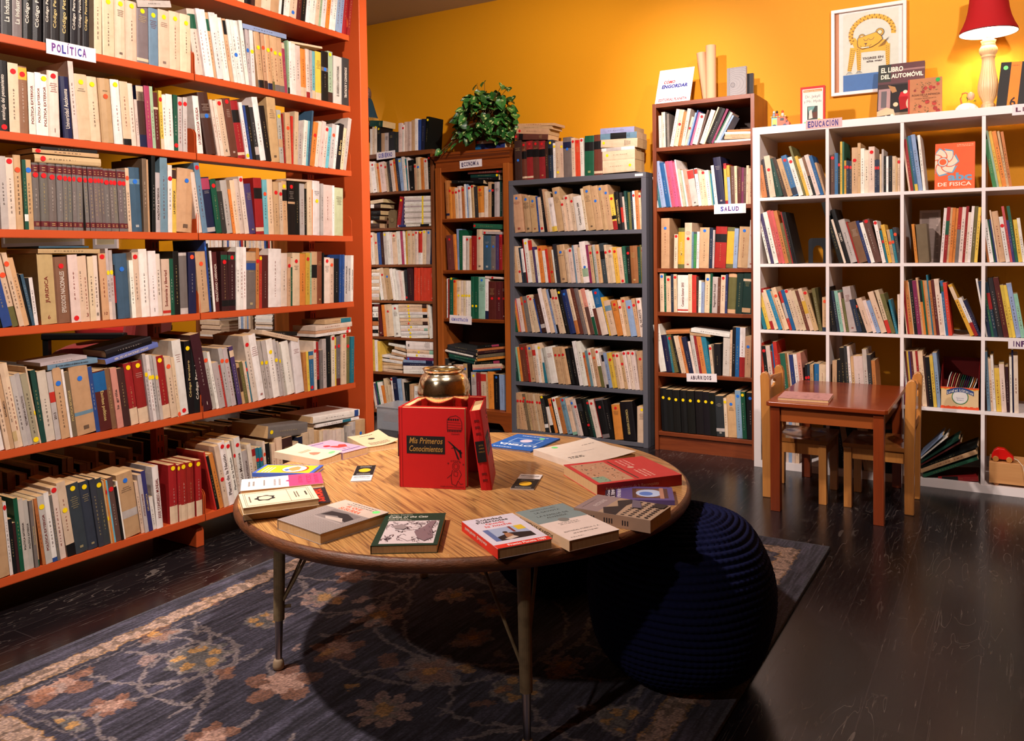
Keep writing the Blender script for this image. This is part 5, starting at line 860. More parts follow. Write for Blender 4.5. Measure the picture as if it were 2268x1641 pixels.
shelf_stuff.m = None
so = shelf_stuff.build('shelved_books', M_COVER)
tag(so, 'remaining rows and flat stacks of small paperbacks filling all the bookcases', 'books', kind='stuff')
# ================================================================ round table
TC = Vector((-.180, -2.437, 0)); TR = .632; TZ = .5
def laminate_mat():
    m = bpy.data.materials.new('zebra_laminate'); m.use_nodes = True; N = m.node_tree.nodes; K = m.node_tree.links; b = N['Principled BSDF']
    b.inputs['Roughness'].default_value = .34; b.inputs['Coat Weight'].default_value = .15
    tc = N.new('ShaderNodeTexCoord'); mp = N.new('ShaderNodeMapping'); mp.inputs['Rotation'].default_value = (0, 0, math.radians(29)); K.new(tc.outputs['Object'], mp.inputs[0])
    m2 = N.new('ShaderNodeMapping'); m2.inputs['Scale'].default_value = (.30, 6.5, 1); K.new(mp.outputs[0], m2.inputs[0])
    n = N.new('ShaderNodeTexNoise'); n.inputs['Scale'].default_value = 2.1; n.inputs['Detail'].default_value = 3; n.inputs['Distortion'].default_value = .25; K.new(m2.outputs[0], n.inputs['Vector'])
    a = N.new('ShaderNodeMath'); a.operation = 'MULTIPLY'; a.inputs[1].default_value = 17; K.new(n.outputs['Fac'], a.inputs[0])
    f = N.new('ShaderNodeMath'); f.operation = 'FRACT'; K.new(a.outputs[0], f.inputs[0])
    cr = N.new('ShaderNodeValToRGB'); e = cr.color_ramp.elements
    e[0].position = 0; e[0].color = L4((.50, .34, .21)); e[1].position = .16; e[1].color = L4((.72, .52, .30))
    for p, c in ((.5, (.79, .59, .35)), (.85, (.70, .50, .29)), (1, (.54, .37, .23))): q = e.new(p); q.color = L4(c)
    K.new(f.outputs[0], cr.inputs[0])
    m3 = N.new('ShaderNodeMapping'); m3.inputs['Scale'].default_value = (3, 120, 1); K.new(mp.outputs[0], m3.inputs[0])
    n3 = N.new('ShaderNodeTexNoise'); n3.inputs['Scale'].default_value = 3; n3.inputs['Detail'].default_value = 4; K.new(m3.outputs[0], n3.inputs['Vector'])
    r3 = N.new('ShaderNodeMapRange'); r3.inputs[1].default_value = .35; r3.inputs[2].default_value = .7; r3.inputs[3].default_value = .72; r3.inputs[4].default_value = 1.08; K.new(n3.outputs['Fac'], r3.inputs[0])
    mx = N.new('ShaderNodeMix'); mx.data_type = 'RGBA'; mx.blend_type = 'MULTIPLY'; mx.inputs[0].default_value = 1; K.new(cr.outputs[0], mx.inputs[6]); K.new(r3.outputs[0], mx.inputs[7])
    K.new(mx.outputs[2], b.inputs['Base Color'])
    return m
tb = empty('round_table', TC, 0, 'low round table with a zebra-grain laminate top, covered with display books', 'table')
part('tabletop', MB().lathe([(TR, TZ-.012), (TR, TZ)], n=128), laminate_mat(), tb)
pr = [(TR-.02, TZ-.034), (TR+.0, TZ-.035), (TR+.007, TZ-.031), (TR+.012, TZ-.022), (TR+.012, TZ-.012), (TR+.008, TZ-.004), (TR+.0015, TZ-.0002), (TR-.0005, TZ-.0006), (TR-.002, TZ-.011)]
part('edge_band', MB().lathe(pr, n=128, caps=False), mat('dark_wood_edge', col=(.42, .23, .11), rough=.5, noise=.8, nscale=22, ncol=(.15, .075, .035), stretch=(1, 1, 5), bump=.5, bscale=90), tb, smooth=True)
part('underside', MB().lathe([(TR-.004, TZ-.030), (TR-.004, TZ-.0125)], n=96), mat('plywood_underside', col=(.35, .22, .12), rough=.8, noise=.3), tb)
for fx, fy in ((-.563, -2.815), (.238, -2.812), (-.609, -2.098), (.18, -2.064)):
    f = Vector((fx, fy, 0))-TC; d = (-f).normalized(); lat = Vector((-d.y, d.x, 0)); top = f+d*.012
    z0 = .0115
    P = lambda z: f+(top-f)*(z/.46)+Z*z
    lg = MB().tube([P(.15), P(.30), P(.465)], [.0150, .0158, .0165], 20)
    leg = part('leg', lg, M_BEIGE, tb, smooth=False)
    part('leg_extension', MB().tube([P(.03), P(.10), P(.152)], [.0085, .0100, .0112], 16), M_CHROME, leg)
    part('leg_foot', MB().lathe([(.0115, z0), (.015, z0+.003), (.0158, z0+.012), (.0135, z0+.024), (.0105, z0+.029)], f.x, f.y, 20), M_RUBBER, leg, smooth=True)
    s = P(.205)+d*.012
    for sg in (-1, 1):
        part('brace_rod', MB().tube([s+lat*sg*.006, f+d*.15+lat*sg*.085+Z*.464], .0042, 8), M_BEIGE, leg)
    part('adjusting_screw', MB().tube([P(.185)+d*.012, P(.185)+d*.032], .005, 8), M_BEIGE, leg)
    part('mounting_plate', MB().box(top.x-.035, top.x+.035, top.y-.035, top.y+.035, .462, .469), M_BEIGE, leg)

# ================================================================ books on the table
INK = (.13, .11, .11)
def flat_book(label, cx, cy, W, H, ang, th, col, draw=None, z=TZ, pages='lrb', spine='l', warp=0, spcol=None, sptext=None, tilt=None, pagecol=None, group='books laid out on the round table', name='book'):
    """a closed book lying face up: u across the cover, v down the cover; origin at the centre"""
    u = math.radians(ang)
    T = Matrix.Translation((cx, cy, z+.0004)) @ Matrix.Rotation(u, 4, 'Z')
    if tilt: T = T @ tilt
    a, b_ = -W/2, W/2; y0, y1 = -H/2, H/2   # y1 = top of the cover
    nu, nv = 8, 8; t = .0008
    def zc(x, y):
        if not warp: return th
        fu = (x-a)/W; fv = (y-y0)/H
        return th+warp*max(0, fu-.35)**2*(.4+.6*abs(2*fv-1))
    mc = MB()
    P = []; F = []
    for j in range(nv+1):
        for i in range(nu+1):
            x = a+W*i/nu; y = y0+H*j/nv; P.append((x, y, zc(x, y)))
    for j in range(nv):
        for i in range(nu): k = j*(nu+1)+i; F.append((k, k+1, k+nu+2, k+nu+1))
    mc.add(P, F, col)
    mc.add([(x, y, z_-t) for x, y, z_ in P], [f[::-1] for f in F], col)
    ring = [i for i in range(nu+1)]+[(j+1)*(nu+1)-1 for j in range(1, nv+1)]+[nv*(nu+1)+i for i in range(nu-1, -1, -1)]+[j*(nu+1) for j in range(nv-1, 0, -1)]
    n = len(P); mc.add([p for p in P]+[(x, y, z_-t) for x, y, z_ in P], [(ring[i], n+ring[i], n+ring[(i+1) % len(ring)], ring[(i+1) % len(ring)]) for i in range(len(ring))], col)
    mc.box(a, b_, y0, y1, 0, t, col)
    sc = spcol or col
    mc.box(a-.0006, a+.0006, y0, y1, 0, th-.0002, sc)
    if sptext:
        s, cc, up = sptext
        if up: text(mc, s, (a-.0009, y1-H*.1, th*.25), (0, -1, 0), (0, 0, 1), H*.62, th*.40, cc, bold=.01)
        else: text(mc, s, (a-.0009, y1-H*.1-0, th*.78), (0, -1, 0), (0, 0, -1), H*.62, th*.40, cc, bold=.01)
    class Pen:
        e = .0004
        def pt(s, fu, fv, k=0): x = a+W*fu; y = y1-H*fv; return (x, y, zc(x, y)+s.e+k)
        def rect(s, u0, v0, u1, v1, c):
            n_ = 6 if warp else 1
            for i in range(n_):
                for j in range(n_):
                    ua, ub = u0+(u1-u0)*i/n_, u0+(u1-u0)*(i+1)/n_; va, vb = v0+(v1-v0)*j/n_, v0+(v1-v0)*(j+1)/n_
                    mc.quad(s.pt(ua, vb), s.pt(ub, vb), s.pt(ub, va), s.pt(ua, va), c)
            s.e += .00006
        def poly(s, pts, c): mc.add([s.pt(*p) for p in pts], [tuple(range(len(pts)))], c); s.e += .00003
        def disc(s, fu, fv, r, c, rv=None, n=20): 
            s.poly([(fu+r/W*math.cos(2*math.pi*i/n), fv-(rv or r)/H*math.sin(2*math.pi*i/n)) for i in range(n)], c)
        def text(s, st, u0, v0, u1, v1, c, bold=.0, fit='wh', shear=0):
            o = s.pt(u0, v1, .00005); text(mc, st, o, (1, 0, 0), (0, 1, 0), (u1-u0)*W, (v1-v0)*H, c, bold, fit, shear=shear)
        def line(s, pts, wd, c):
            for (u0, v0), (u1, v1) in zip(pts, pts[1:]):
                dx, dy = (u1-u0)*W, (v1-v0)*H; L_ = math.hypot(dx, dy) or 1; px, py = -dy/L_*wd/2/W, dx/L_*wd/2/H
                mc.add([s.pt(u0-px, v0-py), s.pt(u1-px, v1-py), s.pt(u1+px, v1+py), s.pt(u0+px, v0+py)], [(0, 1, 2, 3)], c)
            s.e += .00003
        def lines(s, u0, v0, u1, v1, n_, c, rnd=random.Random(1)):
            for i in range(n_):
                v = v0+(v1-v0)*(i+.3)/n_; x = u0
                while x < u1:
                    l_ = rnd.uniform(.02, .07); mc.quad(s.pt(x, v+(v1-v0)/n_*.45), s.pt(min(x+l_, u1), v+(v1-v0)/n_*.45), s.pt(min(x+l_, u1), v), s.pt(x, v), c); x += l_+.015
    if draw: draw(Pen())
    o = mc.build(name, M_PRINT, mtx=T)
    mp = MB().box(a+.0007, b_-.002, y0+.0015, y1-.0015, t, th-t, pagecol or (.74, .58, .40))
    if warp: mp = MB().box(a+.0007, b_-.003, y0+.002, y1-.002, t, th-t-.0006, pagecol or (.74, .58, .40))
    mp.build('pages', M_PAGES, parent=o)
    return tag(o, label, 'book', group)
GD = (.45, .88, .48)
def d_tan(p): p.lines(.3, .12, .7, .17, 1, INK); p.disc(.5, .42, .012, (.25, .2, .17)); p.lines(.2, .7, .8, .9, 3, (.4, .33, .27))
flat_book('tattered tan pamphlet at the far edge of the round table', -.721, -2.228, .115, .195, 62, .018, (.80, .70, .56), d_tan, warp=.03)
def d_lilac(p):
    p.lines(.05, .08, .55, .14, 1, (.30, .22, .50)); p.poly([(.3, .45), (.4, .62), (.7, .66), (.85, .5), (.7, .42), (.55, .5), (.42, .42)], (.78, .22, .20)); p.disc(.32, .36, .012, (.70, .15, .18))
    p.lines(.1, .82, .9, .88, 1, (.30, .22, .50)); p.line([(.45, .7), (.45, .78)], .002, (.6, .2, .2)); p.line([(.62, .7), (.62, .78)], .002, (.6, .2, .2))
flat_book('lilac paperback with a red hen drawn on its cover', -.752, -2.374, .105, .19, 83, .022, (.70, .58, .66), d_lilac)
def d_cream(p): p.lines(.3, .36, .75, .46, 2, (.55, .45, .35)); p.poly([(.38, .6), (.5, .52), (.62, .58), (.7, .68), (.5, .72), (.35, .7)], (.74, .45, .36)); p.disc(.82, .86, .011, GD)
flat_book('cream paperback with a curling cover and a green dot, next to the lilac one', -.775, -2.480, .095, .215, 86, .021, (.86, .76, .64), d_cream, warp=.022)
def d_yellow(p):
    p.rect(0, 0, 1, 1, (.25, .36, .66)); p.rect(.06, .05, .94, .93, (.92, .70, .13)); p.lines(.12, .10, .7, .27, 3, (.55, .70, .80))
    p.disc(.5, .62, .040, (.78, .26, .14)); p.disc(.52, .60, .036, (.90, .86, .82)); p.poly([(.25, .62), (.4, .52), (.6, .5), (.8, .6), (.7, .68), (.4, .70)], (.84, .55, .32)); p.poly([(.28, .50), (.42, .44), (.48, .50), (.36, .55)], (.22, .36, .66))
flat_book('yellow picture book with a blue border and a white oval', -.703, -2.632, .100, .185, 115, .011, (.25, .36, .66), d_yellow)
def d_pink(p):
    p.rect(0, 0, 1, .42, (.86, .24, .42)); p.text('CIRILO VILLAVERDE', .12, .05, .88, .10, (.62, .12, .28)); p.text('CECILIA', .14, .14, .86, .20, (.62, .12, .28)); p.text('VALDÉS', .14, .24, .80, .30, (.62, .12, .28))
    p.disc(.5, .42, .008, (.86, .24, .42)); p.lines(.25, .50, .8, .62, 2, (.65, .62, .62)); p.lines(.25, .7, .75, .74, 1, (.55, .52, .5)); p.lines(.3, .82, .7, .93, 2, (.6, .57, .55))
flat_book('half pink, half white paperback at the left rim of the round table', -.612, -2.742, .125, .222, -42, .012, (.88, .84, .80), d_pink)
def d_dark(p): p.text('DEMONIOS', .10, .05, .92, .20, (.84, .20, .12), bold=.03); p.lines(.10, .25, .92, .33, 1, (.84, .20, .12)); p.rect(.08, .40, .9, .95, (.17, .13, .15))
flat_book('dark paperback with red letters, lying under a cream booklet', -.440, -2.889, .150, .212, -40, .024, (.14, .10, .12), d_dark)
def d_frame(p):
    for k, c in ((.06, (.30, .27, .25)), (.085, (.30, .27, .25))):
        p.line([(k, k), (1-k, k), (1-k, 1-k*.8), (k, 1-k*.8), (k, k)], .0009, c)
    p.lines(.35, .10, .62, .15, 1, INK); p.lines(.3, .22, .7, .29, 2, (.4, .36, .33)); p.line([(.08, .36), (.92, .36)], .0008, (.3, .27, .25))
    pts = [(.5+.17*math.cos(t)*(1+.12*math.sin(7*t)), .68-.13*math.sin(t)*(1+.12*math.sin(7*t))) for t in [i*math.pi/20 for i in range(40)]]; p.poly(pts, (.14, .12, .13))
    p.poly([(.5+.12*math.cos(t)*(1+.06*math.sin(5*t)), .68-.088*math.sin(t)*(1+.06*math.sin(5*t))) for t in [i*math.pi/20 for i in range(40)]], (.84, .76, .64)); p.lines(.3, .86, .7, .90, 1, (.45, .4, .36))
flat_book('cream booklet with a thin black frame, lying on a dark paperback', -.425, -2.928, .132, .182, -36, .017, (.86, .78, .66), d_frame, z=TZ+.0255)
def d_susurra(p):
    g = (.62, .57, .55); p.rect(0, 0, 1, 1, (.78, .70, .64)); p.rect(0, .28, 1, 1, g)
    rn = random.Random(2)
    for i in range(26):
        for j in range(30):
            u = i/26+.01; v = .30+j/30*.7
            if .25 < u < .82 and .33 < v < .66: continue
            if v > .98: continue
            s = .03; p.line([(u, v), (u+s*.6, v-.010), (u+s, v)], .0008, (.22, .19, .19)); p.e -= .00003
    p.e += .0001
    p.rect(.25, .33, .86, .62, (.48, .44, .43)); p.poly([(.3, .40), (.62, .36), (.86, .44), (.86, .58), (.55, .48), (.28, .56)], (.17, .15, .16)); p.poly([(.4, .56), (.7, .50), (.84, .60), (.5, .62)], (.72, .66, .62))
    p.rect(0, 0, 1, .30, (.78, .70, .64)); p.lines(.25, .03, .8, .06, 1, INK); p.lines(.2, .085, .8, .11, 1, INK)
    p.text('EL QUE', .30, .13, .62, .20, (.86, .32, .16), bold=.02); p.text('SUSURRA', .26, .215, .72, .285, (.86, .32, .16), bold=.02); p.disc(.86, .10, .010, GD)
flat_book('grey paperback with orange title and scale-pattern cover, near rim', -.226, -2.938, .172, .200, -10, .024, (.62, .57, .55), d_susurra)
def d_celina(p):
    p.rect(0, 0, 1, 1, (.07, .20, .14)); p.text('Julieta Campos', .08, .03, .45, .07, (.85, .82, .75)); p.text('Celina or the Cats', .07, .085, .72, .145, (.88, .86, .80), bold=.015, shear=.2); p.lines(.08, .16, .4, .19, 1, (.7, .68, .6)); p.text('Leland H. Chambers', .08, .195, .46, .225, (.85, .82, .75))
    p.rect(.10, .25, .93, .95, (.82, .76, .76)); rn = random.Random(9); c = (.34, .25, .28)
    for k in range(46):
        u, v = .12+rn.random()*.75, .27+rn.random()*.62; pts = [(u, v)]
        for q in range(7): u = min(.92, max(.11, u+rn.uniform(-.05, .07))); v = min(.94, max(.26, v+rn.uniform(-.04, .05))); pts.append((u, v))
        p.line(pts, rn.choice([.0008, .0012, .002]), c)
    p.poly([(.58, .62), (.72, .45), (.80, .28), (.88, .28), (.84, .5), (.90, .80), (.78, .9), (.66, .80)], (.50, .40, .42)); p.poly([(.2, .42), (.34, .38), (.46, .46), (.40, .54), (.26, .52)], (.58, .52, .52))
    for k in range(14): u, v = rn.uniform(.6, .88), rn.uniform(.4, .85); p.line([(u, v), (u+.03, v+.06)], .0014, c)
flat_book('dark green paperback with a black and white drawing, at the near rim', -.013, -2.910, .146, .224, 31.4, .018, (.07, .20, .14), d_celina)
def d_noche(p):
    p.rect(0, 0, 1, 1, (.82, .78, .82)); p.text('Soledad', .22, .05, .72, .115, INK, bold=.025); p.text('Puértolas', .18, .125, .78, .19, INK, bold=.025); p.text('Queda', .3, .205, .66, .27, (.84, .18, .10), bold=.02); p.text('la noche', .24, .285, .74, .345, (.84, .18, .10), bold=.02)
    p.rect(.12, .41, .86, .80, (.62, .66, .76)); p.rect(.12, .41, .22, .80, (.36, .42, .60)); p.rect(.70, .41, .86, .55, (.84, .70, .20)); p.rect(.58, .41, .63, .60, (.48, .18, .14)); p.poly([(.22, .80), (.22, .68), (.5, .60), (.86, .66), (.86, .80)], (.14, .10, .11)); p.poly([(.36, .72), (.40, .58), (.47, .58), (.52, .68), (.44, .76)], (.62, .42, .30)); p.poly([(.30, .76), (.50, .70), (.56, .76), (.38, .80)], (.78, .70, .64)); p.disc(.435, .57, .006, (.20, .12, .10))
    p.rect(0, .895, 1, 1, (.84, .18, .12)); p.text('Premio Planeta 1989', .22, .915, .92, .975, (.90, .86, .84), bold=.02)
flat_book('white paperback with a red spine and red foot band, near rim', .195, -2.825, .132, .210, 56.5, .022, (.82, .78, .80), d_noche, spcol=(.82, .17, .11), sptext=('Soledad Puértolas   Queda la noche', (.88, .84, .80), 0))
def d_gav(p):
    p.rect(0, 0, 1, 1, (.86, .78, .74)); p.rect(0, 0, 1, .46, (.48, .54, .54)); p.text('FERNÁN CABALLERO', .24, .05, .76, .08, INK); p.text('LA GAVIOTA', .24, .13, .76, .17, INK); p.text('LA FAMILIA DE', .18, .24, .82, .28, INK); p.text('ALVAREDA', .30, .31, .72, .35, INK)
    p.disc(.5, .46, .014, (.46, .46, .44)); p.lines(.3, .52, .7, .60, 2, (.6, .55, .52)); p.text('EDITORIAL PORRÚA, S. A.', .15, .76, .85, .80, INK); p.lines(.25, .83, .75, .87, 1, (.5, .45, .42)); p.lines(.1, .92, .35, .95, 1, (.5, .45, .42))
flat_book('grey-blue and cream paperback between the red-spined one and the city hardback', .289, -2.708, .137, .240, 61, .024, (.86, .76, .68), d_gav, spcol=(.80, .66, .52), sptext=('LA FAMILIA DE ALVAREDA', INK, 0))
def d_city(p):
    p.rect(0, 0, 1, 1, (.56, .48, .48)); p.text('FICTIONS', .30, .16, .75, .22, (.80, .74, .72)); p.lines(.1, .06, .7, .09, 1, (.35, .3, .3)); rn = random.Random(4)
    p.rect(.0, .32, 1, 1, (.66, .55, .46)); p.poly([(.0, .40), (.3, .30), (.5, .44), (.8, .34), (1, .46), (1, .58), (.6, .52), (0, .56)], (.16, .14, .16))
    for r_ in range(4):
        for q in range(9):
            u = .05+q*.105; v = .60+r_*.10; p.rect(u, v, u+.055, v+.045, (.15, .13, .15))
    p.poly([(.5, .62), (.95, .50), (.95, .60), (.55, .74)], (.40, .36, .42)); p.rect(.72, .82, .96, .97, (.15, .13, .15))
flat_book('grey hardback with a drawing of city buildings on its jacket', .372, -2.566, .128, .203, 88.5, .030, (.60, .52, .50), d_city, spcol=(.58, .46, .38), sptext=('IIIIII   IIII   III', (.14, .12, .14), 1))
def d_purple(p):
    p.rect(0, 0, 1, 1, (.36, .30, .52)); p.rect(0, 0, 1, .16, (.20, .15, .22)); p.text('Luis Corredor', .1, .03, .75, .07, (.86, .83, .86), bold=.02); p.text('EL TIEMPO', .1, .09, .9, .14, (.86, .83, .86), bold=.03); p.text('Y OTROS RELATOS', .06, .18, .94, .23, (.86, .83, .86), bold=.03)
    p.rect(.14, .40, .86, .92, (.34, .22, .20)); p.rect(.20, .46, .80, .84, (.50, .34, .26)); p.disc(.5, .64, .034, (.72, .78, .90)); p.disc(.46, .60, .018, (.34, .48, .78)); p.rect(.1, .80, .9, .86, (.70, .50, .42))
flat_book('purple paperback with a white circle, beside the city hardback', .338, -2.382, .122, .180, 114, .012, (.36, .30, .52), d_purple)
def d_red(p):
    p.rect(0, 0, 1, 1, (.78, .22, .22)); p.rect(.06, .05, .92, .46, (.74, .56, .44)); p.rect(.06, .05, .3, .20, (.52, .62, .52)); rn = random.Random(6)
    for k in range(60):
        u, v = rn.uniform(.08, .85), rn.uniform(.07, .42); p.poly([(u, v), (u+rn.uniform(.01, .05), v+rn.uniform(-.01, .02)), (u+rn.uniform(.0, .04), v+rn.uniform(.01, .035))], rn.choice([(.30, .18, .14), (.66, .32, .22), (.84, .74, .62), (.24, .28, .30), (.55, .36, .20)])); p.e -= .00003
    p.e += .0001; p.rect(.06, .50, .92, .52, (.35, .20, .16)); p.disc(.55, .64, .010, (.85, .66, .58))
    p.lines(.62, .58, .92, .74, 3, (.88, .62, .58))
    p.lines(.10, .60, .42, .75, 3, (.90, .68, .62))
flat_book('large red paperback with a painted scene, on the right of the round table', .224, -2.244, .232, .262, 141, .030, (.80, .26, .26), d_red, spcol=(.62, .14, .12), sptext=('Relatos y pinturas de la Reconquista', (.82, .55, .45), 1))
def d_white(p): p.lines(.68, .22, .92, .25, 1, (.45, .40, .38)); p.lines(.10, .62, .34, .72, 2, INK); p.disc(.30, .10, .011, GD); p.lines(.3, .45, .7, .50, 1, (.80, .75, .72))
flat_book('large plain off-white booklet with a green dot, at the far right of the round table', .012, -2.058, .225, .248, 64, .020, (.88, .82, .76), d_white, warp=.02)
def d_blue(p):
    p.rect(0, 0, 1, 1, (.14, .36, .66)); p.line([(.2, .72), (.8, .72), (.8, .42), (.2, .42), (.2, .72)], .0025, (.75, .85, .92)); p.disc(.5, .58, .022, (.84, .78, .84)); p.text('LOTERÍA', .08, .20, .92, .34, (.84, .88, .92), bold=.04); p.lines(.5, .06, .92, .12, 1, (.84, .88, .92)); p.lines(.2, .86, .8, .93, 1, (.75, .8, .86)); p.disc(.3, .82, .010, GD)
flat_book('thin blue booklet with white lettering, at the far edge of the table', -.262, -1.975, .172, .212, 181, .005, (.14, .36, .66), d_blue)
def d_small(p): p.lines(.2, .2, .8, .4, 3, (.6, .45, .5))
flat_book('pinkish paperback half hidden behind the upright red books', -.515, -2.165, .10, .15, 40, .022, (.72, .60, .66), d_small)
# ---- bookmarks
def d_mark(flip):
    def f(p):
        p.rect(0, 0, 1, 1, (.86, .82, .80)); a, b = (.0, .66) if not flip else (.34, 1.)
        p.rect(0, a, 1, b, (.10, .09, .09)); p.disc(.5, (a+b)/2, .018, (.86, .66, .14), rv=.022); p.lines(.2, a+.05, .8, a+.14, 2, (.6, .58, .56)); p.lines(.15, b-.13, .85, b-.04, 2, (.6, .58, .56))
        v = .70 if not flip else .06
        p.lines(.08, v+.02, .9, v+.12, 1, INK); p.lines(.1, v+.16, .9, v+.2, 1, INK)
    return f
def bookmark(label, cx, cy, W, H, ang, flip):
    o = flat_book(label, cx, cy, W, H, ang, .003, (.86, .82, .80), d_mark(flip), group='bookmark stacks on the round table', name='bookmark_stack')
    o['category'] = 'bookmarks'
bookmark('small stack of black and white bookmarks, behind the grey scale-pattern book', -.488, -2.537, .058, .175, 36, 0)
bookmark('small stack of black and white bookmarks near the large red paperback', -.004, -2.391, .066, .150, 20, 1)

# ---- four upright red volumes round the gold bowl
RED = (.70, .07, .08)
def red_book(label, loc, ang, w, h, d, deco, lean=0, lean_axis='X', open_=0):
    """upright hardback: front cover in the local x-z plane facing -y, spine at x=0"""
    T = Matrix.Translation(loc) @ Matrix.Rotation(ang, 4, 'Z')
    if lean: T = T @ Matrix.Rotation(lean, 4, lean_axis)
    mc = MB(); t = .0028
    mc.box(0, w, 0, t, 0, h, RED); mc.box(0, w, d-t, d, 0, h, RED)
    mc.prism([(0, 0), (-.003, .004), (-.0045, d/2), (-.003, d-.004), (0, d), (.003, d), (.003, 0)], 0, h, RED)
    mc.box(.008, .0095, -.0004, .0001, .002, h-.002, (.50, .04, .05))
    BK = (.07, .06, .07); GOLD = (.62, .46, .22)
    if deco:
        mc.box(.022, w*.70, -.0006, 0, h*.43, h*.65, BK)
        text(mc, 'Mis Primeros', (.030, -.0009, h*.555), (1, 0, 0), (0, 0, 1), w*.70-.036, h*.075, GOLD, bold=.01, shear=.25)
        text(mc, 'Conocimientos', (.030, -.0009, h*.455), (1, 0, 0), (0, 0, 1), w*.70-.036, h*.075, GOLD, bold=.01, shear=.25)
        def ln(pts, wd=.0009, c=BK):
            for (x0, z0), (x1, z1) in zip(pts, pts[1:]):
                L_ = math.hypot(x1-x0, z1-z0) or 1; px, pz = -(z1-z0)/L_*wd/2, (x1-x0)/L_*wd/2
                mc.add([(x0-px, -.0007, z0-pz), (x1-px, -.0007, z1-pz), (x1+px, -.0007, z1+pz), (x0+px, -.0007, z0+pz)], [(0, 1, 2, 3)], c)
        bx, bz = w*.74, h*.74; s = w*.22   # locomotive
        ln([(bx, bz), (bx+s, bz), (bx+s, bz+.02), (bx+s*.85, bz+.034), (bx+s*.6, bz+.040), (bx+s*.2, bz+.036), (bx, bz+.028), (bx, bz)], .0012)
        for q in range(3): ln([(bx, bz+.007*(q+1)), (bx+s*(1-.05*q), bz+.007*(q+1)-.002)])
        for q in range(5): mc.box(bx+.003+q*.0065, bx+.007+q*.0065, -.0007, -.0002, bz+.026, bz+.031, BK)
        for q in range(9): mc.box(bx+q*s/9, bx+q*s/9+.0025, -.0007, -.0002, bz-.006, bz-.001, BK)
        text(mc, 'TRENES', (bx+.01, -.0009, bz-.014), (1, 0, 0), (0, 0, 1), s*.6, .0038, BK)
        ax, az = w*.74, h*.60     # aeroplane
        mc.prism([(ax, az), (ax+.006, az-.002), (ax+s, az-.032), (ax+s-.004, az-.037)], -.0008, -.0002, BK, axis='y')
        mc.prism([(ax+.014, az-.009), (ax+.018, az-.013), (ax+.034, az-.052), (ax+.028, az-.050)], -.0008, -.0002, BK, axis='y')
        mc.prism([(ax+s-.010, az-.026), (ax+s-.004, az-.024), (ax+s-.002, az-.046), (ax+s-.006, az-.046)], -.0008, -.0002, BK, axis='y')
        mc.prism([(ax+.010, az-.020), (ax+.022, az-.016), (ax+.020, az-.020)], -.0008, -.0002, BK, axis='y')
        text(mc, 'AVIONES', (ax+.008, -.0009, h*.345), (1, 0, 0), (0, 0, 1), s*.62, .0038, BK)
        cx_, cz = w*.86, h*.17   # space traveller
        for r_, dx, dz in ((.010, 0, .026), (.006, 0, .026)): ln([(cx_+dx+r_*math.cos(a*.5), cz+dz+r_*1.2*math.sin(a*.5)) for a in range(14)])
        ln([(cx_-.010, cz+.016), (cx_-.014, cz-.004), (cx_-.012, cz-.024), (cx_, cz-.028), (cx_+.006, cz-.014), (cx_+.013, cz-.024), (cx_+.020, cz-.022)], .0012)
        ln([(cx_+.010, cz+.016), (cx_+.016, cz+.004), (cx_+.008, cz-.012)], .0012); ln([(cx_-.014, cz+.002), (cx_-.026, cz-.008)], .0012); ln([(cx_-.006, cz+.012), (cx_+.006, cz+.010), (cx_+.004, cz-.002), (cx_-.006, cz), (cx_-.006, cz+.012)])
        for dx, dz in ((-.022, .034), (.022, .032), (.012, .038)): ln([(cx_+dx-.003, cz+dz), (cx_+dx+.003, cz+dz)]); ln([(cx_+dx, cz+dz-.003), (cx_+dx, cz+dz+.003)])
        text(mc, 'VIAJES INTERPLANETARIOS', (w*.62, -.0009, h*.018), (1, 0, 0), (0, 0, 1), w*.36, .0045, BK)
    # black title block on the spine
    mc.box(-.0056, -.0028, d*.12, d*.88, h*.38, h*.66, BK)
    text(mc, 'CONOCIMIENTOS', (-.0060, d*.66, h*.40), (0, 0, 1), (0, -1, 0), h*.24, d*.14, GOLD)
    text(mc, 'MIS PRIMEROS', (-.0060, d*.42, h*.40), (0, 0, 1), (0, -1, 0), h*.24, d*.14, GOLD)
    o = mc.build('book', M_PRINT, mtx=T)
    MB().box(.003, w-.004, t, d-t, .003, h-.003, (.82, .72, .58)).build('pages', M_PAGES, parent=o)
    tag(o, label, 'book', 'upright red volumes round the gold bowl')
RH = .226
fA = math.atan2(.06, .178)
fd = Vector((math.cos(fA), math.sin(fA), 0)); fn = Vector((-fd.y, fd.x, 0)); FB = Vector((-.300, -2.597, TZ+.0006))
red_book('upright red encyclopedia volume with the gold-lettered title, facing the viewer', FB, fA, .192, RH, .030, True)
# left volume runs back from the front one, cover outwards
LB = FB+fn*.215-fd*.004
red_book('upright red volume forming the left side of the box round the gold bowl', LB+fn*.0, fA-math.pi/2, .183, RH, .028, False)
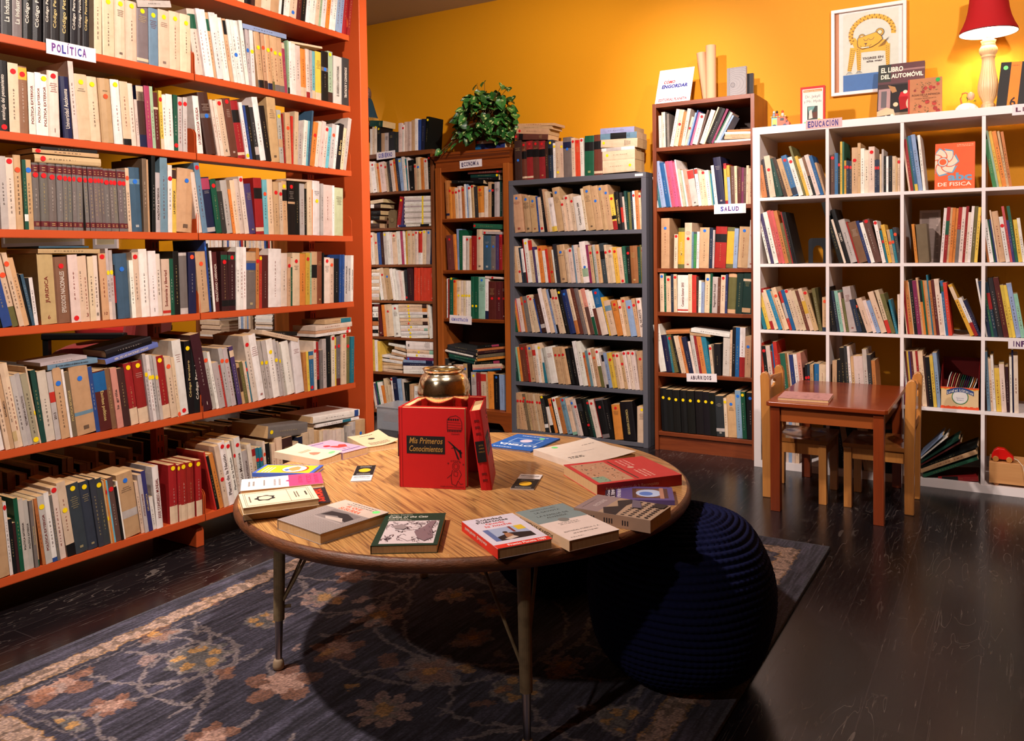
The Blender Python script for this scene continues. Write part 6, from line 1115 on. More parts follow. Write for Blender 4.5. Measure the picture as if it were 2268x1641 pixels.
# right volume, spine towards the viewer, splayed out
RBp = FB+fd*.200+fn*.012
T_ = Matrix.Translation(RBp+fd*.066) @ Matrix.Rotation(fA+math.radians(11), 4, 'Z') @ Matrix.Rotation(math.radians(-7.5), 4, 'Y')
def spine_book(label, T, w, h, d):
    """spine faces -y, cover faces +x"""
    mc = MB(); BK = (.07, .06, .07); GOLD = (.62, .46, .22); t = .0028
    mc.box(-w, -w+t, 0, d, 0, h, RED); mc.box(-t, 0, 0, d, 0, h, RED); mc.prism([(-w, 0), (-w+.004, -.003), (-w/2, -.005), (-.004, -.003), (0, 0), (0, .003), (-w, .003)], 0, h, RED)
    mc.box(-w*.9, -w*.1, -.0062, -.003, h*.36, h*.62, BK)
    text(mc, 'GATOS', (-w*.62, -.0066, h*.56), (1, 0, 0), (0, 0, 1), w*.4, .004, GOLD); text(mc, 'ZORROS', (-w*.62, -.0066, h*.52), (1, 0, 0), (0, 0, 1), w*.45, .004, GOLD); text(mc, 'CABALLOS', (-w*.7, -.0066, h*.48), (1, 0, 0), (0, 0, 1), w*.55, .004, GOLD)
    for z_ in (.70, .78, .86, .12, .2): mc.box(-w*.7, -w*.3, -.0053, -.004, h*z_, h*z_+.006, (.42, .04, .05))
    mc.box(-.0001, .0006, .022, d*.70, h*.40, h*.64, BK); text(mc, 'Mis Primeros', (.0009, .03, h*.535), (0, 1, 0), (0, 0, 1), d*.70-.04, h*.07, GOLD, shear=.2); text(mc, 'Conocimientos', (.0009, .03, h*.43), (0, 1, 0), (0, 0, 1), d*.70-.04, h*.07, GOLD, shear=.2)
    rn = random.Random(3)
    for zc in (.82, .50, .18):
        for q in range(12): 
            y = d*.76+rn.random()*d*.16; z_ = h*(zc-.07)+rn.random()*h*.14; mc.box(0, .0006, y, y+.008, z_, z_+.0015, BK)
    o = mc.build('book', M_PRINT, mtx=T); MB().box(-w+t, -t, .003, d-.004, .003, h-.003, (.82, .72, .58)).build('pages', M_PAGES, parent=o)
    tag(o, label, 'book', 'upright red volumes round the gold bowl')
spine_book('upright red volume with a black spine label, splayed out beside the front one', T_, .031, RH, .175)
red_book('upright red volume closing the back of the box round the gold bowl', FB+fn*.217+fd*.196, fA+math.pi, .160, RH, .028, False)
# ---- mercury glass bowl
gm = bpy.data.materials.new('mercury_glass'); gm.use_nodes = True; N = gm.node_tree.nodes; K = gm.node_tree.links; b = N['Principled BSDF']
b.inputs['Metallic'].default_value = 1; b.inputs['Roughness'].default_value = .16
n = N.new('ShaderNodeTexNoise'); n.inputs['Scale'].default_value = 480; n.inputs['Detail'].default_value = 3
cr = N.new('ShaderNodeValToRGB'); cr.color_ramp.elements[0].position = .33; cr.color_ramp.elements[1].position = .40; cr.color_ramp.elements[0].color = L4((.30, .20, .09)); cr.color_ramp.elements[1].color = L4((.96, .90, .76))
tc = N.new('ShaderNodeTexCoord'); K.new(tc.outputs['Object'], n.inputs['Vector']); K.new(n.outputs['Fac'], cr.inputs[0]); K.new(cr.outputs[0], b.inputs['Base Color'])
n2 = N.new('ShaderNodeTexNoise'); n2.inputs['Scale'].default_value = 25; K.new(tc.outputs['Object'], n2.inputs['Vector']); bp = N.new('ShaderNodeBump'); bp.inputs['Strength'].default_value = .25; bp.inputs['Distance'].default_value = .004; K.new(n2.outputs['Fac'], bp.inputs['Height']); K.new(bp.outputs[0], b.inputs['Normal'])
BC = FB+fd*.100+fn*.108; BC.z = TZ+.004
pf = [(.038, .0006), (.040, .008), (.018, .02), (.014, .08), (.016, .15), (.030, .158), (.055, .168), (.068, .185), (.0705, .212), (.0700, .230), (.0745, .236), (.0768, .250), (.0758, .268), (.0705, .288), (.0635, .303), (.058, .305), (.0565, .311), (.060, .317), (.0625, .321), (.060, .3215), (.054, .312), (.060, .300), (.067, .280), (.072, .256), (.070, .238), (.060, .220), (.03, .208), (.002, .205)]
bo = MB().lathe(pf, n=64).build('glass_bowl', gm, smooth=True, loc=BC)
tag(bo, 'round gold mercury-glass bowl standing inside the box of red books', 'bowl')

# ================================================================ poufs
def pouf(label, cx, cy, R, H, seed, z=.0115):
    prof = []
    N_ = 150
    for i in range(N_+1):
        t = i/N_
        a = -math.pi/2+math.pi*t
        e = .62
        r = R*abs(math.cos(a))**.55 if a < 0 else R*abs(math.cos(a))**.62
        zz = H/2+H/2*math.copysign(abs(math.sin(a))**.9, math.sin(a))
        prof.append((r, zz))
    # arc length
    L = [0]
    for (r0, z0), (r1, z1) in zip(prof, prof[1:]): L.append(L[-1]+math.hypot(r1-r0, z1-z0))
    tot = L[-1]; rows = int(tot/.0185); n = 300; ns = rows*5
    P = []; F = []; rn = random.Random(seed); k = 0
    for j in range(ns+1):
        s = tot*j/ns
        while k < len(L)-2 and L[k+1] < s: k += 1
        f = (s-L[k])/max(1e-9, L[k+1]-L[k]); r = prof[k][0]*(1-f)+prof[k+1][0]*f; zz = prof[k][1]*(1-f)+prof[k+1][1]*f
        dr, dz = prof[k+1][0]-prof[k][0], prof[k+1][1]-prof[k][1]; q = math.hypot(dr, dz) or 1; nr, nz_ = dz/q, -dr/q
        ph = (s/tot*rows) % 1; ridge = math.sin(math.pi*ph)**.6*.0050; row = int(s/tot*rows)
        for i in range(n):
            a = 2*math.pi*i/n; m_ = max(8, int(2*math.pi*max(r, .02)/.017))
            st = abs(math.sin(m_*a/2+row*.9))*.0036*math.sin(math.pi*ph)
            wob = .006*math.sin(2*a+row*.13+seed)+.004*math.sin(5*a+row*.31)
            rr = r+nr*(ridge+st)+wob*min(1, r/R); P.append((rr*math.cos(a), rr*math.sin(a), max(0, zz+nz_*(ridge+st))))
    for j in range(ns):
        for i in range(n): F.append((j*n+i, j*n+(i+1) % n, (j+1)*n+(i+1) % n, (j+1)*n+i))
    F.append(tuple(range(n))[::-1]); F.append(tuple(ns*n+i for i in range(n)))
    o = MB().add(P, F, (.085, .10, .235)).build('crochet_pouf', M_FAB, smooth=True, loc=(cx, cy, z))
    tag(o, label, 'pouf')
pouf('round navy blue crocheted pouf with its top lit, half under the round table', .41, -2.275, .253, .432, 1)
pouf('navy blue crocheted pouf in the shade under the far side of the table', -.16, -1.92, .23, .40, 5)
# ================================================================ children's table and chairs
kt = empty('small_table', (.505, -.39, 0), 0, 'small reddish-brown wooden table in front of the white cube unit', 'table')
tx, ty = .252, .352
part('tabletop', MB().prism([(-tx+.012, -ty), (tx-.012, -ty), (tx, -ty+.012), (tx, ty-.012), (tx-.012, ty), (-tx+.012, ty), (-tx, ty-.012), (-tx, -ty+.012)], .470, .490), M_KID, kt, bevel=.003)
for sx in (-1, 1):
    for sy in (-1, 1):
        cx_, cy_ = sx*(tx-.038), sy*(ty-.034)
        part('leg', MB().box(cx_-.021, cx_+.021, cy_-.021, cy_+.021, 0, .4695), M_KIDZ, kt, bevel=.002)
for s in (-1, 1):
    part('apron', MB().box(-tx+.059, tx-.059, s*(ty-.034)-.009, s*(ty-.034)+.009, .402, .4695), mat('apron_wood', col=(.60, .30, .12), rough=.35, noise=.4, nscale=6, stretch=(.2, 1, 2)), kt, bevel=.001)
    part('apron', MB().box(s*(tx-.038)-.009, s*(tx-.038)+.009, -ty+.055, ty-.055, .402, .4695), M_KID, kt, bevel=.001)
def kid_chair(label, x, y, rz):
    """faces +x; seat .28 square"""
    c = empty('small_chair', (x, y, 0), rz, label, 'chair', "children's chairs at the small table")
    hw = .135
    for s in (-1, 1):
        yy = s*hw
        pts = [(-.150, 0), (-.112, 0), (-.110, .30), (-.116, .56), (-.124, .582), (-.138, .592), (-.152, .588), (-.160, .572), (-.152, .30)]
        part('back_post', MB().prism(pts, yy-.017, yy+.017, axis='y'), M_PINE, c, bevel=.004)
        part('leg', MB().box(.105, .139, yy-.017, yy+.017, 0, .272), M_PINE, c, bevel=.002)
        part('seat_rail', MB().box(-.11, .105, yy-.010, yy+.010, .222, .272), M_PINE, c, bevel=.001)
    part('seat_rail', MB().box(.112, .132, -hw+.017, hw-.017, .222, .272), M_PINE, c, bevel=.001)
    # seat with a shallow round dish
    b = MB(); n = 28; P = []; F = []
    for j in range(n+1):
        for i in range(n+1):
            u = -.118+.262*i/n; v = -.150+.300*j/n; d = math.hypot((u-.012)/.105, v/.115); z = .291-.006*max(0, 1-d**4 if d < 1 else 0)
            P.append((u, v, z))
    for j in range(n):
        for i in range(n): k = j*(n+1)+i; F.append((k, k+1, k+n+2, k+n+1))
    b.add(P, F); m0 = len(b.v)
    b.add([(-.118, -.150, .273), (.144, -.150, .273), (.144, .150, .273), (-.118, .150, .273), (-.118, -.150, .291), (.144, -.150, .291), (.144, .150, .291), (-.118, .150, .291)], [(0, 3, 2, 1), (0, 1, 5, 4), (1, 2, 6, 5), (2, 3, 7, 6), (3, 0, 4, 7)])
    part('seat', b, woodmat('varnished_seat', (.62, .38, .18), (.46, .27, .12), .16, 'X', 10, coat=.6), c)
    # curved back board with an oval hand hole
    b = MB(); n = 24; zc_, hz, hy_ = .50, .055, hw-.016
    outer = []; inner = []
    for i in range(n):
        a = 2*math.pi*i/n; ca, sa = math.cos(a), math.sin(a); k = 1/max(abs(ca), abs(sa)); outer.append((hy_*ca*k, zc_+hz*sa*k)); inner.append((.055*ca, zc_+.02+.020*sa))
    def bx(y): return -.142+.02*(y/hw)**2-.01
    V = []
    for th_ in (0, .014):
        V += [(bx(y)+th_, y, z) for y, z in outer]+[(bx(y)+th_, y, z) for y, z in inner]
    F = []
    for i in range(n):
        j = (i+1) % n
        F += [(i, n+i, n+j, j), (2*n+i, 2*n+j, 3*n+j, 3*n+i), (i, j, 2*n+j, 2*n+i), (n+i, 3*n+i, 3*n+j, n+j)]
    b.add(V, F); part('back_board', b, M_PINE, c)
    part('back_rail', MB().box(-.146, -.132, -hw+.016, hw-.016, .36, .395), M_PINE, c, bevel=.002)
    return c
kid_chair('small pine chair tucked in at the near side of the SALUD case', .335, -.386, 0)
kid_chair('small pine chair tucked in on the side of the toy cart', .685, -.372, math.pi)
# thin pink picture book on the small table
def d_kb(p):
    rn = random.Random(8)
    for k in range(50):
        u, v = rn.random()*.9, rn.random()*.9; p.poly([(u, v), (u+rn.uniform(.03, .1), v+rn.uniform(-.01, .03)), (u+rn.uniform(.02, .08), v+rn.uniform(.03, .08))], rn.choice([(.62, .42, .40), (.72, .52, .48), (.56, .38, .40), (.78, .60, .56)])); p.e -= .00003
flat_book('worn pink picture book lying on the small table', .395, -.585, .215, .19, 4, .012, (.70, .50, .48), d_kb, z=.490, group=None)
# ================================================================ toy cart and toy car
cart = empty('toy_cart', (1.205, .10, .038), 0, 'plain pine toy cart box in the bottom cell, under the red toy car', 'toy')
part('cart_box', MB().box(-.095, .12, -.085, .085, .012, .112), woodmat('pale_pine', (.80, .58, .36), (.70, .48, .28), .5, 'X', 9), cart, bevel=.002)
for sx in (-.065, .09):
    for sy in (-.075, .06): part('wheel', MB().prism([(sx+.012*math.cos(a*.52), .012+.012*math.sin(a*.52)) for a in range(12)], sy, sy+.014, axis='y'), M_PINE, cart)
car = empty('toy_car', (1.165, .055, .1505), 0, 'red wooden toy car with pale wheels, on top of the pine cart', 'toy')
pts = [(-.045, .010), (-.045, .030), (-.036, .050), (-.020, .062), (.008, .060), (.030, .040), (.045, .026), (.046, .010)]
part('car_body', MB().prism(pts, -.020, .020, axis='y'), mat('red_toy_paint', col=(.78, .07, .05), rough=.3, noise=.05), car, bevel=.003)
for sx in (-.028, .028):
    for sy in (-.032, .022): part('wheel', MB().prism([(sx+.013*math.cos(a*.4488), .013+.013*math.sin(a*.4488)) for a in range(14)], sy, sy+.010, axis='y'), M_PINE, car, bevel=.002)
part('pull_string', MB().tube([(.046, -.01, .018), (.062, -.030, .016), (.075, -.045, .003), (.083, -.058, -.004), (.088, -.062, -.030), (.094, -.060, -.065)], .0014, 6), mat('white_string', col=(.8, .76, .7), rough=.8), car)
# ================================================================ signs
def sign(name, label, txt, o, u, v, w, h, tilt=0, ink=(.24, .20, .50), ink2=None, col=(.86, .82, .82), mx=.10, my=.2, parent_n=None):
    o = Vector(o); u = Vector(u).normalized(); v = Vector(v).normalized()
    if tilt: c_, s_ = math.cos(math.radians(tilt)), math.sin(math.radians(tilt)); u, v = u*c_+v*s_, v*c_-u*s_
    n = u.cross(v); mb = MB()
    a, b, c, d = o, o+u*w, o+u*w+v*h, o+v*h
    mb.add([tuple(p) for p in (a, b, c, d)]+[tuple(p-n*.0008) for p in (a, b, c, d)], [(0, 1, 2, 3), (7, 6, 5, 4), (0, 4, 5, 1), (1, 5, 6, 2), (2, 6, 7, 3), (3, 7, 4, 0)], col)
    # hand lettering: uneven baseline per letter
    rn = random.Random(txt); L = len(txt); cw = w*(1-2*mx)/L; x = w*mx
    for ch in txt:
        k = .45 if ch in 'IÍ' else 1.0
        if ch != ' ':
            cc = ink2 if ink2 and rn.random() < .5 else ink; base_ = {'Í': 'I', 'Ó': 'O'}.get(ch, ch); lh = h*(1-2*my)*rn.uniform(.93, 1.05); oy = h*my+rn.uniform(-.02, .02)*h
            text(mb, base_, o+u*(x+cw*(.06 if k == 1 else .14))+v*oy+n*.0005, u, v, cw*(.80 if k == 1 else .17), lh, cc, bold=.035)
            if base_ != ch:
                q0 = o+u*(x+cw*(.06+.43*k)-h*.02)+v*(oy+lh*1.08)+n*.0005
                mb.add([tuple(q0), tuple(q0+u*h*.05), tuple(q0+u*h*.13+v*h*.10), tuple(q0+u*h*.07+v*h*.10)], [(0, 1, 2, 3)], cc)
        x += cw*(k if k < 1 else 1)+(0 if k == 1 else cw*.12)
    ob = mb.build('paper_sign', M_SIGN); tag(ob, label, 'sign'); return ob
PMo = plane_matrix('o'); ou = (PMo.to_3x3() @ X); on = (PMo.to_3x3() @ Y)
sign('s', 'white card with blue hand lettering taped to the front of an orange shelf', 'POLÍTICA', PMo @ Vector((-2.819, -.004, 1.8443)), ou, Z, .170, .049, 0, (.20, .20, .52), (.40, .22, .50))
sign('s', 'white card taped to the top edge of the walnut bookcase', 'GOBIERNO', (-2.725, .1485, 1.846), X, Z, .170, .053, 2, (.28, .26, .60))
sign('s', 'white card with dark letters on the frieze of the cornice bookcase', 'ECONOMÍA', (-2.000, .1415, 1.738), X, Z, .178, .050, 1.5, (.18, .12, .30), mx=.08)
sign('s', 'small white card on the third shelf of the cornice bookcase', 'ADMINISTRACIÓN', (-2.110, .1485, .701), X, Z, .181, .056, -2.5, (.26, .26, .62), mx=.08, my=.3)
sign('s', 'white card with purple hand lettering on an upper brown shelf', 'SALUD', (-.251, .1205, 1.371), X, Z, .180, .054, 0, (.34, .16, .44), (.22, .22, .55), mx=.20, my=.26)
sign('s', 'white card lettered in dark brown on a low brown shelf', 'ABURRIDOS', (-.418, .1205, .4155), X, Z, .178, .047, 2.5, (.22, .12, .20), mx=.13, my=.25)
sign('s', 'pinkish torn card taped to the top of the white unit', 'EDUCACIÓN', (.276, -.0015, 1.783), X, Z, .178, .046, 0, (.28, .24, .50), col=(.80, .66, .66), mx=.05, my=.16)
sign('s', 'white card at the upper corner of the white unit, cut by the frame', 'LIBROS', (1.197, -.0015, 1.767), X, Z, .18, .050, -1, (.36, .16, .26), mx=.07, my=.3)
sign('s', 'white card beside a low cell of the white unit, cut by the frame', 'INFANTIL', (1.186, -.0015, .691), X, Z, .20, .047, 0, (.30, .16, .34), mx=.09, my=.22)

# ================================================================ books and things standing on the furniture
def standing(label, loc, w, h, th, rz, lean, col, draw, side=0, spcol=None, pagecol=None, group=None):
    """front cover faces the viewer (-y); origin bottom-left of the cover; leans back by `lean`"""
    tiltm = Matrix.Rotation(math.pi/2-lean, 4, 'X')
    T = Matrix.Translation(loc) @ Matrix.Rotation(rz, 4, 'Z') @ Matrix.Rotation(side, 4, 'Y') @ tiltm @ Matrix.Translation((w/2, h/2, -th))
    o = flat_book(label, 0, 0, w, h, 0, th, col, draw, z=-.0004, spcol=spcol, pagecol=pagecol, group=group)
    # flat_book placed it flat at the origin; stand it up
    ch = [c for c in C.objects if c.parent == o]
    o.matrix_world = T
    return o
WT = 1.8155
def d_jek(p):
    p.rect(0, 0, 1, 1, (.74, .12, .10)); p.rect(.08, .06, .92, .97, (.88, .84, .80)); p.rect(.12, .08, .88, .14, (.84, .50, .22)); p.text('Robert Louis Stevenson', .16, .09, .84, .13, (.88, .82, .76))
    p.text('Dr. Jekyll', .2, .22, .8, .31, (.45, .45, .45)); p.text('y Mr. Hyde', .14, .34, .86, .43, (.45, .45, .45)); p.rect(.28, .50, .70, .84, (.20, .22, .20)); p.poly([(.3, .52), (.6, .5), (.5, .62), (.35, .7)], (.40, .58, .56)); p.poly([(.36, .62), (.46, .58), (.50, .80), (.34, .82)], (.80, .76, .72)); p.poly([(.5, .66), (.68, .64), (.68, .80), (.52, .80)], (.36, .18, .12))
    p.disc(.2, .93, .009, GD); p.disc(.76, .88, .011, (.92, .80, .25))
standing('small red and white paperback standing upright on the white unit', (.224, .115, WT), .125, .208, .018, 0, .02, (.74, .12, .10), d_jek)
def d_auto(p):
    p.rect(0, 0, 1, 1, (.22, .17, .18)); p.rect(0, 0, 1, .34, (.34, .22, .24)); p.rect(.3, .10, 1, .13, (.55, .42, .42)); p.rect(.0, .0, .28, .30, (.20, .22, .20)); p.text('EL LIBRO', .06, .05, .54, .14, (.90, .86, .80), bold=.03); p.text('DEL AUTOMÓVIL', .06, .155, .97, .25, (.90, .86, .80), bold=.03)
    p.rect(.02, .42, .28, .78, (.62, .50, .50)); p.rect(.08, .46, .20, .74, (.36, .34, .36)); p.rect(.28, .36, 1, .84, (.10, .08, .09)); p.poly([(.32, .50), (.22, .36), (.38, .40), (.42, .48)], (.62, .46, .30)); p.poly([(.46, .60), (.50, .50), (.76, .46), (.96, .54), (1, .74), (.5, .80)], (.66, .10, .14))
    p.disc(.74, .70, .026, (.78, .72, .66), rv=.036); p.disc(.74, .70, .018, (.50, .50, .48), rv=.027); p.disc(.40, .70, .012, (.82, .70, .58)); p.disc(.60, .50, .010, (.84, .78, .70)); p.poly([(.36, .84), (.92, .84), (.98, .88), (.40, .90)], (.60, .08, .12))
    p.rect(0, .84, 1, 1, (.46, .40, .34)); p.poly([(0, .80), (.2, .74), (.36, .78), (.40, .90), (.36, .96), (0, .96)], (.80, .66, .54)); p.poly([(0, .88), (.36, .86), (.36, .92), (0, .96)], (.16, .14, .15)); p.disc(.20, .90, .008, (.84, .82, .76)); p.disc(.33, .88, .008, (.84, .82, .76)); p.rect(.02, .95, .3, .97, (.7, .66, .6))
standing('large picture book with a red vintage car, leaning against the wall', (.585, .235, WT), .222, .326, .018, 0, .25, (.24, .18, .18), d_auto)
def d_ros(p):
    p.rect(0, 0, 1, 1, (.68, .44, .28)); p.rect(0, 0, .05, 1, (.66, .14, .12)); rn = random.Random(12); inkc = (.30, .14, .10)
    for v0, v1 in ((.08, .36), (.62, .92)):
        for k in range(7): p.disc(rn.uniform(.16, .9), rn.uniform(v0, v1), rn.uniform(.006, .012), rn.choice([(.66, .20, .16), (.56, .16, .14)]), n=7)
        for k in range(26):
            u, v = rn.uniform(.12, .88), rn.uniform(v0, v1); p.line([(u, v), (u+rn.uniform(-.06, .06), v+rn.uniform(-.03, .03)), (u+rn.uniform(-.06, .06), v+rn.uniform(-.04, .04))], .0007, rn.choice([inkc, (.28, .30, .16)]))
        for k in range(14):
            u, v = rn.uniform(.14, .9), rn.uniform(v0, v1); p.poly([(u, v), (u+.03, v-.012), (u+.05, v), (u+.03, v+.01)], (.24, .30, .16)); p.e -= .00003
    p.text('ROSAS DE LA INFANCIA', .12, .41, .94, .46, inkc); p.text('POR', .44, .475, .6, .50, inkc); p.text('MARÍA ENRIQUETA', .2, .515, .84, .55, inkc); p.text('AZUR', .4, .575, .62, .61, inkc); p.disc(.88, .07, .010, (.10, .62, .25))
standing('kraft-coloured book with red flowers and a green dot, on the white unit', (.748, .105, WT), .152, .186, .016, 0, .03, (.68, .44, .28), d_ros)
def d_six(p):
    p.rect(0, 0, 1, 1, (.10, .085, .08)); p.rect(.34, 0, .68, 1, (.88, .48, .12)); p.disc(.17, .12, .010, GD); p.lines(.38, .05, .62, .10, 1, (.7, .35, .1)); p.text('6', .42, .74, .62, .94, (.16, .09, .06), bold=.02); p.e += .00005
standing('black book with an orange stripe and the number 6, beside the lamp', (1.130, .10, WT), .128, .224, .016, -.12, .08, (.10, .085, .08), d_six, side=.09)
def d_abc(p):
    O = (.86, .32, .11); B_ = (.36, .56, .68); W_ = (.84, .76, .66); p.rect(0, 0, 1, 1, O); p.lines(.55, .03, .96, .09, 2, (.85, .6, .45)); cu, cv = .20, .40; asp = .172/.228
    for k in range(7):
        a0 = k*2*math.pi/7
        for cc, s in ((B_, 1.0), (W_, .86)):
            pts = []
            for q in range(9):
                a = a0+(.1+q*.10)*1.0; r = (.14+.22*(q/8))*s+(.0 if s == 1 else .02); pts.append((cu+r*math.cos(a)*1.15, cv-r*math.sin(a)*1.15*asp))
            for q in range(8, -1, -1):
                a = a0+(.1+q*.10)+.62; r = (.14+.22*(q/8)*.9)*s; pts.append((cu+r*math.cos(a)*1.15, cv-r*math.sin(a)*1.15*asp))
            pts = [(max(0, u), v) for u, v in pts]; p.poly(pts, cc)
    p.disc(cu, cv, .0225, B_); p.disc(cu, cv, .020, W_); p.disc(cu, cv, .0155, O)
    p.text('abc', .33, .64, .93, .81, B_, bold=.035); p.text('DE FISICA', .08, .84, .92, .92, (.88, .82, .74), bold=.01); p.lines(.4, .955, .9, .985, 1, (.80, .45, .25))
standing('orange physics book with a white pinwheel, facing out in the top row of cells', (.872, .050, ROWZ[0]), .172, .236, .016, 0, .22, (.86, .32, .11), d_abc)
def d_grey(p):
    p.rect(0, 0, 1, 1, (.56, .54, .54)); p.rect(0, 0, .13, 1, (.50, .48, .48))
    for k in range(9):
        r = .018+.011*k; cu = .36+.045*k; p.line([(min(.99, max(.14, cu+r/.108*math.cos(a*.2618)*(1+.05*k))), min(.99, max(.01, .53-r/.178*math.sin(a*.2618)*1.05))) for a in range(25)], .0008, (.30, .29, .31))
    p.disc(.30, .55, .014, (.34, .33, .35)); p.disc(.30, .55, .0115, (.50, .48, .48)); p.disc(.38, .97, .010, GD)
standing('grey paperback with curved lines, standing on the brown bookcase', (-.208, .235, 2.0225), .112, .178, .014, -.06, .02, (.56, .54, .54), d_grey)
standing('black-covered book standing behind the grey one', (-.162, .272, 2.0225), .095, .142, .014, -.06, .02, (.14, .13, .14), None)
# hand-lettered title card
def d_card(p):
    p.lines(.2, .10, .46, .16, 2, (.65, .62, .65)); rn = random.Random(3)
    p.line([(.55+.017*k, .22+.03*math.sin(k*1.9)+.0*k) for k in range(26)], .0008, (.25, .22, .24)); p.line([(.62+.25*math.sin(k*.16), .20-.09*math.sin(k*.16)*math.cos(k*.16*.5)) for k in range(18)], .0005, (.5, .47, .5))
    p.text('COMO', .17, .33, .50, .42, (.70, .10, .14), bold=.04, shear=.1); p.line([(.285, .32), (.315, .295)], .0025, (.70, .10, .14)); p.text('ENGORDAR', .13, .45, .88, .56, (.14, .16, .48), bold=.05, shear=.1); p.lines(.15, .57, .75, .62, 1, (.75, .72, .75)); p.lines(.14, .67, .78, .72, 1, (.70, .68, .70)); p.lines(.14, .77, .78, .80, 1, (.75, .72, .75)); p.text('EDITORIAL PLANETA', .09, .85, .90, .93, (.62, .14, .20), bold=.03, shear=.1)
cd = standing('white title card with red and blue hand lettering on the brown bookcase', (-.612, .150, 2.0225), .212, .232, .0022, 0, .40, (.90, .88, .88), d_card)
for c_ in [c for c in C.objects if c.parent == cd]: bpy.data.objects.remove(c_)
cd.name = 'title_card'; cd['category'] = 'card'
# paper rolls
PAPER = mat('rolled_paper', col=(.80, .60, .46), rough=.75, noise=.12, nscale=6)
def roll(label, x, y, z, r, h, ax=0, ay=0, r2=None):
    b = MB(); r2 = r2 or r; n = 28
    for k, rr in enumerate((0, .0035, .007)):
        b.lathe([(r-rr, 0), (r2-rr, h-.001*k)], n=n, caps=False); b.lathe([(r-rr-.0012, 0), (r2-rr-.0012, h-.001*k)], n=n, caps=False)
        P = []; 
        for i in range(n): a = 2*math.pi*i/n; P += [((r2-rr)*math.cos(a), (r2-rr)*math.sin(a), h-.001*k), ((r2-rr-.0012)*math.cos(a), (r2-rr-.0012)*math.sin(a), h-.001*k)]
        b.add(P, [(2*i, (2*i+2) % (2*n), (2*i+3) % (2*n), 2*i+1) for i in range(n)])
    o = b.build('paper_roll', PAPER, loc=(x, y, z), rot=(ax, ay, 0), smooth=False); tag(o, label, 'paper roll')
roll('tall roll of pinkish paper standing on the brown bookcase', -.306, .25, 2.023, .029, .322)
roll('thinner tapering paper roll tilted behind the title card', -.352, .302, 2.030, .017, .295, .0, -.10, .027)
# ---- framed tiger print on the wall
fr = empty('picture_frame', (.522, .4095, 2.242), 0, 'white-framed print of a yellow tiger on the ochre wall', 'picture')
fw, fh = .190, .234; b = MB()
for x0, x1, z0, z1 in ((-fw, fw, fh-.017, fh), (-fw, fw, -fh, -fh+.017), (-fw, -fw+.017, -fh+.017, fh-.017), (fw-.017, fw, -fh+.017, fh-.017)): b.box(x0, x1, -.026, 0, z0, z1)
part('frame', b, M_WHITE, fr, bevel=.001)
b = MB(); b.box(-fw+.017, fw-.017, -.006, -.002, -fh+.017, fh-.017, (.72, .48, .34)); b.box(-.152, .170, -.0068, -.006, -fh+.017, fh-.019, (.86, .82, .80)); b.box(-.130, .150, -.0074, -.0068, -fh+.02, .205, (.78, .79, .74)); 
b.box(-.130, .150, -.0080, -.0074, -fh+.02, -.125, (.26, .42, .64))
e_ = [-.0082]
def tp(pts, c): b.add([(x, e_[0], z) for x, z in pts], [tuple(range(len(pts)))], c); e_[0] -= .00004
def stroke(pts, wd, c):
    for i, ((x0, z0), (x1, z1)) in enumerate(zip(pts, pts[1:])):
        L_ = math.hypot(x1-x0, z1-z0) or 1; w0 = wd[i] if isinstance(wd, list) else wd; w1 = wd[i+1] if isinstance(wd, list) else wd
        px, pz = -(z1-z0)/L_, (x1-x0)/L_
        b.add([(x0-px*w0/2, e_[0], z0-pz*w0/2), (x1-px*w1/2, e_[0], z1-pz*w1/2), (x1+px*w1/2, e_[0], z1+pz*w1/2), (x0+px*w0/2, e_[0], z0+pz*w0/2)], [(0, 1, 2, 3)], c)
    e_[0] -= .00004
YT = (.86, .64, .20); DK = (.30, .21, .20)
arch = [(.018+.108*math.cos(a), .085+.092*math.sin(a)) for a in [math.radians(q) for q in range(-8, 214, 6)]]
stroke(arch, .024, YT)
tp([(-.088, .058), (-.070, .075), (-.045, .04), (.03, .045), (.085, .045), (.108, .01), (.105, -.02), (.06, -.012), (-.02, -.010), (-.06, -.012)], YT)
for lx, wx_, ex in ((-.078, .026, -.098), (-.050, .022, -.048), (.096, .020, .098)):
    stroke([(lx, .02), ((lx+ex)/2, -.05), (ex, -.105)], [wx_*1.2, wx_, wx_*.8], YT)
    for q in range(-2, 3): stroke([(ex+q*.003, -.108), (ex+q*.008, -.122)], .0016, DK)
    for q in range(11): z_ = .01-q*.0105; xx = lx+(ex-lx)*(.02-z_)/.125; stroke([(xx-wx_*.4, z_), (xx-wx_*.05, z_-.003)], .0022, DK); stroke([(xx+wx_*.40, z_-.005), (xx+wx_*.08, z_-.007)], .0022, DK)
for q in range(1, 36):
    a = math.radians(-8+q*6.1); x_, z_ = .018+.108*math.cos(a), .085+.092*math.sin(a); k = .012; s = 1 if q % 2 else -1
    stroke([(x_+math.cos(a)*k*s, z_+math.sin(a)*k*s), (x_+math.cos(a)*k*s*.2, z_+math.sin(a)*k*s*.2)], .0024, DK)
for q in range(7): stroke([(.050+q*.006, .010+q*.005), (.085+q*.003, .018+q*.006)], .0016, DK)
def rot2(pts, a, cx, cz): ca, sa = math.cos(a), math.sin(a); return [(cx+(x-cx)*ca-(z-cz)*sa, cz+(x-cx)*sa+(z-cz)*ca) for x, z in pts]
for ex_, ez_, r_ in ((-.032, .070, .018), (.058, .086, .022)):
    for rr, c_ in ((r_, DK), (r_-.003, YT), (r_*.62, DK), (r_*.50, (.86, .80, .66))): tp([(ex_+rr*math.cos(q*.45), ez_+rr*math.sin(q*.45)) for q in range(14)], c_)
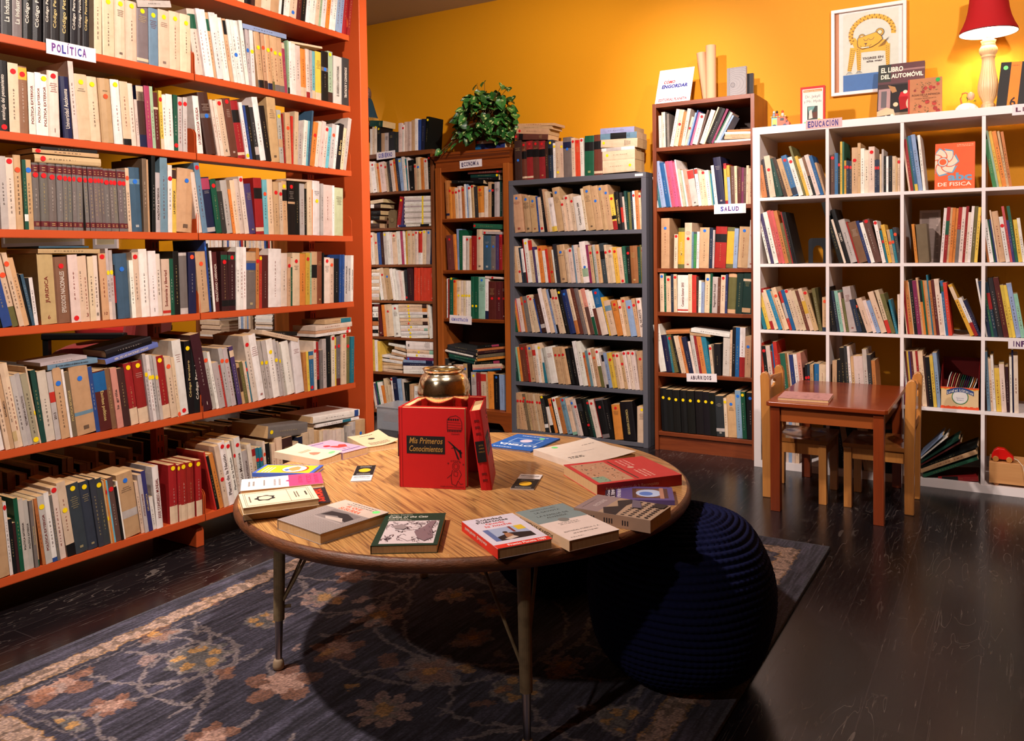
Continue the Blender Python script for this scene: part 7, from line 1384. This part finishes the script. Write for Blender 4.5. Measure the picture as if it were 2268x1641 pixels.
head = [(-.052, .066), (-.010, .076), (.040, .088), (.066, .062), (.070, .048), (.050, .030), (.018, .014), (-.030, .008), (-.050, .020), (-.054, .040)]
tp([(x*1.05+.0, (z-.045)*1.06+.045) for x, z in head], DK); tp(head, YT)
stroke([(-.024, .060), (-.018, .050), (-.006, .050), (.0, .060)], .0022, DK); stroke([(.002, .058), (.012, .050), (.024, .054), (.030, .064)], .0022, DK); tp([(-.022, .036), (-.004, .036), (-.012, .026)], DK); stroke([(-.012, .028), (-.014, .018), (-.032, .014), (-.040, .026)], .0022, DK); stroke([(-.013, .020), (.004, .016), (.016, .026)], .0022, DK); stroke([(-.036, .014), (.004, .013)], .004, (.90, .88, .84))
text(b, 'TIGRES EN', (-.030, -.0090, -.052), X, Z, .105, .0125, DK, bold=.03); text(b, 'alta mar', (-.010, -.0090, -.068), X, Z, .082, .0115, DK, bold=.03)
part('print', b, M_PRINT, fr)
# ---- lamp with a red shade
lx, ly = 1.096, .20
lamp = empty('table_lamp', (lx, ly, WT), 0, 'lit table lamp with a red bell shade and a fluted cream base', 'lamp')
M_CREAM = mat('cream_ceramic', col=(.80, .68, .52), rough=.35, noise=.1, nscale=10)
def flute(prof, n=96, k=24, amp=.06):
    P = []; F = []
    for j, (r, z, f) in enumerate(prof):
        for i in range(n):
            a = 2*math.pi*i/n; rr = r*(1-amp*f*abs(math.cos(k*a/2))**2); P.append((rr*math.cos(a), rr*math.sin(a), z))
    for j in range(len(prof)-1):
        for i in range(n): F.append((j*n+i, j*n+(i+1) % n, (j+1)*n+(i+1) % n, (j+1)*n+i))
    F.append(tuple(range(n))[::-1]); F.append(tuple((len(prof)-1)*n+i for i in range(n)))
    return MB().add(P, F)
part('base', flute([(.052, .0003, 0), (.054, .006, 0), (.050, .012, 0), (.036, .018, 0), (.030, .026, 0), (.033, .034, 0), (.031, .042, 0), (.024, .050, 0), (.026, .056, 0), (.028, .060, 0), (.030, .066, 1), (.040, .085, 1), (.0465, .112, 1), (.0460, .135, 1), (.041, .165, 1), (.035, .195, 1), (.0295, .230, 1), (.028, .262, 1), (.029, .268, 0), (.033, .271, 0), (.031, .276, 0), (.030, .279, 0), (.036, .286, 1), (.041, .300, 1), (.040, .312, 1), (.034, .322, 1), (.030, .326, 0), (.033, .330, 0), (.029, .335, 0), (.031, .340, 0), (.034, .350, 0), (.027, .354, 0)]), M_CREAM, lamp, smooth=True)
part('lamp_socket', MB().lathe([(.013, .354), (.013, .40), (.010, .405)], n=20), mat('white_socket', col=(.85, .82, .78), rough=.4), lamp, smooth=True)
sm = bpy.data.materials.new('red_fabric_shade'); sm.use_nodes = True; N = sm.node_tree.nodes; K = sm.node_tree.links; bs = N['Principled BSDF']
bs.inputs['Base Color'].default_value = L4((.62, .07, .10)); bs.inputs['Roughness'].default_value = .8
tr = N.new('ShaderNodeBsdfTranslucent'); tr.inputs[0].default_value = L4((.95, .10, .08)); mxs = N.new('ShaderNodeMixShader'); mxs.inputs[0].default_value = .42
K.new(bs.outputs[0], mxs.inputs[1]); K.new(tr.outputs[0], mxs.inputs[2]); K.new(mxs.outputs[0], N['Material Output'].inputs[0])
sp = [(.128, .388), (.1265, .400), (.112, .428), (.099, .462), (.090, .50), (.084, .545), (.080, .595), (.079, .620)]
part('lamp_shade', MB().lathe(sp, n=64, caps=False), sm, lamp, smooth=True)
part('shade_lining', MB().lathe([(r-.0018, z) for r, z in sp], n=64, caps=False), mat('white_lining', col=(.92, .88, .82), rough=.9), lamp, smooth=True)
part('shade_trim', MB().lathe([(.1285, .386), (.1295, .388), (.1285, .3905), (.1270, .388)], n=64, caps=False), mat('dark_red_trim', col=(.30, .05, .08), rough=.8), lamp)
em = bpy.data.materials.new('lit_bulb'); em.use_nodes = True; em.node_tree.nodes['Principled BSDF'].inputs['Emission Color'].default_value = (1, .80, .55, 1); em.node_tree.nodes['Principled BSDF'].inputs['Emission Strength'].default_value = 12
part('bulb', MB().lathe([(.008, .405), (.014, .42), (.026, .445), (.029, .462), (.024, .482), (.010, .492), (.001, .494)], n=24), em, lamp, smooth=True)
pl_ = bpy.data.lights.new('lamp_glow', 'POINT'); pl_.energy = 5.0; pl_.color = (1, .78, .55); pl_.shadow_soft_size = .03; plo = bpy.data.objects.new('lamp_glow', pl_); C.objects.link(plo); plo.location = (lx, ly, WT+.52)
# ---- ceramic figurine
fg = empty('ceramic_figurine', (1.005, .15, WT), 0, 'small white ceramic ornament with a bent handle and green leaves', 'ornament')
bl = MB()
bl.lathe([(.046, .0003), (.050, .010), (.046, .028), (.034, .042), (.018, .050), (.002, .052)], n=32, sx=1.05, sy=.8)
for q in range(9): a = q*.7; bl.lathe([(.012, .012), (.015, .020), (.010, .030), (.001, .033)], .038*math.cos(a), .028*math.sin(a), 10)
part('figurine_base', bl, mat('white_glaze', col=(.90, .86, .84), rough=.2, noise=.03), fg, smooth=True)
part('figurine_handle', MB().tube([(-.022, 0, .045), (-.026, 0, .075), (-.018, 0, .098), (-.002, 0, .102), (.008, 0, .090)], .004, 10), mat('orange_glaze', col=(.82, .45, .25), rough=.25), fg, smooth=True)
part('figurine_head', MB().lathe([(.001, .062), (.012, .066), (.017, .080), (.015, .094), (.006, .102), (.001, .103)], .018, 0, 16), mat('pink_glaze', col=(.86, .66, .54), rough=.25), fg, smooth=True)
lf = MB()
for x_, z_, a in ((.0, .052, .5), (.010, .056, 1.2), (.030, .050, -.3), (.036, .046, .2), (.004, .060, 2.)): lf.add([(x_, -.012, z_), (x_+.008*math.cos(a), -.016, z_+.010), (x_+.014*math.cos(a), -.012, z_+.020*abs(math.sin(a))+.006), (x_+.002, -.008, z_+.010)], [(0, 1, 2, 3), (3, 2, 1, 0)], (.16, .42, .14))
part('figurine_leaves', lf, M_LEAF, fg)
# ---- toy bus
bus = empty('toy_bus', (.118, .12, WT), 0, 'small colourful clay toy bus with figures on its roof', 'toy')
b = MB(); b.box(-.042, .030, -.022, .022, .012, .058, (.42, .66, .66)); b.box(-.012, .032, -.0225, .0225, .014, .060, (.80, .34, .22)); b.prism([(.028, .014), (.050, .014), (.050, .030), (.040, .040), (.032, .052), (.028, .052)], -.020, .020, (.78, .36, .34), axis='y')
b.box(-.046, .036, -.026, .026, .060, .066, (.86, .66, .22)); b.add([(-.038, -.0228, .020), (-.014, -.0228, .050), (-.014, -.0228, .020), (-.038, -.0228, .050)], [(0, 2, 1), (0, 1, 3)], (.60, .78, .28))
for q in range(5): b.box(-.040+q*.015, -.032+q*.015, -.0268, -.026, .061, .065, ((.2, .3, .6), (.7, .1, .1))[q % 2])
b.box(.004, .024, -.0232, -.0225, .040, .054, (.10, .09, .10)); b.box(.034, .042, -.021, -.020, .03, .04, (.1, .1, .1))
part('bus_body', b, M_VC, bus, bevel=.0015)
for sx in (-.026, .028):
    for sy in (-.026, .018): part('wheel', MB().prism([(sx+.011*math.cos(a*.52), .0113+.011*math.sin(a*.52)) for a in range(12)], sy, sy+.008, (.15, .18, .35), axis='y'), M_VC, bus)
for x_, c_, h_ in ((-.018, (.86, .32, .22), (.14, .12, .14)), (.012, (.80, .74, .70), (.80, .30, .14)), (-.034, (.5, .55, .6), (.8, .8, .8))):
    part('roof_figure', MB().lathe([(.008, .066), (.009, .076), (.006, .084)], x_, 0, 12, c_).lathe([(.001, .084), (.0062, .087), (.0066, .092), (.003, .098), (.0005, .099)], x_, 0, 12, h_), M_VC, bus, smooth=True)
# ================================================================ plant on the cornice bookcase
pt = empty('potted_plant', (-1.84, .25, 1.8495), 0, 'bushy variegated pothos in a pot on the cornice bookcase', 'plant')
part('pot', MB().lathe([(.058, .0003), (.066, .07), (.074, .11), (.078, .113), (.074, .116), (.066, .105), (.05, .10), (.0, .10)][:7]+[(.002, .10)], n=32), mat('woven_pot', col=(.36, .24, .14), rough=.8, noise=.6, nscale=60), pt)
cpt = Vector((-1.82, .19, 2.05)); leaves = MB(); stems = MB(); rn = random.Random(21)
def leaf(pos, dirv, size, roll_, droop):
    d = Vector(dirv).normalized(); q_ = Vector(pos)-cpt; fn_ = Vector((q_.x*2.5+.30, q_.y*2-.75, q_.z*2.5+.45)); side = d.cross(fn_); side = side.normalized() if side.length > .05 else X.copy()
    up = side.cross(d); side = side*math.cos(roll_)+up*math.sin(roll_); up = side.cross(d)
    rows = [(0, .10), (.06, .36), (.20, .50), (.40, .48), (.62, .36), (.82, .18), (1.0, .0)]
    g = rn.choice([(.14, .32, .12), (.19, .40, .15), (.12, .27, .10), (.23, .44, .18)]); cr_ = (.66, .72, .44)
    P = []; F = []; Cc = []
    for k, (t, hw_) in enumerate(rows):
        c = Vector(pos)+d*t*size-Z*droop*t*t*size
        back = d*(-.10*size) if k == 1 else Vector((0, 0, 0))
        for m_ in (-1, -.5, 0, .5, 1): P.append(tuple(c+side*hw_*size*m_+up*abs(m_)*size*.10*(1 if abs(m_) > .7 else .8)+(back if abs(m_) == 1 else Vector((0, 0, 0)))))
    for k in range(len(rows)-1):
        for m_ in range(4):
            a = k*5+m_; F.append((a, a+1, a+6, a+5)); v_ = rn.random(); Cc.append(cr_ if (m_ in (1, 2) and v_ < .24) or v_ < .02 else tuple(x*rn.uniform(.9, 1.1) for x in g))
    leaves.add(P, F, Cc)
cpt = Vector((-1.82, .19, 2.05))
for i in range(230):
    a = rn.uniform(0, 2*math.pi); e = math.asin(rn.uniform(-.75, 1)); k = rn.uniform(.72, 1.0)
    n_ = Vector((math.cos(a)*math.cos(e), math.sin(a)*math.cos(e), math.sin(e)))
    pos = cpt+Vector((n_.x*.205*k, n_.y*.15*k, n_.z*.20*k))
    if pos.y > .385: pos.y = .385
    if pos.y > .33 and n_.y > 0: n_.y *= -.1
    if pos.z < 1.87: pos.z = 1.87+rn.random()*.02
    dv = Vector((n_.x*.8+rn.uniform(-.4, .4), n_.y*.4-.2, rn.uniform(-1., .15))); leaf(pos, dv, rn.uniform(.052, .076), rn.uniform(-.6, .6), .25)
    if i % 3 == 0: stems.tube([(-1.84+n_.x*.03, .25+n_.y*.03, 1.962), tuple((Vector((-1.84, .20, 2.0))+pos)/2+Vector((0, 0, .03))), tuple(pos)], .0016, 5)
for q in ((-2.02, .12, 1.93), (-2.05, .11, 1.885), (-2.09, .10, 1.868), (-2.12, .095, 1.862), (-1.99, .10, 1.90), (-1.60, .15, 2.10), (-1.585, .14, 2.17), (-1.575, .16, 2.06), (-1.67, .16, 2.26), (-1.63, .17, 2.24), (-1.86, .15, 2.28), (-1.82, .18, 2.30)):
    dv = Vector((q[0]+1.84, -.35, -.30)); leaf(q, dv, rn.uniform(.05, .065), rn.uniform(-.7, .7), .2); stems.tube([tuple(cpt), tuple((Vector(q)+cpt)/2+Vector((0, 0, .02))), q], .0017, 5)
part('foliage', leaves, M_LEAF, pt, smooth=True).matrix_parent_inverse = Matrix.Translation((1.84, -.25, -1.8495))
part('stems', stems, mat('plant_stem', col=(.34, .24, .12), rough=.6), pt).matrix_parent_inverse = Matrix.Translation((1.84, -.25, -1.8495))

# ================================================================ teal lamp on the walnut bookcase
tl = empty('table_lamp', (-2.905, .262, 2.002), 0, 'small lamp with a teal pleated shade and gold fringe, behind the orange end panel', 'lamp')
part('wicker_base', MB().lathe([(.050, .0003), (.060, .02), (.066, .06), (.060, .10), (.046, .125), (.030, .135)], n=32), mat('wicker', col=(.42, .26, .17), rough=.8, noise=.8, nscale=70, ncol=(.50, .10, .12), bump=.6, bscale=120), tl, smooth=True)
b = MB(); n = 72; P = []; F = []
pr_ = [(.078, .165), (.066, .20), (.052, .25), (.040, .295), (.030, .315)]
for j, (r, z) in enumerate(pr_):
    for i in range(n): a = 2*math.pi*i/n; rr = r*(1+.035*(i % 2)); P.append((rr*math.cos(a), rr*math.sin(a), z))
for j in range(len(pr_)-1):
    for i in range(n): F.append((j*n+i, j*n+(i+1) % n, (j+1)*n+(i+1) % n, (j+1)*n+i))
part('lamp_shade', b.add(P, F), mat('teal_pleats', col=(.06, .22, .28), rough=.8, noise=.2), tl)
b = MB()
for i in range(48): a = 2*math.pi*i/48; b.box(.0785*math.cos(a)-.0022, .0785*math.cos(a)+.0022, .0785*math.sin(a)-.0022, .0785*math.sin(a)+.0022, .143, .168)
part('fringe', b, mat('gold_fringe', col=(.84, .62, .26), rough=.7), tl)
part('lamp_stem', MB().lathe([(.008, .13), (.008, .32)], n=12), M_BLACK, tl)
part('finial', MB().lathe([(.026, .312), (.032, .330), (.033, .360), (.026, .385), (.012, .400), (.001, .404)], n=24), mat('speckled_finial', col=(.30, .22, .20), rough=.5, noise=1, nscale=90, ncol=(.60, .46, .38)), tl, smooth=True)

# ================================================================ things inside the cells
b = MB()
o_ = [(-.050, 0), (-.050, .118), (-.046, .128), (-.036, .134), (.036, .134), (.046, .128), (.050, .118), (.050, 0)]
i_ = [(-.026, 0), (-.026, .066), (-.020, .084), (-.008, .094), (.008, .094), (.020, .084), (.026, .066), (.026, 0)]
n = 8; b.add([(x, 0, z) for x, z in o_]+[(x, 0, z) for x, z in i_]+[(x, .0012, z) for x, z in o_]+[(x, .0012, z) for x, z in i_], [f for i in range(n-1) for f in ((i, n+i, n+i+1, i+1), (2*n+i, 2*n+i+1, 3*n+i+1, 3*n+i), (i, i+1, 2*n+i+1, 2*n+i), (n+i, 3*n+i, 3*n+i+1, n+i+1))])
b.box(-.05, .05, 0, .10, 0, .0012)
tag(b.build('bookend', mat('navy_steel', col=(.05, .06, .09), rough=.4), loc=(.300, .18, ROWZ[1]+.0006)), 'dark metal arch bookend in the half-empty first cell, second row', 'bookend')
pg = MB(); pg.box(-.048, .048, 0, .0006, 0, .262, (.62, .54, .50)); 
for i in range(34): pg.box(-.038, .038-.01*(i % 5 == 4), -.0003, 0, .245-i*.0068, .2475-i*.0068, (.34, .29, .28))
tag(pg.build('printed_sheet', M_PRINT, loc=(.843, .165, ROWZ[1]+.001), rot=(-.06, 0, 0)), 'grey printed page standing in the third cell of the second row', 'paper')
mg = empty('magazine_box', (.985, .012, ROWZ[3]+.0004), 0, 'cream and red cardboard file box with a blue scroll label', 'box')
b = MB(); w_, d_, h_, H_ = .082, .22, .104, .225; CRM = (.84, .72, .54); RD = (.70, .10, .08)
b.box(-w_, w_, 0, .002, 0, h_, CRM); b.prism([(0, 0), (d_, 0), (d_, H_), (d_-.03, H_), (.05, h_+.06), (0, h_)], -w_, -w_+.002, (.55, .08, .07), axis='x'); b.prism([(0, 0), (d_, 0), (d_, H_), (d_-.03, H_), (.05, h_+.06), (0, h_)], w_-.002, w_, (.55, .08, .07), axis='x'); b.box(-w_, w_, d_-.002, d_, 0, H_, (.42, .06, .06)); b.box(-w_, w_, 0, d_, 0, .002, RD)
N_ = 26
for i in range(N_):
    x0 = -w_+2*w_*i/N_; x1 = -w_+2*w_*(i+1)/N_; k = .0016*math.sin(i*1.6); b.box(x0, x1, -.0006, 0, .0, .012+k, (.84, .30, .14)); b.box(x0, x1, -.0006, 0, h_-.008+k, h_, (.84, .30, .14)); b.box(x0, x1, -.0008, 0, h_-.011+k, h_-.008+k, (.86, .66, .20))
rib = []
for i in range(13): t = i/12; x = -.056+.116*t; z = .066+.016*math.sin(math.pi*t); rib.append((x, z))
for (x0, z0), (x1, z1) in zip(rib, rib[1:]): b.add([(x0, -.0012, z0), (x1, -.0012, z1), (x1, -.0012, z1+.022), (x0, -.0012, z0+.022)], [(0, 1, 2, 3)], (.16, .26, .46))
b.disc((.002, -.0009, .058), X, Z, .036, (.30, .48, .30), 30, rv=.036); b.disc((.002, -.0010, .058), X, Z, .032, (.84, .82, .80), 30)
for i, ch in enumerate('Leveled Libraries'):
    if ch == ' ': continue
    t = (i+.5)/17; x = -.054+.112*t; z = .0690+.016*math.sin(math.pi*t); text(b, ch, (x-.0026, -.0015, z+(0 if ch not in 'e' else 0)), X, Z, .0048 if ch not in 'li' else .0022, .013 if ch in 'LldbtI' else .010, (.88, .86, .82), bold=.02)
text(b, 'Spanish', (-.014, -.0014, .050), X, Z, .032, .005, (.28, .32, .56)); text(b, 'Grade 2', (-.012, -.0014, .041), X, Z, .028, .005, (.28, .32, .56))
part('box_shell', b, M_PRINT, mg)
bk = MB()
for q in range(14):
    x = -w_+.006+q*.0075; T_q = Matrix.Translation((x, .02+.004*q, .003)) @ Matrix.Rotation(.20+q*.012, 4, 'Y'); k_ = MB(T_q); k_.box(0, .0035, 0, .17, 0, .155-.002*q, PAL[rn.choice('t c r g n o w u'.split())]); bk.add(k_.v, k_.f, k_.c)
part('leaflets', bk, M_COVER, mg)
# bookcase extras: carved plaque and wall plate
cp = MB(); pts = [(-.034, 0), (.034, 0), (.034, .104), (.030, .110), (.032, .118), (.020, .120), (.012, .126), (0, .121), (-.012, .126), (-.020, .120), (-.032, .118), (-.030, .110), (-.034, .104)]
pts = [(x*.98, z*1.02) for x, z in pts]; cp.prism(pts, 0, .018, (.40, .32, .20), axis='y'); cp.lathe([(.0155, 0), (.0155, .003), (.013, .005), (.002, .006)], 0, 0, 24, (.44, .36, .23)); 
k0 = len(pts)*2
cp.v[k0:] = [(x, -z, .052+y) for x, y, z in cp.v[k0:]]
tag(cp.build('carved_plaque', mat('sandstone', rough=.85, noise=.5, nscale=40, vcol=True, bump=.5, bscale=90), loc=(-2.605, .162, 1.3606)), 'small carved stone plaque with a round boss in the walnut bookcase', 'ornament')
tag(MB().box(-.025, .025, -.006, 0, 0, .05, (.62, .56, .52)).build('wall_plate', M_VC, loc=(.165, .4095, 1.60)), 'small grey wall plate seen through the first top cell', 'wall plate')
b = MB(); b.lathe([(.016, 0), (.016, .004), (.006, .0045), (.0055, .001)], 0, 0, 24, (.72, .68, .66)); b.v = [(x, -z, y) for x, y, z in b.v]
tag(b.build('paper_disc', M_VC, loc=(-.555, .38, 1.262)), 'small pale disc fixed to the back of the brown case, above a thick tan book', 'disc')
# ---- clear storage bin beside the orange case
gl = bpy.data.materials.new('clear_plastic'); gl.use_nodes = True; g_ = gl.node_tree.nodes['Principled BSDF']; g_.inputs['Base Color'].default_value = (.75, .77, .80, 1); g_.inputs['Roughness'].default_value = .25; g_.inputs['Transmission Weight'].default_value = .75; g_.inputs['IOR'].default_value = 1.2
bn = empty('storage_bin', (-2.36, -.06, 0), 0, 'cloudy clear plastic storage bin on the floor beside the orange case', 'bin')
b = MB(); b.box(-.13, .13, -.11, -.107, .001, .15); b.box(-.13, .13, .107, .11, .001, .15); b.box(-.13, -.127, -.107, .107, .001, .15); b.box(.127, .13, -.107, .107, .001, .15); b.box(-.127, .127, -.107, .107, .001, .004)
part('bin_body', b, gl, bn); b = MB(); b.box(-.137, .137, -.117, .117, .150, .158); part('bin_lid', b, gl, bn, bevel=.002)
b = MB(); b.box(-.11, .10, -.09, .09, .0045, .05, (.42, .44, .50)); b.box(-.10, .02, -.08, .07, .0505, .10, (.56, .30, .24)); part('bin_contents', b, M_VC, bn)
# ================================================================ seen through the orange case: armchair and wall frames
ac = empty('armchair', (-5.05, -.42, 0), math.radians(-62), 'rose-red upholstered armchair seen through the gap of the orange case', 'armchair')
RS = mat('rose_upholstery', col=(.58, .13, .11), rough=.9, noise=.25, nscale=60, sheen=.3, bump=.3, bscale=300)
def cushion(x0, x1, y0, y1, z0, z1, puff):
    n = 14; P = []; F = []
    for s in (0, 1):
        for j in range(n+1):
            for i in range(n+1):
                u, v = i/n, j/n; k = (1-(2*u-1)**4)*(1-(2*v-1)**4); zm = (z0+z1)/2
                P.append((x0+(x1-x0)*u, y0+(y1-y0)*v, zm+((z1-z0)/2+puff*.0)*k**.35*(1 if s else -1)+puff*k*(1 if s else -.2)))
    m_ = (n+1)**2
    for j in range(n):
        for i in range(n): a = j*(n+1)+i; F += [(m_+a, m_+a+1, m_+a+n+2, m_+a+n+1), (a, a+n+1, a+n+2, a+1)]
    return MB().add(P, F)
part('seat_cushion', cushion(-.33, .33, -.32, .30, .33, .47, .05), RS, ac, smooth=True)
part('back_cushion', MB().add([(x, .30+.10*math.sin(.0), z) for x, z in ()], []).prism([(.24, .45), (.36, .46), (.44, .95), (.34, .97)], -.30, .30, axis='x'), RS, ac, bevel=.03)
for s in (-1, 1):
    part('arm', MB().box(s*.36-.03, s*.36+.03, -.30, .34, .56, .61), M_BLACK, ac, bevel=.01)
    for yy in (-.27, .30): part('leg', MB().box(s*.36-.022, s*.36+.022, yy-.022, yy+.022, 0, .56), M_BLACK, ac, bevel=.003)
part('seat_frame', MB().box(-.36, .36, -.29, .32, .27, .33), M_BLACK, ac)
tcush = cushion(-.22, .22, -.10, .10, -.02, .14, .03)
o = tcush.build('throw_cushion', mat('bright_red_cotton', col=(.80, .05, .04), rough=.85, noise=.2, nscale=8, sheen=.3, bump=.5, bscale=30), smooth=True, loc=(-4.98, -.50, .56), rot=(.0, .12, math.radians(62)))
tag(o, 'bright red cushion lying on the rose armchair', 'cushion')
for x0, x1, z0 in ((-8.15, -6.69, 1.31), (-6.52, -6.14, 1.27)):
    f = empty('picture_frame', ((x0+x1)/2, WY-.0005, z0), 0, 'wide white frame on the far wall, seen through the orange case' if x1 < -6.6 else 'small white frame on the far wall, seen through the orange case', 'picture')
    hw_ = (x1-x0)/2; b = MB(); H_ = .6
    for a, b_, c_, d__ in ((-hw_, hw_, 0, .04), (-hw_, hw_, H_-.04, H_), (-hw_, -hw_+.04, .04, H_-.04), (hw_-.04, hw_, .04, H_-.04)): b.box(a, b_, -.02, 0, c_, d__)
    part('frame', b, M_WHITE, f); part('print', MB().box(-hw_+.04, hw_-.04, -.006, -.001, .04, H_-.04, (.85, .78, .62)), M_PRINT, f)
